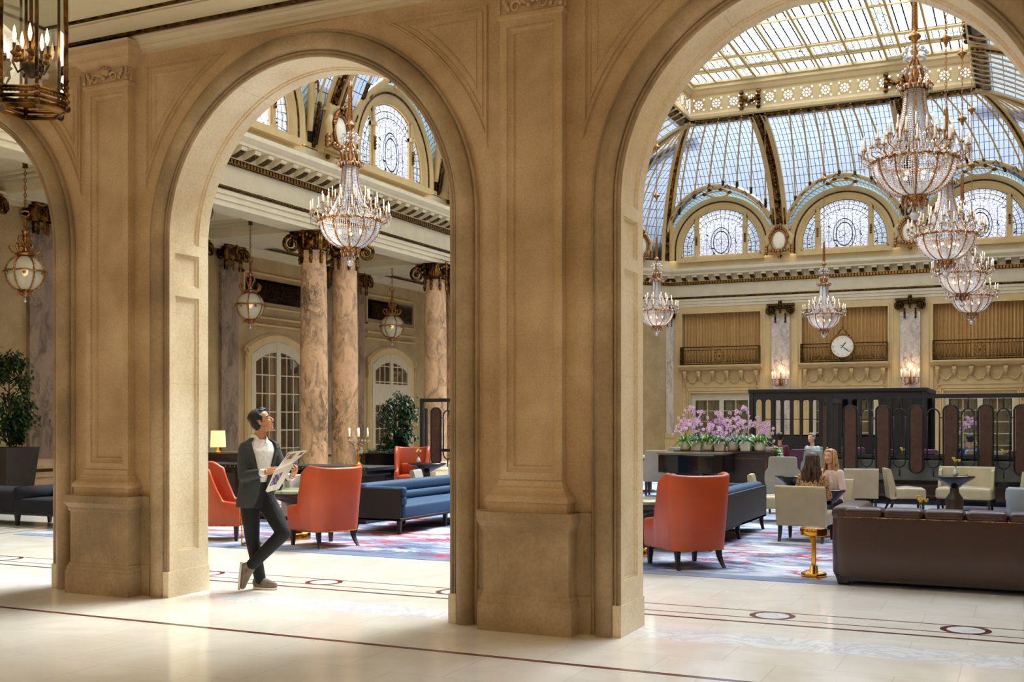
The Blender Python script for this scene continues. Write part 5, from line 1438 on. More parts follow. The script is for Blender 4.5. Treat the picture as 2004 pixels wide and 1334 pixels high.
# grey-blue chair seen just above sofa at right edge
t=thing('tub_chair','blue-grey tub chair peeking over the brown sofa at the right edge','chair',(.15,14.1,0),R_(20))
b=B(); rings=[]
for q in range(13):
    a=PI*q/12+PI; x,y=.34*cos(a),.3*sin(a); rings.append([(x,y,.2),(x*1.06,y*1.06,.84),(x*.95,y*.95,.87),(x*.84,y*.84,.84),(x*.8,y*.8,.2)])
b.loft(rings,closed=True,caps=True); b.obj('shell','greyleather',t)
b=B(); b.rbox(-.27,.27,-.25,.32,.2,.44,.04,3,.02); b.obj('seat','greyleather',t)
for x in (-.24,.24): leg(t,x,-.2,.2); leg(t,x,.26,.2)
# grey tub chair behind the green table
t=thing('tub_chair','grey rounded chair behind the green stone table, beside the standing man\'s newspaper','chair',(-9.85,13.75,0),R_(190))
b=B(); rings=[]
for q in range(13):
    a=PI*q/12+PI; x,y=.3*cos(a),.27*sin(a); rings.append([(x,y,.2),(x*1.06,y*1.06,.78),(x*.95,y*.95,.81),(x*.84,y*.84,.78),(x*.8,y*.8,.2)])
b.loft(rings,closed=True,caps=True); b.obj('shell','greyfab',t)
b=B(); b.rbox(-.24,.24,-.22,.3,.2,.44,.04,3,.02); b.obj('seat','greyfab',t)
for x in (-.2,.2): leg(t,x,-.18,.2); leg(t,x,.24,.2)
# ================================================================= TABLES
s=N('green_stone'); n=s.noise(12,6,dist=1).outputs[0]
M['greenstone']=s.pbr(s.ramp(n,[(.3,lin('6f7d62')),(.7,lin('b4bb98'))]),.12)
def stone_table(label,loc,r=.42):
    t=thing('round_table',label,'table',loc,0,'round tables with green stone tops')
    b=B(); b.lathe([(0,.645),(r,.645),(r+.005,.655),(r+.005,.675),(r-.005,.685),(0,.685)],40); b.obj('tabletop','greenstone',t)
    b=B(); b.lathe([(.3,.57),(.36,.60),(.38,.645)],32); b.lathe([(.0,.57),(.3,.57),(.16,.5),(.1,.42),(.09,.2),(.14,.14),(.15,.1)],24); b.obj('pedestal','dkwood',t)
    b=B(); b.lathe([(.15,.11),(.19,.1),(.2,.06),(.2,0)],28); b.obj('foot_ring','brass',t)
    return t
stone_table('round green stone table between the two facing orange chairs, middle archway',(-9.08,12.5,0),.4)
stone_table('round green stone table left of the near orange chair, right archway',(-4.25,12.75,0),.45)
t=thing('glass_vase','small dark blue glass vase on the green stone table','vase',(-9.18,12.25,.685))
b=B(); b.lathe([(0,0),(.03,0),(.045,.03),(.05,.07),(.035,.11),(.018,.13),(.02,.145)],20); b.obj('vase_body',plain('blue_glass','12283a',.05,var=0),t)
def ped_table(label,loc,r=.3,h=.73,sq=False):
    t=thing('pedestal_table',label,'table',loc,0,'black pedestal tables')
    b=B(); b.lathe([(.0,h),(r,h),(r+.004,h-.012),(r,h-.03),(.12,h-.16),(.07,h-.2)],36); b.obj('tabletop','black',t)
    b=B(); b.lathe([(.07,h-.2),(.07,h-.27),(.13,h-.36),(.135,h-.4),(.135,.03),(.15,.02),(.15,0)],32); b.obj('pedestal','dkwood',t)
    return t
ped_table('black round pedestal table in front of the cream loveseat',(-1.02,19.3,0),.31)
ped_table('black pedestal table between the two seated people in front',(-2.5,15.95,0),.24,.66)
ped_table('black pedestal table left of the brown haired person',(-3.42,18.25,0),.28)
ped_table('black pedestal table beside the distant orange chair',(-11.35,20.2,0),.4)
def bud_vase(label,loc,h=.13,col='c9d6d6',n=3):
    t=thing('bud_vase',label,'vase',loc,0,'bud vases with yellow blooms')
    b=B(); b.lathe([(0,0),(.03,0),(.045,.035),(.035,.09),(.012,h),(.016,h+.01)],16); b.obj('vase_body','whiteglaze',t)
    for k in range(n):
        a=k*2.3; x,y=.05*cos(a),.05*sin(a); z=h+.12+.03*(k%2)
        b=B(); b.tube([(0,0,h-.02),(x*.4,y*.4,h+.06),(x,y,z)],.003,4); b.mi=1
        for q in range(9): b.ball((x+.016*cos(q*2.4),y+.016*sin(q*2.4),z+.012*cos(q*1.7)),.013,5)
        b.obj('yellow_bloom',['stem','yellow'],t)
    return t
M['whiteglaze']=plain('pale_glaze','c9d2cf',.12,var=0); M['stem']=plain('flower_stem','4d5c2a',.6); M['yellow']=plain('yellow_petals','e0bb3a',.6)
bud_vase('pale bud vase with yellow flowers on the black pedestal table by the loveseat',(-1.0,19.25,.73))
bud_vase('bud vase with yellow flowers on the far table by the distant orange chair',(-11.5,20.1,.73))
# low table behind the brown sofa with yellow billy buttons
t=thing('coffee_table','low dark table hidden behind the brown sofa, holding the yellow flowers','table',(-.72,13.0,0))
b=B(); b.rbox(-.5,.5,-.3,.3,.38,.44,.01,2); b.obj('tabletop','dkwood',t)
for x in (-.44,.44):
    for y in (-.24,.24): leg(t,x,y,.38)
bud_vase('bud vase of yellow flowers just showing over the brown sofa back',(-1.02,12.86,.44),.2)
# brass drum side tables
def brass_table(label,loc,rz,cshape):
    t=thing('brass_side_table',label,'table',loc,rz,'small polished brass side tables')
    z=.455
    b=B(); b.lathe([(0,z-.02),(.13,z-.02),(.14,z-.01),(.14,z+.055),(.135,z+.062),(.125,z+.06),(0,z+.05)],36); b.obj('drum_top','brass',t)
    b=B()
    if cshape: b.tube([(-.125,0,.02),(-.125,0,.2),(-.125,0,z+.01)],.008,8)
    else: b.rbox(-.022,.022,-.022,.022,.03,z-.02,.006,2); b.tube([(-.075,0,z-.015),(-.045,0,z-.03),(-.025,0,z-.06),(-.02,0,z-.10)],[.012,.012,.012,.008],6)
    b.obj('pole','brass',t)
    b=B(); b.lathe([(0,0),(.12,0),(.13,.008),(.13,.045),(.12,.05),(.11,.035),(.045,.035),(.04,.12),(0,.12)] if not cshape else [(.0,0),(.12,0),(.13,.008),(.13,.03),(.12,.034),(0,.03)],32); b.obj('foot_disc','brass',t)
    return t
brass_table('brass C-shaped side table beside the standing man and the left orange chair',(-9.15,11.62,0),R_(35),True)
brass_table('brass side table with thick pole beside the brown leather sofa',(-1.99,11.78,0),0,False)
# long console counter with nail studs, behind the man
t=thing('console_counter','long black counter with brass studded edge behind the standing man','counter',(-11.0,15.0,0))
b=B(); b.rbox(-2.2,1.75,-.4,.4,.84,.90,.01,2); b.obj('countertop','espresso',t)
b=B(); b.box(-2.15,1.7,-.36,.36,.76,.84); b.obj('apron','black',t)
for x in (-2.05,-.8,.45,1.5):
    b=B(); b.box(x-.12,x+.12,-.3,.3,.06,.78); b.obj('leg','dkwood',t)
for k in range(40):
    b=B(); b.ball((-2.1+k*.097,-.402,.87),.011,6); b.obj('stud','brass',t)
b=B(); b.box(-2.1,1.65,-.3,.3,0,.06); b.obj('plinth','black',t)
# candelabra on it
t=thing('candelabra','lit crystal candelabra standing on the counter in front of the columns','lamp',(-9.75,15.1,.90))
b=B(); b.lathe([(0,0),(.07,0),(.075,.015),(.03,.04),(.02,.1),(.035,.14),(.015,.2),(.03,.26),(.012,.3),(.012,.42)],16)
for k in range(6):
    a=k*PI/3; r=.17; b.tube([(0,0,.36),(.08*cos(a),.08*sin(a),.33),(r*cos(a),r*sin(a),.40),(r*cos(a),r*sin(a),.46)],.008,5); b.lathe([(.01,.45),(.028,.465),(0,.47)],8,c=(r*cos(a),r*sin(a),0))
b.obj('branch_frame','brass',t)
for k in range(6):
    a=k*PI/3; r=.17; b=B(); b.lathe([(.011,.47),(.011,.56),(0,.56)],8,c=(r*cos(a),r*sin(a),0)); b.mi=1; b.lathe([(0,.56),(.009,.575),(.006,.6),(0,.615)],6,c=(r*cos(a),r*sin(a),0)); b.obj('candle',['candle','flame'],t)
b=B()
for k in range(18): a=k*PI/9; b.octa((.17*cos(a),.17*sin(a),.40),.012,.03); b.octa((.06*cos(a),.06*sin(a),.2+.02*(k%5)),.012,.025)
b.obj('crystal_drops','crystal',t)['kind']='stuff'
# dark cabinet + table lamp in the aisle
t=thing('dark_cabinet','dark wooden cabinet under the lit table lamp, left of the marble pilaster','cabinet',(-15.35,18.35,0))
b=B(); b.box(-1.2,1.2,-.3,.3,.0,.95); b.obj('body','dkwood',t,bevel=.01)
for k in range(4):
    b=B(); b.box(-1.1+.56*k,-.6+.56*k,-.31,-.295,.1,.85); b.obj('door_panel','espresso',t)
t=thing('table_lamp','lit table lamp with a cream drum shade on the dark cabinet','lamp',(-15.28,18.3,.95))
b=B(); b.lathe([(0,0),(.08,0),(.08,.02),(.03,.04),(.02,.1),(.02,.2)],16); b.obj('base','brass',t)
s=N('lit_shade'); M['shade']=s.fin(s.n('AddShader',{0:s.n('BsdfDiffuse',{'Color':lin('a8906a')}).outputs[0],1:s.n('Emission',{0:lin('ffcf86'),1:1.3}).outputs[0]}).outputs[0])
b=B(); b.lathe([(.16,.12),(.145,.46)],24); b.obj('lamp_shade','shade',t)
t=thing('writing_desk','black sloped desk box beside the table lamp behind the left orange chair','box',(-15.78,18.3,.955))
b=B(); b.prism([(-.3,0),(.2,0),(.08,.24),(-.3,.27)],-.15,.15); b.obj('body','black',t)
# ================================================================= PIANO, PLANTER CABINET, ORCHIDS
t=thing('grand_piano','black lacquered grand piano in front of the orchid planters','piano',(-6.0,21.4,0))
b=B(); pl=[(-.68,.1),(-.66,-.08),(-.5,-.2),(-.2,-.26),(.2,-.26),(.5,-.2),(.64,-.1),(.66,.1),(.66,.85),(-.68,.85)]
b.prism(pl,.58,.94,'z'); b.obj('case','black',t,bevel=.01)
b=B(); b.prism([(x*1.03,y*1.03) for x,y in pl],.945,.985,'z'); b.obj('lid',plain('satin_piano_lid','5f5a4a',.12,var=0),t,bevel=.006)
for x,y in ((-.5,.1),(.5,.1),(0,.7)):
    b=B(); b.lathe([(.07,.58),(.05,.45),(.035,.1),(.05,.06),(.03,0)],12,c=(x,y,0)); b.obj('leg','black',t)
t=thing('planter_cabinet','brown wooden cabinet under the orchids, right of the piano','cabinet',(-5.55,22.65,0))
b=B(); b.box(-1.05,.98,-.35,.3,0,.96); b.obj('body','dkwood',t,bevel=.01)
b=B(); b.box(-1.08,1.02,-.38,.33,.96,1.0); b.obj('top_board','dkwood',t)
b=B()
for x0,x1,z0,z1 in ((.05,.85,.84,.86),(.05,.85,.1,.12),(.05,.07,.1,.86),(.83,.85,.1,.86)): b.box(x0,x1,-.365,-.345,z0,z1)
b.obj('panel_frame',plain('mid_brown_wood','5c3a28',.35,var=.15),t)
b=B(); b.box(.93,.99,-.36,.31,0,.96); b.obj('side_strip','black',t)
M['leaf']=plain('fresh_leaf','86bb52',.5,var=.3,sc=14); M['leafpale']=plain('silvery_leaf','a9cbb0',.5,var=.2,sc=14); M['darkleaf']=plain('dark_leaf','2c4c20',.45,var=.3,sc=14)
M['orchid']=plain('pink_orchid','e6c0e0',.6,var=.12,sc=20); M['purple']=plain('purple_orchid','8f63a3',.6,var=.2,sc=20); M['potw']=plain('pale_stone_pot','d9cfb8',.5,var=.06); M['magenta']=plain('magenta_lip','a0407f',.6)
def leaf(b,p,d,L,w,droop=.3,n=4):
    d=Vector(d).normalized(); up=Vector((0,0,1)); sd=d.cross(up); 
    if sd.length<.05: sd=Vector((1,0,0))
    sd.normalize(); vs=[];P=Vector(p)
    for i in range(n+1):
        t=i/n; c_=P+d*(L*t)-up*(droop*L*t*t); ww=w*sin(PI*min(.98,max(.06,t*.92+.06)))
        vs+=[tuple(c_-sd*ww),tuple(c_+sd*ww)]
    b.add(vs,[(2*i,2*i+1,2*i+3,2*i+2) for i in range(n)],smooth=True)
def flower(b,p,r,rng,mi=1):
    dv=Vector((rng.uniform(-.7,.7),-1,rng.uniform(-.3,.5))).normalized(); a=dv.cross(Vector((0,0,1))).normalized(); c_=a.cross(dv)
    P=Vector(p); b.mi=mi
    for k in range(5):
        an=k*2*PI/5+PI/2; dr=a*cos(an)+c_*sin(an); sd=dv.cross(dr); q=P+dr*r
        b.add([tuple(P),tuple(P+dr*r*.55+sd*r*.38+dv*.004),tuple(q),tuple(P+dr*r*.55-sd*r*.38+dv*.004)],[(0,1,2,3)],smooth=True)
    b.mi=mi+1; b.ball(tuple(P+dv*r*.2),r*.2,5); b.mi=mi
def orchid_pot(label,loc,seed,kind,sq=False,stems=3,mat='orchid',hgt=.62,foliage=True,name='potted_orchid'):
    rng=random.Random(seed)
    t=thing(name,label,'potted plant',loc,rng.uniform(-.2,.2))
    b=B()
    if sq: b.loft([[(sx*r,sy*r,z) for sx,sy in ((-1,-1),(1,-1),(1,1),(-1,1))] for r,z in ((.092,0),(.118,.19),(.105,.19),(.1,.17))],caps=True,smooth=False)
    else: b.lathe([(0,0),(.098,0),(.115,.04),(.122,.185),(.11,.19),(.1,.16),(0,.16)],20)
    b.obj('pot','potw',t)
    if foliage:
        b=B()
        for k in range(110):
            a=rng.uniform(0,2*PI); el=rng.uniform(.3,1.4); L=rng.uniform(.18,.34)
            leaf(b,(.04*cos(a),.04*sin(a),.16),(cos(a)*cos(el),sin(a)*cos(el),sin(el)),L,rng.uniform(.009,.02),rng.uniform(.2,.8))
        for k in range(60):
            a=rng.uniform(0,2*PI); rr=rng.uniform(.05,.18); z=.2+rng.uniform(0,.14); leaf(b,(rr*cos(a),rr*sin(a),z),(cos(a),sin(a),rng.uniform(-.3,.8)),rng.uniform(.05,.1),.012,.5)
        b.obj('foliage',kind,t)
    else:
        b=B()
        for k in range(6): a=k*PI/3; leaf(b,(0,0,.15),(cos(a),sin(a),.35),.22,.045,.7)
        b.obj('foliage','darkleaf',t)
    for k in range(stems):
        b=B(); a=rng.uniform(0,2*PI); lean=rng.uniform(.05,.14); h=hgt*rng.uniform(.7,1.05)
        pts=[(0,0,.15)]; 
        for q in range(1,9):
            f=q/8; pts.append((lean*cos(a)*f*1.2,lean*sin(a)*f*1.2,.15+(h-.15)*sin(f*PI*.55)))
        ex=pts[-1]; d2=rng.choice((-1,1))
        for q in range(1,5): pts.append((ex[0]+d2*.045*q,ex[1]-.01*q,ex[2]-.012*q*q))
        b.tube(pts,.004,5); b.mi=1
        for q in range(5,len(pts)):
            for _ in range(1 if q<7 else 2 if False else 1):
                p=pts[q]; flower(b,(p[0]+rng.uniform(-.04,.04),p[1]+rng.uniform(-.05,.02),p[2]+rng.uniform(-.03,.04)),rng.uniform(.035,.048),rng)
        b.obj('flower_stem',['stem',mat,'magenta'],t)
    return t
ORC=[(-6.42,22.45,'leaf',False,'leftmost potted orchid and fern on the cabinet, pale green leaves spilling left',.62),
(-6.2,22.5,'leafpale',True,'potted pink orchid in a square pot, second from the left on the cabinet',.68),(-6.28,22.8,'darkleaf',False,'tall pink orchid at the back left of the planter row',.85),
(-5.92,22.42,'leaf',False,'round pot with bright fern under a low orchid, third from the left',.5),(-5.8,22.8,'leafpale',False,'tall pink orchid standing at the back, left of centre',.84),
(-5.68,22.42,'leafpale',True,'square pot with drooping pink orchid at the middle of the row',.45),(-5.42,22.5,'leafpale',False,'pot with silvery leaves hanging over its rim, right of centre',.6),
(-5.33,22.8,'darkleaf',False,'tallest cluster of pink orchids at the back right of centre',.88),(-5.13,22.42,'leafpale',True,'square pot with an orchid, second from the right in the row',.6),
(-4.86,22.45,'leaf',False,'bright green fern pot with an orchid at the right end of the row',.52),(-5.0,22.8,'leaf',False,'single upright pink orchid at the back right end',.74)]
for i,(x,y,k,sq,l,h) in enumerate(ORC): orchid_pot(l,(x,y,1.0),i+5,k,sq,4 if h>.6 else 3,hgt=h)['group']='potted orchids on the cabinet'
# trailing fern on the right end
t=thing('trailing_fern','yellow green trailing fern hanging off the right end of the cabinet','potted plant',(-4.6,22.5,1.0))
b=B(); b.lathe([(0,0),(.05,0),(.06,.08),(0,.08)],14); b.obj('pot','potw',t)
b=B(); rng=random.Random(3)
for k in range(14):
    a=rng.uniform(-.9,.9); 
    for q in range(8):
        f=q/8; leaf(b,(.03+.16*f*cos(a),.1*f*sin(a)-.05,.1+.1*f-.35*f*f),(cos(a*3+q),sin(a*3+q),-.2),.06,.012,.4)
b.obj('foliage','leaf',t)
t=thing('serving_stand','dark serving stand holding the purple orchid and black sign, behind the piano','table',(-7.15,27.2,0))
b=B(); b.box(-.8,.45,-.3,.3,.86,.9); b.obj('top','espresso',t)
for x in (-.7,.35):
    for y in (-.24,.24): leg(t,x,y,.86,.03,.025)
orchid_pot('purple orchid in a dark pot left of the pink orchids',(-6.95,27.2,.9),77,'darkleaf',False,6,'purple',.72,False)
t=thing('table_sign','small black sign with a gold chevron mark left of the orchids','sign',(-7.1,27.0,.9))
b=B(); b.box(-.11,.11,-.01,.01,0,.3); b.obj('board','black',t)
b=B(); b.tube([(-.035,-.013,.1),(0,-.013,.19),(.035,-.013,.1)],.008,4); b.obj('gold_mark','brass',t)
# ================================================================= TREES
def tree(label,loc,seed,z0,z1,rad,potr,poth,n=900,name='potted_tree',gap=True,ty=1):
    rng=random.Random(seed); t=thing(name,label,'potted plant',loc)
    b=B(); b.loft([[(sx*r,sy*r*ty,z) for sx,sy in ((-1,-1),(1,-1),(1,1),(-1,1))] for r,z in ((potr*.72,0),(potr,poth),(potr*.9,poth),(potr*.88,poth-.05))],caps=True,smooth=False); b.obj('planter','slate',t,bevel=.01)
    b=B(); b.tube([(0,0,poth-.06),(.03,.02,(z0+poth)/2),(0,.0,z0+.3),(.04,-.03,(z0+z1)/2),(0,0,z1-.2)],[.03,.026,.022,.018,.008],7)
    br=[]
    for k in range(40):
        z=z0+(z1-z0)*rng.random(); a=rng.uniform(0,2*PI); R=rad*(.55+.45*rng.random())*(.55+.45*sin(PI*(z-z0)/(z1-z0)))
        e=(R*cos(a),R*sin(a),z+rng.uniform(-.12,.15)); b.tube([(0,0,z-.15),(e[0]*.5,e[1]*.5,z),e],[.01,.007,.003],4); br.append(e)
    b.obj('trunk','bark',t)
    b=B()
    for k in range(n):
        e=rng.choice(br); f=rng.uniform(.35,1.05); p=(e[0]*f+rng.gauss(0,.06),e[1]*f+rng.gauss(0,.06),e[2]+rng.gauss(0,.07)); a=rng.uniform(0,2*PI)
        leaf(b,p,(cos(a),sin(a),rng.uniform(-.7,.3)),rng.uniform(.07,.12),rng.uniform(.016,.026),.4,3)
    b.obj('foliage','darkleaf',t); return t
M['slate']=plain('dark_slate_planter','2c2925',.4,var=.1); M['bark']=plain('bark','4a3a28',.8)
tree('tall leafy indoor tree in a tapered dark planter at the far left edge',(-17.25,14.75,0),4,1.25,2.85,.55,.38,1.13,3200)
tree('bushy indoor tree right of the peach columns, above a black planter',(-14.55,24.2,0),9,.95,2.3,.7,.42,.86,3600,ty=1.5)
tree('small leafy plant peeking beside the marble pilaster in the left archway',(-17.9,17.9,0),12,1.9,2.7,.35,.25,.8,400)
t=thing('planter_trough','long black planter trough between the columns and the small orange chair','planter',(-13.9,23.0,0))
b=B(); b.box(-.85,.95,-.2,.2,0,.82); b.obj('trough','black',t,bevel=.01)
b=B(); rng=random.Random(8)
for k in range(160): a=rng.uniform(0,6.28); leaf(b,(rng.uniform(-.8,.9),rng.uniform(-.15,.15),.8+rng.random()*.12),(cos(a),sin(a),.5),.12,.03,.6)
b.obj('foliage','darkleaf',t)
# ================================================================= SCREENS
def screen(label,x0,n,Y,pitch=.61,left_post=True,base=True):
    t=thing('metal_screen',label,'screen',(x0,Y,0),0,'black metal screens with oval wooden panels')
    W_=n*pitch+.15
    b=B(); b.box(0,W_,-.03,.03,2.05,2.13); b.box(0,.07,-.05,.05,.0,2.13); b.box(.12,.17,-.03,.03,.62,1.9); b.box(W_-.05,W_,-.03,.03,0,2.1); b.box(0,W_,-.03,.03,.9,.97); b.obj('frame','iron',t)
    for k in range(n):
        x=.42+k*pitch
        b=B(); hh=.64; cz=1.27
        pts=[]
        for q in range(13): a=PI*q/12; pts.append((x+.105*cos(a),cz+hh-.105+.105*sin(a)))
        for q in range(13): a=PI+PI*q/12; pts.append((x+.105*cos(a),cz-hh+.105+.105*sin(a)))
        b.prism(pts,-.05,-.01); b.obj('oval_panel','oval',t)
        b=B(); b.tube([(p[0]+(.022 if p[0]>x else -.022),-.03,p[1]) for p in pts],.02,6,closed=True); b.obj('oval_rim','iron',t)
        b=B(); xl=x+pitch/2
        for s_,zz in ((1,1.72),(-1,.86)):
            b.tube([(xl+.11*cos(PI*q/10),-.03,zz+s_*.13*sin(PI*q/10)) for q in range(11)],.016,6); b.tube([(xl,-.03,zz+s_*.13),(xl,-.03,2.07 if s_>0 else .55)],.016,6)
        for s_ in (-1,1): b.tube([(xl+s_*.11,-.03,.86),(xl+s_*.11,-.03,1.72)],.016,6)
        for z in (1.68,.95): b.tube([(x+.12,-.03,z),(xl-.11,-.03,z)],.011,5); b.tube([(xl+.11,-.03,z),(x+pitch-.12,-.03,z)],.011,5)
        b.obj('wire_loop','iron',t)
    return t
screen('long black metal screen with oval wooden panels on the right',-3.5,9,22.4)
screen('black metal screen with an oval panel at the right edge of the middle archway',-12.75,6,22.4)
t=thing('screen_return','edge-on black and brown screen panels at the left end of the long metal screen','screen',(-3.63,22.5,0))
for k in range(3):
    b=B(); b.box(-.02,.02,.15+.7*k,.35+.7*k,.62,1.92); b.obj('oval_panel','oval',t)
b=B(); b.box(-.03,.03,0,2.3,2.0,2.08); b.box(-.03,.03,0,2.3,.6,.66); b.box(-.03,.03,2.24,2.3,0,2.0); b.obj('frame','iron',t)
t=thing('banquette_back','low grey upholstered wall on a brown wooden base under the long metal screen','partition',(-3.6,22.62,0))
b=B(); b.rbox(0,5.8,-.06,.1,.46,.86,.02,2); b.obj('upholstered_panel',leather('slate_grey_vinyl','6c7068',.5),t)
b=B(); b.box(0,5.8,-.1,.1,.40,.46); b.box(0,5.8,-.08,.1,0,.16); b.box(0,5.8,-.02,.12,.86,.98); b.obj('black_rails','black',t)
b=B(); b.box(0,5.8,-.06,.1,.16,.40); b.obj('wood_base','dkwood',t)
b=B(); b.box(0,5.8,-.085,-.06,.355,.4); b.box(0,5.8,-.085,-.06,.16,.2); b.obj('wood_strip','oval',t)
# big dark bar enclosure
t=thing('bar_enclosure','large black wooden bar enclosure with arched slots below the clock balcony','enclosure',(-6.42,28.4,0))
W_=4.3; p_=.235; 
def slotwall(Y,x0,x1,openf,nm,z0=1.22,z1=2.18):
    b=B(); b.box(x0,x1,Y-.05,Y+.05,z1,2.33); b.box(x0,x1,Y-.05,Y+.05,0,z0)
    n=int((x1-x0)/p_); pt=(x1-x0)/n
    for k in range(n+1):
        x=x0+k*pt
        if nm=='front_screen' or not openf(x): b.box(x-.038,x+.038,Y-.05,Y+.05,z0,z1)
        if k<n:
            # arch top spandrel + solid fill
            if not openf(x+pt/2): b.box(x,x+pt,Y-.02,Y+.02,z0,z1); continue
            if nm!='front_screen': continue
            h=pt/2-.04; xc=x+pt/2
            arc=[(xc-h*cos(PI*q/8),z1-.1+h*sin(PI*q/8)) for q in range(9)]
            b.prism([(x+.03,z1-.1)]+arc+[(x+pt-.03,z1-.1),(x+pt-.03,z1+.01),(x+.03,z1+.01)],Y-.045,Y+.045)
            b.box(x+.04,x+pt-.04,Y-.01,Y+.01,z0+.42,z0+.44)
    b.obj(nm,'espresso',t)
slotwall(0,.12,W_-.12,lambda x:x<1.75 or 2.3<x<3.3,'front_screen')
slotwall(2.8,.12,W_-.12,lambda x:x<1.6 or 2.3<x<3.3,'rear_screen',1.22)
b=B(); b.rbox(-.02,W_+.02,-.1,2.9,2.32,2.42,.02,2); b.obj('canopy_frame','iron',t)
for x in (0,W_-.12):
    for y in (0,2.68): b=B(); b.rbox(x,x+.12,y-.08,y+.12,0.005,2.36,.03,3); b.obj('corner_post','iron',t)
# ================================================================= PEOPLE
def V(*a): return Vector(a)
def caps(b,pts,rs,n=14):
    """closed capsule chain; merged later by a voxel remesh"""
    P=[Vector(p) for p in pts]
    for i in range(len(P)-1):
        a,c=P[i],P[i+1]; d=c-a; L=d.length; k=max(2,int(L/.05))
        b.tube([a+d*(j/k) for j in range(k+1)],[rs[i]+(rs[i+1]-rs[i])*j/k for j in range(k+1)],n)
    for p,r in zip(P,rs): b.ball(tuple(p),r,12)
def ellip(b,c,r,R=None):
    X=b.X.copy(); b.X=X@Matrix.Translation(c)@(R.to_4x4() if R else Matrix()); b.lathe([(sin(PI*j/10),-cos(PI*j/10)) for j in range(11)],16) if False else None
    vs=[];m=10;n=16
    for j in range(m+1):
        for i in range(n): vs.append((r[0]*sin(PI*j/m)*cos(2*PI*i/n),r[1]*sin(PI*j/m)*sin(2*PI*i/n),-r[2]*cos(PI*j/m)))
    fs=[(j*n+i,j*n+(i+1)%n,(j+1)*n+(i+1)%n,(j+1)*n+i) for j in range(m) for i in range(n)]
    b.add(vs,fs,smooth=True); b.X=X
def torso(b,rings,n=28,back=1.0):
    """rings: (centre, right vec, forward vec, half width, half depth)"""
    R=[]
    for c,rt,fw,w,d in rings:
        c=Vector(c);rt=Vector(rt);fw=Vector(fw)
        ring=[]
        for k in range(n):
            a=2*PI*k/n; ca,sa=cos(a),sin(a); e=.85
            ring.append(c+rt*(w*math.copysign(abs(ca)**e,ca))+fw*(d*math.copysign(abs(sa)**e,sa)))
        R.append(ring)
    b.loft(R,caps=True)
def remesh(o,vox,sm=6,fac=.5):
    m=o.modifiers.new('remesh','REMESH'); m.mode='VOXEL'; m.voxel_size=vox; m.use_smooth_shade=True
    if sm: s_=o.modifiers.new('smooth','SMOOTH'); s_.iterations=sm; s_.factor=fac
    return o
def hand(b,wrist,e1,nrm,side,curl=.6,sc=1.0,spread=.022,thumbc=.5):
    """e1 pointing to fingers, nrm = back of the hand, side=+1/-1: direction (nrm x e1)*side is the thumb side"""
    e1=Vector(e1).normalized(); nrm=Vector(nrm); nrm=(nrm-e1*nrm.dot(e1)).normalized(); e2=nrm.cross(e1)*side
    W=Vector(wrist); P=lambda a,c,n_: W+e1*a*sc+e2*c*sc+nrm*n_*sc
    offs=(.030,.010,-.011,-.030); kn=(.088,.092,.088,.080); Ls=(.068,.078,.072,.056)
    b.tube([P(-.03,0,0),P(0,0,0),P(.03,0,0)],[.026*sc,.026*sc,.028*sc],12)
    for o_,k_ in zip(offs,kn):
        b.tube([P(0,o_*.5,0),P(k_*.5,o_*.85,0),P(k_,o_,.0)],[.014*sc,.0145*sc,.0125*sc],10); b.ball(tuple(P(k_,o_,0)),.0125*sc,10)
    for i,(o_,k_,L) in enumerate(zip(offs,kn,Ls)):
        p=P(k_,o_,.002); d=e1.copy(); an=0; pts=[p]
        for j,f in enumerate((.45,.32,.23)):
            an+=curl*(.7 if j==0 else 1)*(1+.12*i); d=e1*cos(an)-nrm*sin(an)+e2*(.10-.06*i); p=p+d.normalized()*L*f*sc; pts.append(p)
        b.tube(pts,[.0098*sc,.0090*sc,.0084*sc,.0070*sc],9); b.ball(tuple(pts[-1]),.007*sc,8)
        for q in pts[1:-1]: b.ball(tuple(q),.0088*sc,8)
    t0=P(.018,.026,-.004); t1=P(.052,.054,-.014*thumbc); t2=P(.082,.058-.02*thumbc,-.03*thumbc); t3=P(.102,.052-.03*thumbc,-.038*thumbc)
    b.tube([P(.0,.012,0),t0,t1,t2,t3],[.013*sc,.0135*sc,.0118*sc,.0100*sc,.0078*sc],9); b.ball(tuple(t3),.0078*sc,8)
def head(b,c,fwd,up,sc=1.0,female=False):
    fwd=Vector(fwd).normalized(); up=Vector(up); up=(up-fwd*up.dot(fwd)).normalized(); lf=up.cross(fwd)
    Rm=Matrix((fwd,lf,up)).transposed().to_4x4()
    X0=b.X.copy(); b.X=Matrix.Translation(c)@Rm@Matrix.Scale(sc,4)
    ellip(b,(-.012,0,.035),(.096,.076,.088)); ellip(b,(.028,0,-.02),(.064,.064,.085)); ellip(b,(.040,0,-.062),(.050,.050 if not female else .045,.050))
    ellip(b,(.070,0,-.092),(.022,.022,.018)); 
    for s_ in (-1,1):
        ellip(b,(.062,s_*.036,-.018),(.026,.022,.022)); ellip(b,(.010,s_*.048,-.065),(.035,.014,.032))
        ellip(b,(-.006,s_*.077,-.008),(.016,.007,.031)); ellip(b,(-.002,s_*.081,-.022),(.010,.006,.012))
        ellip(b,(.078,s_*.028,.030),(.014,.022,.008))
    b.tube([(.084,0,.022),(.097,0,.0),(.108,0,-.022),(.104,0,-.032)],[.008,.0095,.0125,.008],8)
    for s_ in (-1,1): b.ball((.098,s_*.012,-.029),.009,8)
    ellip(b,(.086,0,-.051),(.012,.024,.007)); ellip(b,(.084,0,-.063),(.012,.020,.0075))
    b.X=X0; return Matrix.Translation(c)@Rm@Matrix.Scale(sc,4)
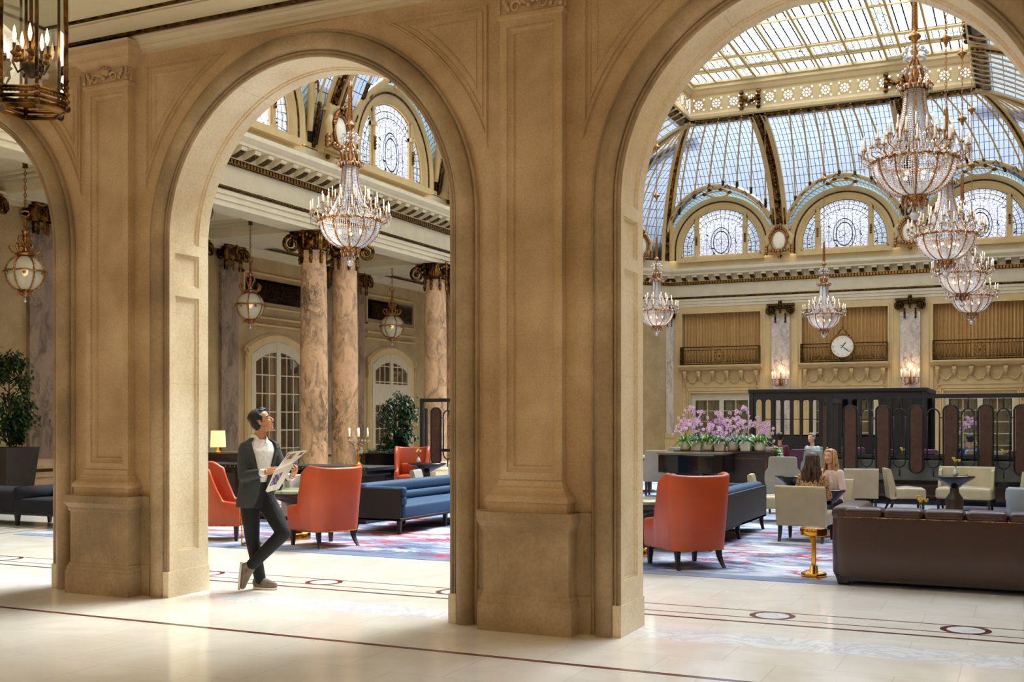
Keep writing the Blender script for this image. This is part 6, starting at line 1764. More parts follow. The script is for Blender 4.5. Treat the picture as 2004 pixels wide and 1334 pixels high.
def face_bits(Xm,parent,skin,iris='2a1a12',lip='a8605a',smile=False,brow='15100d'):
    b=B(); b.X=Xm
    for s_ in (-1,1): b.mi=0; ellip(b,(.0795,s_*.030,.014),(.0105,.0125,.0068)); b.mi=1; ellip(b,(.0885,s_*.031,.014),(.003,.0062,.0062))
    b.obj('eyes',['eyewhite',plain('iris_'+iris,iris,.2,var=0)],parent)
    b=B(); b.X=Xm
    for s_ in (-1,1): b.tube([(.093,s_*.014,.032),(.092,s_*.030,.038),(.080,s_*.046,.033)],[.004,.0045,.002],6)
    b.obj('eyebrows',plain('brow_'+brow,brow,.8,var=0),parent)
    b=B(); b.X=Xm
    z=.006 if smile else 0
    b.tube([(.088,-.025,-.054+z),(.098,-.010,-.052),(.099,0,-.053),(.098,.010,-.052),(.088,.025,-.054+z)],[.002,.005,.0045,.005,.002],6)
    b.tube([(.088,-.022,-.058+z),(.096,0,-.064),(.088,.022,-.058+z)],[.002,.006,.002],6)
    if smile: b.mi=1; b.tube([(.090,-.018,-.054),(.100,0,-.0575),(.090,.018,-.054)],[.002,.0035,.002],6)
    b.obj('lips',[plain('lip_'+lip,lip,.4,var=0),'eyewhite'],parent)
def skinmat(nm,c,c2):
    s=N(nm); n=s.noise(18,3).outputs[0]; cc=s.ramp(n,[(.35,lin(c2)),(.65,lin(c))])
    return s.pbr(cc,.48,**{'Subsurface Weight':.15,'Subsurface Radius':(.02,.008,.004),'Subsurface Scale':.5})
M['eyewhite']=plain('eye_white','f2efe9',.2,var=0)
M['skin_man']=skinmat('tan_skin','c8906a','b07650'); M['skin_fair']=skinmat('fair_skin','e6b79a','d9a082')
s=N('charcoal_tweed'); n=s.noise(260,3,rough=.8).outputs[0]; n2=s.noise(4,3).outputs[0]
M['tweed']=s.pbr(s.mix(.5,s.ramp(n,[(.35,lin('191d1e')),(.65,lin('414849'))]),s.ramp(n2,[(.35,lin('2a2f30')),(.65,lin('3a4041'))]),'MIX'),.85,bump=n,bstr=.3,bdist=.002)
def cloth(nm,c,rough=.8,fold=10,st=.5):
    s=N(nm); n=s.noise(fold,4,dist=.8).outputs[0]; c=lin(c); return s.pbr(s.ramp(n,[(.35,tuple(v*.82 for v in c[:3])+(1,)),(.65,c)]),rough,bump=n,bstr=st,bdist=.02)
M['whiteshirt']=cloth('white_shirt','efece6',.7,14,.35); M['navytrouser']=cloth('navy_trousers','06080e',.8,9,.6)
M['blackhair']=plain('black_hair','0d0b0b',.55,var=.3,sc=60)
M['shoe']=plain('taupe_suede','7d6f60',.8,var=.15,sc=20); M['sole']=plain('pale_sole','d8d0c0',.6,var=.05)
# ---------------- the standing man (local frame: x right, -y towards the camera side)
man=thing('person','standing person in charcoal blazer and navy trousers reading a newspaper, gazing up right','person',(-6.76,8.67,0),TH)
f=V(.62,-.78,0).normalized(); rt=V(f.y,-f.x,0)      # his forward and his right
up=V(0,0,1)
cH=V(-.015,.0,.9)
def rg(z,w,d,ox=0,oy=0,tw=0):
    f2=f; r2=rt
    return (V(ox,oy,z),tuple(r2),tuple(f2),w,d)
shc=V(.02,.0,1.415); RS=shc+rt*.158+V(0,0,-.028); LS=shc-rt*.158+V(0,0,-.022)
def px(x,y,t): d=10.71+t; return V((x-1002)/FPX*d-(505-1002)/FPX*10.71,t,HCAM-(y-820)/FPX*d)
RE=px(479,932,-.15); RWr=px(519,924,-.285); LE=px(556,930,.02); LW=px(572,934,-.13)
RH=V(-.07,-.03,.9); LH=V(.06,.03,.9)
RK=V(-.035,-.05,.49); RA_=V(.03,-.01,.10)
LK=px(557,1043,-.10); LA=px(495,1104,-.14)
neck0=V(.02,0,1.44); hc=V(.045,-.01,1.628); hf=V(.93,.05,.30)
b=B()
torso(b,[rg(.84,.13,.09,-.015),rg(1.0,.12,.085,0),rg(1.2,.14,.09,.01),rg(1.34,.14,.075,.018),rg(1.41,.08,.06,.02),rg(1.45,.05,.05,.02)])
caps(b,[neck0,V(.03,-.003,1.50),V(.035,0,1.57)],[.062,.056,.056])
for S,E_,W_ in ((RS,RE,RWr),(LS,LE,LW)): caps(b,[S-V(0,0,.02),E_,W_],[.034,.034,.026])
for H_,K_,A_ in ((RH,RK,RA_),(LH,LK,LA)): caps(b,[H_,K_,A_],[.07,.048,.036])
hand(b,RWr,V(.95,-.1,.22),V(-.1,-.75,.65),1,.38,1.0,thumbc=.7)
hand(b,LW,V(-.25,-.75,.35) if False else V(.35,-.35,.55),V(.75,-.45,-.25),-1,.75,.98,thumbc=.8)
HX=head(b,hc,hf,V(-.3,0,1))
o=b.obj('body','skin_man',man); remesh(o,.0042,3,.4)
face_bits(HX,man,'skin_man')
# hair: thick black, swept back
b=B(); b.X=HX
ellip(b,(-.030,0,.056),(.094,.081,.078)); ellip(b,(-.052,0,.005),(.062,.077,.075)); ellip(b,(.016,0,.098),(.052,.056,.027)); ellip(b,(-.045,0,-.045),(.045,.060,.04))
rng=random.Random(2)
for k in range(40):
    a=rng.uniform(-1,1); x=rng.uniform(-.08,.04); b.tube([(x+.035,a*.05,.108-.02*abs(a)),(x,a*.06,.130-.03*abs(a)-.2*max(0,-x-.02)*.8),(x-.04,a*.062,.116-.03*abs(a)-.4*max(0,-x))],[.007,.011,.005],6)
for s_ in (-1,1): ellip(b,(.004,s_*.072,.035),(.030,.010,.036)); ellip(b,(.012,s_*.073,.004),(.008,.006,.02))
o=b.obj('hair','blackhair',man); remesh(o,.0045,2,.4)
# shirt
b=B(); torso(b,[rg(.9,.13,.085,-.01),rg(1.0,.140,.098,0),rg(1.04,.150,.106,0),rg(1.2,.172,.118,.01),rg(1.34,.178,.112,.018),rg(1.42,.13,.088,.02),rg(1.455,.075,.07,.022)])
for W_,E_ in ((RWr,RE),(LW,LE)):
    d=(W_-E_).normalized(); caps(b,[W_-d*.085,W_-d*.012],[.040,.037])
o=b.obj('shirt','whiteshirt',man); remesh(o,.006,4,.5)
b=B()   # open collar: two leaves and a stand
for s_ in (-1,1):
    c0=V(.02,0,1.455); base=f*.085+rt*(s_*.012)
    A=c0+rt*(s_*.066)-f*.02+V(0,0,.055); Bp=c0+rt*(s_*.05)+f*.055+V(0,0,.035); Cp=c0+rt*(s_*.022)+f*.095+V(0,0,-.03); D=c0+rt*(s_*.085)+f*.06+V(0,0,-.035); E2=c0+rt*(s_*.098)-f*.01+V(0,0,.0)
    F2=c0-f*.062+V(0,0,.055); G2=c0-f*.085+V(0,0,.01)
    vs=[A,Bp,Cp,D,E2,F2,G2]; b.add([tuple(v) for v in vs]+[tuple(v-f*.006-V(0,0,.004)) for v in vs],[(0,1,3,4),(1,2,3),(5,0,4,6),(7,11,10,8),(8,10,9),(12,13,11,7),(1,8,9,2),(0,7,8,1),(5,12,7,0)],smooth=False)
b.obj('collar','whiteshirt',man)
for z,dd in ((1.34,.119),(1.26,.125),(1.18,.122),(1.10,.117)):
    b=B(); b.ball(tuple(V(.012,0,z)+f*(dd+.0)),.006,6); b.obj('shirt_button',M['whiteglaze'],man)
# blazer: open front shell + sleeves
def openring(c,w,d,gl,gr,th=.014,n=30,fl=0):
    c=Vector(c); pts=[];inn=[]
    for k in range(n+1):
        a=gr+(2*PI-gl-gr)*k/n   # measured from the front
        dir_=lambda q:(rt*(w*math.copysign(abs(sin(q))**.9,sin(q)))+f*(d*math.copysign(abs(cos(q))**.9,cos(q))))
        v=dir_(a); pts.append(c+v); inn.append(c+v*(1-th/max(.05,v.length)))
    return pts+inn[::-1]
rings=[]
for z,w,d,gl,gr,ox in ((.800,.192,.142,.62,.42,-.018),(.86,.190,.140,.46,.25,-.016),(.95,.180,.134,.26,.13,-.008),(1.03,.174,.131,.20,.12,.0),(1.10,.176,.132,.27,.20,.004),(1.20,.186,.136,.42,.34,.01),(1.30,.196,.134,.56,.46,.015),(1.37,.200,.124,.70,.58,.018),(1.415,.175,.108,.85,.72,.02),(1.445,.125,.090,1.0,.90,.02),(1.475,.082,.078,1.25,1.15,.02)):
    rings.append(openring((ox,0,z),w,d,gl,gr))
b=B(); b.loft(rings,closed=True,caps=True)
caps(b,[RS+V(.004,.004,-.012),RS+(RE-RS)*.5+V(-.006,0,0),RE,RE+(RWr-RE)*.45,RWr-(RWr-RE).normalized()*.055],[.058,.060,.056,.050,.043])
caps(b,[LS+V(-.004,-.004,-.012),LS+(LE-LS)*.5,LE,LE+(LW-LE)*.4,LW-(LW-LE).normalized()*.055],[.057,.058,.054,.047,.041])
o=b.obj('blazer','tweed',man); remesh(o,.0065,3,.4)
b=B()   # lapels, pocket flap, breast pocket, buttons
def on(z,a,w,d,ox,push): 
    v=rt*(w*math.copysign(abs(sin(a))**.9,sin(a)))+f*(d*math.copysign(abs(cos(a))**.9,cos(a))); return V(ox,0,z)+v+v.normalized()*push
spec=[(1.03,.174,.131,.0),(1.10,.176,.132,.004),(1.20,.186,.136,.01),(1.30,.196,.134,.015),(1.37,.200,.124,.018),(1.415,.175,.108,.02),(1.45,.12,.09,.02)]
gapL=[.20,.27,.42,.56,.70,.85,1.05]; gapR=[.12,.20,.34,.46,.58,.72,.95]; wid=[.03,.16,.26,.34,.42,.30,.25]
for s_,gp in ((1,gapR),(-1,gapL)):
    ia=[];oa=[]
    for (z,w,d,ox),g_,wd in zip(spec,gp,wid):
        ia.append(on(z,s_*g_,w,d,ox,.004)); oa.append(on(z,s_*(g_+wd),w,d,ox,.011))
    b.loft([ia,oa,[p-(p-V(.01,0,p.z)).normalized()*.012 for p in oa]],closed=False,smooth=False)
for a0,a1,z0,z1 in ((.75,1.25,.945,.985),(-1.2,-.8,.945,.985)):
    q=[on(z,a,.184,.137,-.01,.008) for z in (z0,z1) for a in (a0,(a0+a1)/2,a1)]
    b.add([tuple(p) for p in q],[(0,1,4,3),(1,2,5,4)],smooth=True)
q=[on(z,a,.196,.134,.015,.007) for z in (1.285,1.305) for a in (-.95,-.72)]; b.add([tuple(p) for p in q],[(0,1,3,2)])
b.obj('lapels_and_pockets','tweed',man)
b=B(); b.ball(tuple(on(1.035,.06,.174,.131,0,.008)),.009,8); b.obj('jacket_button','iron',man)
for k in range(3): b=B(); b.ball(tuple(RWr-(RWr-RE).normalized()*(.075+.018*k)+V(0,.01,-.042)),.006,6); b.obj('cuff_button','iron',man)
# trousers
b=B(); torso(b,[rg(.80,.155,.115,-.012),rg(.88,.165,.118,-.012),rg(.98,.158,.112,-.006),rg(1.045,.152,.110,0)])
caps(b,[RH+V(0,0,-.02),RH+(RK-RH)*.5,RK,RK+(RA_-RK)*.5,RA_+V(0,0,.0)],[.098,.088,.069,.062,.056])
caps(b,[LH+V(0,0,-.02),LH+(LK-LH)*.5,LK,LK+(LA-LK)*.5,LA],[.098,.090,.072,.064,.057])
o=b.obj('trousers','navytrouser',man); remesh(o,.0075,4,.5)
# shoes
def shoe(A,toe,upv,nm):
    """A ankle, toe direction, up = from sole to ankle"""
    t_=Vector(toe).normalized(); u_=Vector(upv); u_=(u_-t_*u_.dot(t_)).normalized(); s_=u_.cross(t_)
    Xm=Matrix((t_,s_,u_)).transposed().to_4x4(); Xm.translation=Vector(A)
    b=B(); b.X=Xm
    caps(b,[(-.045,0,-.035),(-.02,0,.01),(.03,0,-.02),(.09,.002,-.045),(.15,.004,-.058)],[.036,.038,.038,.040,.032])
    ellip(b,(.06,0,-.062),(.125,.046,.022)); ellip(b,(-.03,0,-.055),(.045,.036,.03))
    o=b.obj('shoe','shoe',man); remesh(o,.005,3,.4)
    b=B(); b.X=Xm
    pts=[]
    for k in range(28):
        a=2*PI*k/28; x=.055+.135*cos(a); w=.036+.014*(1 if x>.06 else (x+.08)/.14) ; pts.append((x,w*sin(a)*(1-.15*max(0,cos(a))**3)))
    b.prism(pts,-.098,-.078,'z'); b.obj('sole','sole',o)
    b=B(); b.X=Xm
    for k in range(4): b.tube([(.045+.02*k,-.02,-.008-.008*k+.006),(.05+.02*k,0,.0-.008*k+.006),(.045+.02*k,.02,-.008-.008*k+.006)],.003,5)
    b.obj('laces','whiteshirt' if False else 'sole',o)
shoe(RA_+V(.0,0,.0),(.96,-.25,0),(0,0,1),'r')
shoe(px(491,1116,-.145),(-.06,-.10,-1),(1,.12,-.06),'l')
# newspaper
s=N('newsprint'); uv=s.coord('UV'); sp=s.n('SeparateXYZ',{0:uv}).outputs
lnv=s.math('LESS_THAN',s.math('FRACT',s.math('MULTIPLY',sp[1],46)),.45)
colm=s.math('GREATER_THAN',s.math('FRACT',s.math('MULTIPLY',sp[0],4)),.09)
n=s.noise(60,2,uv).outputs[0]; tx=s.math('MULTIPLY',s.math('MULTIPLY',lnv,colm),s.math('GREATER_THAN',n,.45))
def rect(x0,x1,y0,y1): return s.math('MULTIPLY',s.math('MULTIPLY',s.math('GREATER_THAN',sp[0],x0),s.math('LESS_THAN',sp[0],x1)),s.math('MULTIPLY',s.math('GREATER_THAN',sp[1],y0),s.math('LESS_THAN',sp[1],y1)))
base=s.mix(s.math('MULTIPLY',tx,.28),lin('ece6da'),lin('6a6a6e'))
ph=s.ramp(s.noise(9,4,uv).outputs[0],[(.4,lin('4a4468')),(.52,lin('6d639a')),(.62,lin('d8d4dc'))])
base=s.mix(rect(.12,.62,.12,.38),base,ph); ph2=s.ramp(s.noise(14,4,uv).outputs[0],[(.4,lin('5a3a30')),(.6,lin('c9a79a'))])
base=s.mix(rect(.08,.42,.80,.95),base,ph2); base=s.mix(rect(.66,.92,.84,.96),base,ph2)
M['news']=s.pbr(base,.85)
np_=thing('newspaper','open folded newspaper held in both hands by the standing man','newspaper',(-6.76,8.67,0),TH)
def sheet(quad,nm,n=10,bend=.02,uv0=0,uv1=1,th=.004):
    A,Bq,Cq,D=[Vector(q) for q in quad]   # A,B bottom edge ; D,C top edge
    nn=(Bq-A).cross(D-A).normalized(); b=B()
    for off in (0,th):
        vs=[];uvs=[]
        for i in range(n+1):
            for j in range(7):
                v=i/n;u=j/6; p=(A*(1-u)+Bq*u)*(1-v)+(D*(1-u)+Cq*u)*v+nn*(bend*sin(PI*v)+off+.004*sin(u*9+v*4)); vs.append(tuple(p)); uvs.append((u,uv0+(uv1-uv0)*v))
        b.add(vs,[(i*7+j,i*7+j+1,(i+1)*7+j+1,(i+1)*7+j) for i in range(n) for j in range(6)],uvs=uvs,smooth=True)
    return b.obj(nm,'news',np_)
# lower half hangs down-left, upper half tilts up-right away
sheet([px(521,961,-.36),px(546,955,-.33),px(575,905,-.30),px(538,922,-.37)],'lower_page',bend=.012,uv1=.5)
sheet([px(538,922,-.365),px(575,906,-.295),px(603,881,-.22),px(571,885,-.27)],'upper_page',bend=-.014,uv0=.5)
sheet([px(523,963,-.345),px(547,957,-.315),px(577,907,-.285),px(540,920,-.35)],'back_page',bend=.02,uv1=.5)
sheet([px(545,915,-.34),px(572,906,-.28),px(598,881,-.20),px(566,884,-.25)],'inner_page',bend=-.03,uv0=.5)
# ---------------- seated figures
def seated(label,loc,rz,skin,top,bottom,hair,seat=.44,sc=1.0,lean=.05,arms='lap',hairfn=None,detail=True,lookyaw=0,lapel=None,gest=False,voxk=1.0,blouse=None,legs=True):
    t=thing('person',label,'person',loc,rz); t.scale=(sc,)*3
    f=V(0,1,0); r=V(1,0,0)     # faces +Y
    hip=V(0,-.02,seat+.10); sh=V(0,-.04+lean,seat+.55); nk=sh+V(0,.0,.06); hc=sh+V(0,.035,.205)
    R=lambda z,w,d,y:(V(0,y,z),tuple(r),tuple(f),w,d)
    yl=lambda z:-.02+(lean-.02)*(z-hip.z)/.45
    b=B(); torso(b,[R(seat+.02,.15,.10,-.02),R(seat+.2,.115,.08,yl(seat+.2)),R(seat+.38,.13,.085,yl(seat+.38)),R(seat+.52,.13,.07,yl(seat+.5))],20)
    caps(b,[nk-V(0,0,.04),nk+V(0,.01,.05),nk+V(0,.02,.10)],[.05,.045,.048])
    SR,SL=sh+V(.155,0,-.03),sh+V(-.155,0,-.03)
    if gest: ER,WR=V(.24,.10,seat+.27),V(.10,.30,seat+.42)
    else: ER,WR=V(.23,.06,seat+.25),V(.10,.28,seat+.20)
    EL,WL=V(-.23,.06,seat+.25),V(-.08,.28,seat+.20)
    caps(b,[SR,ER,WR],[.036,.032,.024]);caps(b,[SL,EL,WL],[.036,.032,.024])
    KR,KL=V(.10,.42,seat+.06),V(-.10,.42,seat+.06); AR,AL=V(.09,.44,.10),V(-.09,.44,.10)
    HR,HL=V(.09,.0,seat+.08),V(-.09,.0,seat+.08)
    if legs:
        caps(b,[HR,KR,AR],[.06,.045,.034]);caps(b,[HL,KL,AL],[.06,.045,.034])
        for A_ in (AR,AL): caps(b,[A_+V(0,-.02,-.05),A_+V(0,.14,-.07)],[.035,.026])
    if detail:
        hand(b,WR,V(-.5,.8,.1 if not gest else .9),V(0,-.2,1),1,.5,.9); hand(b,WL,V(.5,.8,.1),V(0,-.2,1),-1,.5,.9)
    else:
        for W_,sx in ((WR,-1),(WL,1)): caps(b,[W_,W_+V(sx*.03,.07,.01)],[.03,.02])
    hd=V(sin(lookyaw),cos(lookyaw),.02)
    Xm=head(b,hc,hd,(0,0,1),.93 if detail else .95,True)
    o=b.obj('body',skin,t); remesh(o,.0055*voxk,3,.4)
    # top garment
    b=B(); torso(b,[R(seat+.0,.175,.125,-.02),R(seat+.2,.138,.105,yl(seat+.2)),R(seat+.38,.158,.115,yl(seat+.38)),R(seat+.50,.158,.09,yl(seat+.5)),R(seat+.56,.09,.065,yl(seat+.55))],22)
    caps(b,[SR,SR+(ER-SR)*.5,ER,WR+(ER-WR)*.18],[.056,.052,.046,.036]); caps(b,[SL,SL+(EL-SL)*.5,EL,WL+(EL-WL)*.18],[.056,.052,.046,.036])
    o=b.obj('top',top,t); remesh(o,.008*voxk,3,.5)
    if blouse:   # contrasting front between open jacket edges
        b=B()
        for q in range(1): torso(b,[R(seat+.15,.055,.118,yl(seat+.15)),R(seat+.38,.062,.128,yl(seat+.38)),R(seat+.50,.055,.104,yl(seat+.5))],16)
        b.obj('blouse',blouse,t)
        b=B()
        for s_ in (-1,1):
            b.add([tuple(V(s_*.05,yl(seat+.2)+.112,seat+.18)),tuple(V(s_*.10,yl(seat+.38)+.11,seat+.36)),tuple(V(s_*.09,yl(seat+.5)+.085,seat+.5)),tuple(V(s_*.045,yl(seat+.55)+.06,seat+.57)),tuple(V(s_*.055,yl(seat+.4)+.13,seat+.40))],[(0,1,2,3,4)])
        b.obj('lapels',top,t)
    if legs:
        b=B(); caps(b,[HR,KR,AR+V(0,0,.05)],[.085,.064,.05]);caps(b,[HL,KL,AL+V(0,0,.05)],[.085,.064,.05]); o=b.obj('trousers',bottom,t); remesh(o,.009*voxk,3,.5)
    if detail: face_bits(Xm,t,skin,smile=True,brow='8a6a48' if hair=='blonde' else '2a1c14',lip='c0544e')
    b=B(); b.X=Xm; hairfn(b); o=b.obj('hair',hair,t); remesh(o,.006*voxk,2,.4)
    return t
def long_hair(w=1.0,ln=.42,part=True,rng=random.Random(4)):
    def fn(b):
        ellip(b,(-.028,0,.050),(.094,.088,.086)); ellip(b,(.020,0,.10),(.06,.07,.03))
        for k in range(34):
            a=-1.9+3.8*k/33; x=-.03-.075*cos(a); y=.088*sin(a)
            if cos(a)<-.1: x=.02
            L=ln*(1-.1*rng.random()); 
            b.tube([(x*.55,y*.6,.118),(x*.92,y*.92,.075),(x*1.0,y*1.02,.0),(x-.01,y*1.08,-.06),(x-.02+.02*sin(k),y*1.12*w+.012*sin(k*1.7),-.05-L*.3),(x-.028+.02*sin(k*1.3),y*1.2*w-.012*sin(k*2.3),-.05-L*.65),(x-.02+.03*sin(k*2.1),y*1.05*w,-.05-L)],[.014,.018,.02,.022,.022,.020,.007],7)
        for k in range(12):
            a=-.9+1.8*k/11; b.tube([(.045,a*.012,.112),(.048,a*.055,.088),(.020,a*.092,.03),(.0,a*.1,-.03)],[.006,.010,.012,.010],6)
    return fn
def short_hair(b):
    ellip(b,(-.022,0,.045),(.096,.084,.085)); ellip(b,(-.045,0,-.01),(.062,.076,.06)); ellip(b,(.02,0,.095),(.07,.06,.035))
s=N('leopard_print'); v=s.n('TexVoronoi',{'Vector':s.coord(),'Scale':42},feature='F1').outputs[0]
M['leopard']=s.pbr(s.ramp(v,[(.18,lin('8a5a34')),(.26,lin('2a1a12')),(.38,lin('2a1a12')),(.46,lin('b98f62'))]),.75)
s=N('brunette'); n=s.noise(1,3,s.n('Mapping',{0:s.coord(),3:(60,60,5)}).outputs[0]).outputs[0]; M['brunette']=s.pbr(s.ramp(n,[(.35,lin('1a100c')),(.55,lin('3a241a')),(.75,lin('7a5638'))]),.45)
s=N('blonde'); n=s.noise(1,3,s.n('Mapping',{0:s.coord(),3:(60,60,5)}).outputs[0]).outputs[0]; M['blonde']=s.pbr(s.ramp(n,[(.3,lin('8a6238')),(.55,lin('c59a62')),(.75,lin('e2c18c'))]),.45)
M['blazerpink']=cloth('pale_pink_blazer','e0cfc4',.75,12,.3); M['blush']=cloth('blush_blouse','cf8f80',.7,12,.3); M['blacktr']=cloth('black_trousers','0e0e12',.8)
M['maroon']=cloth('maroon_sweater','6a2036',.85); M['royal']=cloth('blue_hoodie','23477c',.85); M['darkshirt']=cloth('dark_shirt','15171f',.85); M['greyhair']=plain('grey_hair','8d8a84',.6,var=.2,sc=40); M['floral']=cloth('pale_floral_shirt','b9ccd0',.8,30)
seated('seated person in leopard print top with long wavy brown hair, back to the camera',(-2.62,15.34,0),R_(-8),'skin_fair','leopard','blacktr','brunette',.36,.97,hairfn=long_hair(1.3,.40))
seated('smiling blonde person in a pale pink blazer facing the brown haired person',(-2.52,16.5,0),R_(152),'skin_fair','blazerpink','blacktr','blonde',.37,.98,.07,hairfn=long_hair(.95,.30),lookyaw=-.1,blouse='blush')
bgp=[('distant seated person in a maroon sweater, back to the camera, beside the bar',(-5.32,26.75,0),R_(0),'skin_man','maroon','blackhair'),
('distant seated person in a maroon top between the first two oval panels',(-3.75,27.0,0),R_(60),'skin_man','maroon','brunette'),
('distant seated person in a pale floral shirt behind the left end of the metal screen',(-4.45,26.2,0),R_(150),'skin_fair','floral','greyhair'),
('distant seated person in a blue hoodie between the fifth and sixth oval panels',(-1.04,25.75,0),R_(30),'skin_man','royal','blackhair'),
('distant seated person in dark clothes, hand near the face, beside the blue hoodie',(-.71,24.2,0),R_(140),'skin_man','darkshirt','blackhair')]
for i,(l,p,rz,sk_,tp,hr) in enumerate(bgp):
    seated(l,p,rz,sk_,tp,'blacktr',hr,.46,1.0,hairfn=short_hair,detail=False,gest=(i==4),voxk=1.9)
dining('grey dining chair under the person in the floral shirt',(-4.45,26.4,0),R_(150)); dining('grey dining chair under the person in the blue hoodie',(-1.04,25.6,0),R_(30)); dining('grey dining chair under the person in dark clothes',(-.71,24.35,0),R_(140)); dining('plum dining chair under the person between the first two oval panels',(-3.75,26.8,0),R_(60),'plum','plum leather dining chairs')
# ---------------- background dining tables with white crockery
def dining_table(label,loc,seed,flowers=True):
    rng=random.Random(seed); t=thing('dining_table',label,'table',loc,0,'dark dining tables behind the screens')
    b=B(); b.rbox(-.4,.4,-.4,.4,.72,.76,.01,2); b.obj('tabletop','espresso',t)
    b=B(); b.lathe([(.25,0),(.24,.03),(.05,.06),(.05,.72)],16); b.obj('pedestal','iron',t)
    for k in range(4):
        x,y=rng.uniform(-.3,.3),rng.uniform(-.3,.3); x=(-.24,.24,-.2,.22)[k]; y=(-.22,-.2,.22,.2)[k]
        c_=thing('teacup',['white cup and saucer, front left on a dark table behind the screen','white cup and saucer, front right on a dark table behind the screen','white cup and saucer, back left on a dark table behind the screen','white cup and saucer, back right on a dark table behind the screen'][k],'cup',(loc[0]+x,loc[1]+y,.76),rng.uniform(0,6),'white cups on the far dining tables')
        b=B(); b.lathe([(0,0),(.05,.003),(.085,.018),(.08,.02),(.03,.008)],16); b.obj('saucer','china',c_)
        b=B(); b.lathe([(.02,.01),(.04,.03),(.05,.07),(.045,.07),(.03,.025),(0,.02)],16); b.obj('cup','china',c_)
        b=B(); b.tube([(.045,0,.06),(.075,0,.055),(.075,0,.035),(.042,0,.03)],.005,5); b.obj('handle','china',c_)
    if flowers:
        n_=thing('teapot','white teapot in the middle of a dark table behind the screen','teapot',(loc[0]+.02,loc[1]-.02,.76),rng.uniform(0,6),'white teapots on the far dining tables')
        b=B(); b.lathe([(0,0),(.05,0),(.085,.04),(.08,.09),(.04,.12),(.03,.125)],18); b.obj('pot_body','china',n_)
        b=B(); b.lathe([(.04,.12),(.02,.135),(.012,.15),(0,.16)],12); b.obj('lid','china',n_)
        b=B(); b.tube([(.07,0,.04),(.12,0,.07),(.14,0,.12)],[.018,.012,.008],6); b.obj('spout','china',n_)
        b=B(); b.tube([(-.07,0,.10),(-.12,0,.10),(-.12,0,.04),(-.08,0,.03)],.007,6); b.obj('handle','china',n_)
    return t
M['china']=plain('white_china','f2f2f0',.12,var=0)
for i,(l,p) in enumerate((('dark dining table behind the brown haired person',(-4.2,25.3,0)),('dark dining table behind the third oval panel of the metal screen',(-2.45,24.5,0)),
 ('dark dining table behind the left end of the metal screen',(-3.25,23.8,0)),('dark dining table at the right edge behind the sixth oval panel',(-.3,23.9,0)),('dark dining table left of the black piano',(-7.7,24.0,0)))): dining_table(l,p,i)
bud_vase('bud vase with yellow flowers behind the fourth oval panel',(-2.3,24.4,.76)); bud_vase('bud vase with yellow flowers right of the sixth oval panel',(-.35,23.85,.76))
orchid_pot('pink orchid in a white pot seen through the bar slots',(-4.1,29.6,1.25),31,'leaf',False,4,'orchid',.6)
tt=thing('back_bar','black back bar shelf carrying the distant orchid','counter',(-4.1,29.6,0)); b=B(); b.box(-.9,.9,-.25,.25,0,1.25); b.obj('body','black',tt)
orchid_pot('pink orchid by the doorway right of the bar enclosure',(-1.25,30.5,.9),32,'leaf',False,4,'orchid',.8)
tt=thing('side_stand','small black stand carrying an orchid near the right doorway','table',(-1.25,30.5,0)); b=B(); b.box(-.3,.3,-.25,.25,0,.9); b.obj('body','black',tt)
# ================================================================= LIGHT
w=bpy.data.worlds.new('sky'); bpy.context.scene.world=w; w.use_nodes=True; nt=w.node_tree; nt.nodes.clear()
def wn(t,**k):
    o=nt.nodes.new('ShaderNode'+t)
    for a,b_ in k.items(): setattr(o,a,b_)
    return o
tc=wn('TexCoord'); sp=wn('SeparateXYZ'); nt.links.new(tc.outputs['Generated'],sp.inputs[0])
rp=wn('ValToRGB'); nt.links.new(sp.outputs[2],rp.inputs[0])
st=[(0,(.05,.06,.07,1)),(.145,(.05,.06,.075,1)),(.156,(.09,.10,.13,1)),(.172,(.5,.54,.62,1)),(.2,(.5,.55,.64,1)),(.26,(.85,.91,1.0,1)),(.33,(1,1,1.0,1)),(1,(1,1.0,1.0,1))]
while len(rp.color_ramp.elements)<len(st): rp.color_ramp.elements.new(.5)
for e,(p,c_) in zip(rp.color_ramp.elements,st): e.position=p; e.color=c_
nz=wn('TexNoise'); nz.inputs['Scale'].default_value=5; nz.inputs['Detail'].default_value=5; nt.links.new(tc.outputs['Generated'],nz.inputs[0])
mr=wn('MapRange'); mr.inputs[1].default_value=.35;mr.inputs[2].default_value=.65;mr.inputs[3].default_value=.65;mr.inputs[4].default_value=1.35; nt.links.new(nz.outputs[0],mr.inputs[0])
# brighter toward the zenith and toward the sun side (-X)
m1=wn('MapRange'); m1.inputs[1].default_value=.21;m1.inputs[2].default_value=.5;m1.inputs[3].default_value=1;m1.inputs[4].default_value=SKYTOP; nt.links.new(sp.outputs[2],m1.inputs[0])
m2=wn('MapRange'); m2.inputs[1].default_value=.45;m2.inputs[2].default_value=-.85 if False else 1.0;m2.inputs[3].default_value=1;m2.inputs[4].default_value=3.2
ng=wn('Math',operation='MULTIPLY'); ng.inputs[1].default_value=-1; nt.links.new(sp.outputs[0],ng.inputs[0]); nt.links.new(ng.outputs[0],m2.inputs[0])
a=wn('Math',operation='MULTIPLY'); nt.links.new(m1.outputs[0],a.inputs[0]); nt.links.new(m2.outputs[0],a.inputs[1])
a2=wn('Math',operation='MULTIPLY'); nt.links.new(a.outputs[0],a2.inputs[0]); nt.links.new(mr.outputs[0],a2.inputs[1])
a3=wn('Math',operation='MULTIPLY'); nt.links.new(a2.outputs[0],a3.inputs[0]); a3.inputs[1].default_value=SKYK
bg=wn('Background'); nt.links.new(rp.outputs[0],bg.inputs[0]); nt.links.new(a3.outputs[0],bg.inputs[1])
ow=wn('OutputWorld'); nt.links.new(bg.outputs[0],ow.inputs[0])
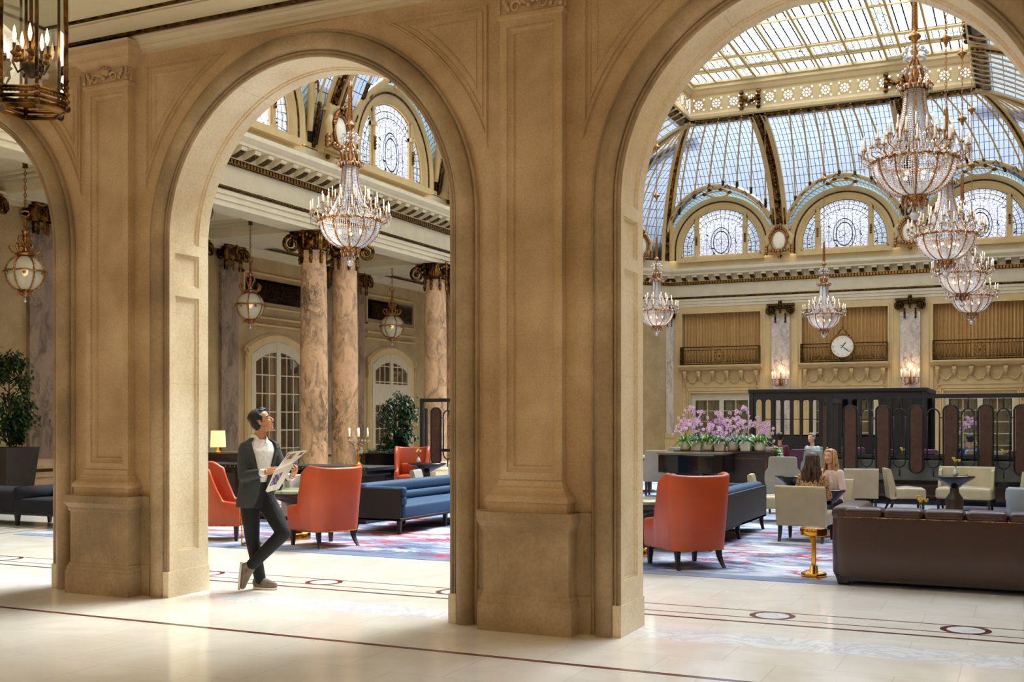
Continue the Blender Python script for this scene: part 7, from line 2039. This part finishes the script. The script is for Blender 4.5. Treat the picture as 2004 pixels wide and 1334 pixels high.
def area(loc,rot,sx,sy,e,c_=(1,1,1),portal=False,nm='daylight_portal'):
    l=bpy.data.lights.new(nm,'AREA'); l.shape='RECTANGLE'; l.size=sx; l.size_y=sy; l.energy=e; l.color=c_
    if portal: l.cycles.is_portal=True
    o=bpy.data.objects.new(nm,l); C.objects.link(o); o.location=loc; o.rotation_euler=rot; return o
area(((BL+BRt)/2,(YB+BN)/2,ZSK+.15),(0,0,0),BRt-BL,BN-YB,0,portal=True)
area((XL+1.6,24,11.5),(0,math.radians(-50),0),6,33,0,portal=True)
area((XR-1.6,24,11.5),(0,math.radians(50),0),6,33,0,portal=True)
area(((XL+XR)/2,YW-1.6,11.5),(math.radians(-50),0,0),13,6,0,portal=True)
# sun through the roof glass, high and diffuse
l=bpy.data.lights.new('sun','SUN'); l.energy=SUNK; l.angle=math.radians(30); l.color=(1,.96,.88)
o=bpy.data.objects.new('sun',l); C.objects.link(o); o.rotation_euler=(math.radians(-30),math.radians(16),0)
def lamp(loc,e,r=.12,c_=(1,.72,.45),nm='lamp_glow'):
    l=bpy.data.lights.new(nm,'POINT'); l.energy=e; l.shadow_soft_size=r; l.color=c_
    o=bpy.data.objects.new(nm,l); C.objects.link(o); o.location=loc; return o
# corridor: the lantern in view, plus unseen warm fill lamps added along it
for x,y in ((-5.72,5.06),(-.9,1.2),(-9.8,1.2),(2.5,3.0),(-14,3.0),(-5,-2.2),(0,-2.2)):
    lamp((x,y,4.0),CORR*(.3 if (x,y)==(-5.72,5.06) else 1),.5,(1,.88,.70))
for x in (-1.36,-10.96):
    for y in (16.2,22.8,29.0,34.6): lamp((x,y,4.95),CHAND,.3,(1,.82,.66))
lamp((-6.15,38.4,4.95),CHAND,.3,(1,.82,.66))
for x in (-8.5,-3.78): lamp((x,YW-.42,3.62),5,.12,(1,.66,.38))
v=bpy.context.scene.view_settings; v.view_transform='Standard'; v.look='None'; v.exposure=EXPO; v.gamma=1; v.use_curve_mapping=False
bpy.context.scene.cycles.max_bounces=10; bpy.context.scene.cycles.diffuse_bounces=5; bpy.context.scene.cycles.transparent_max_bounces=24; bpy.context.scene.cycles.sample_clamp_indirect=8
bpy.context.scene.cycles.caustics_reflective=False; bpy.context.scene.cycles.caustics_refractive=False
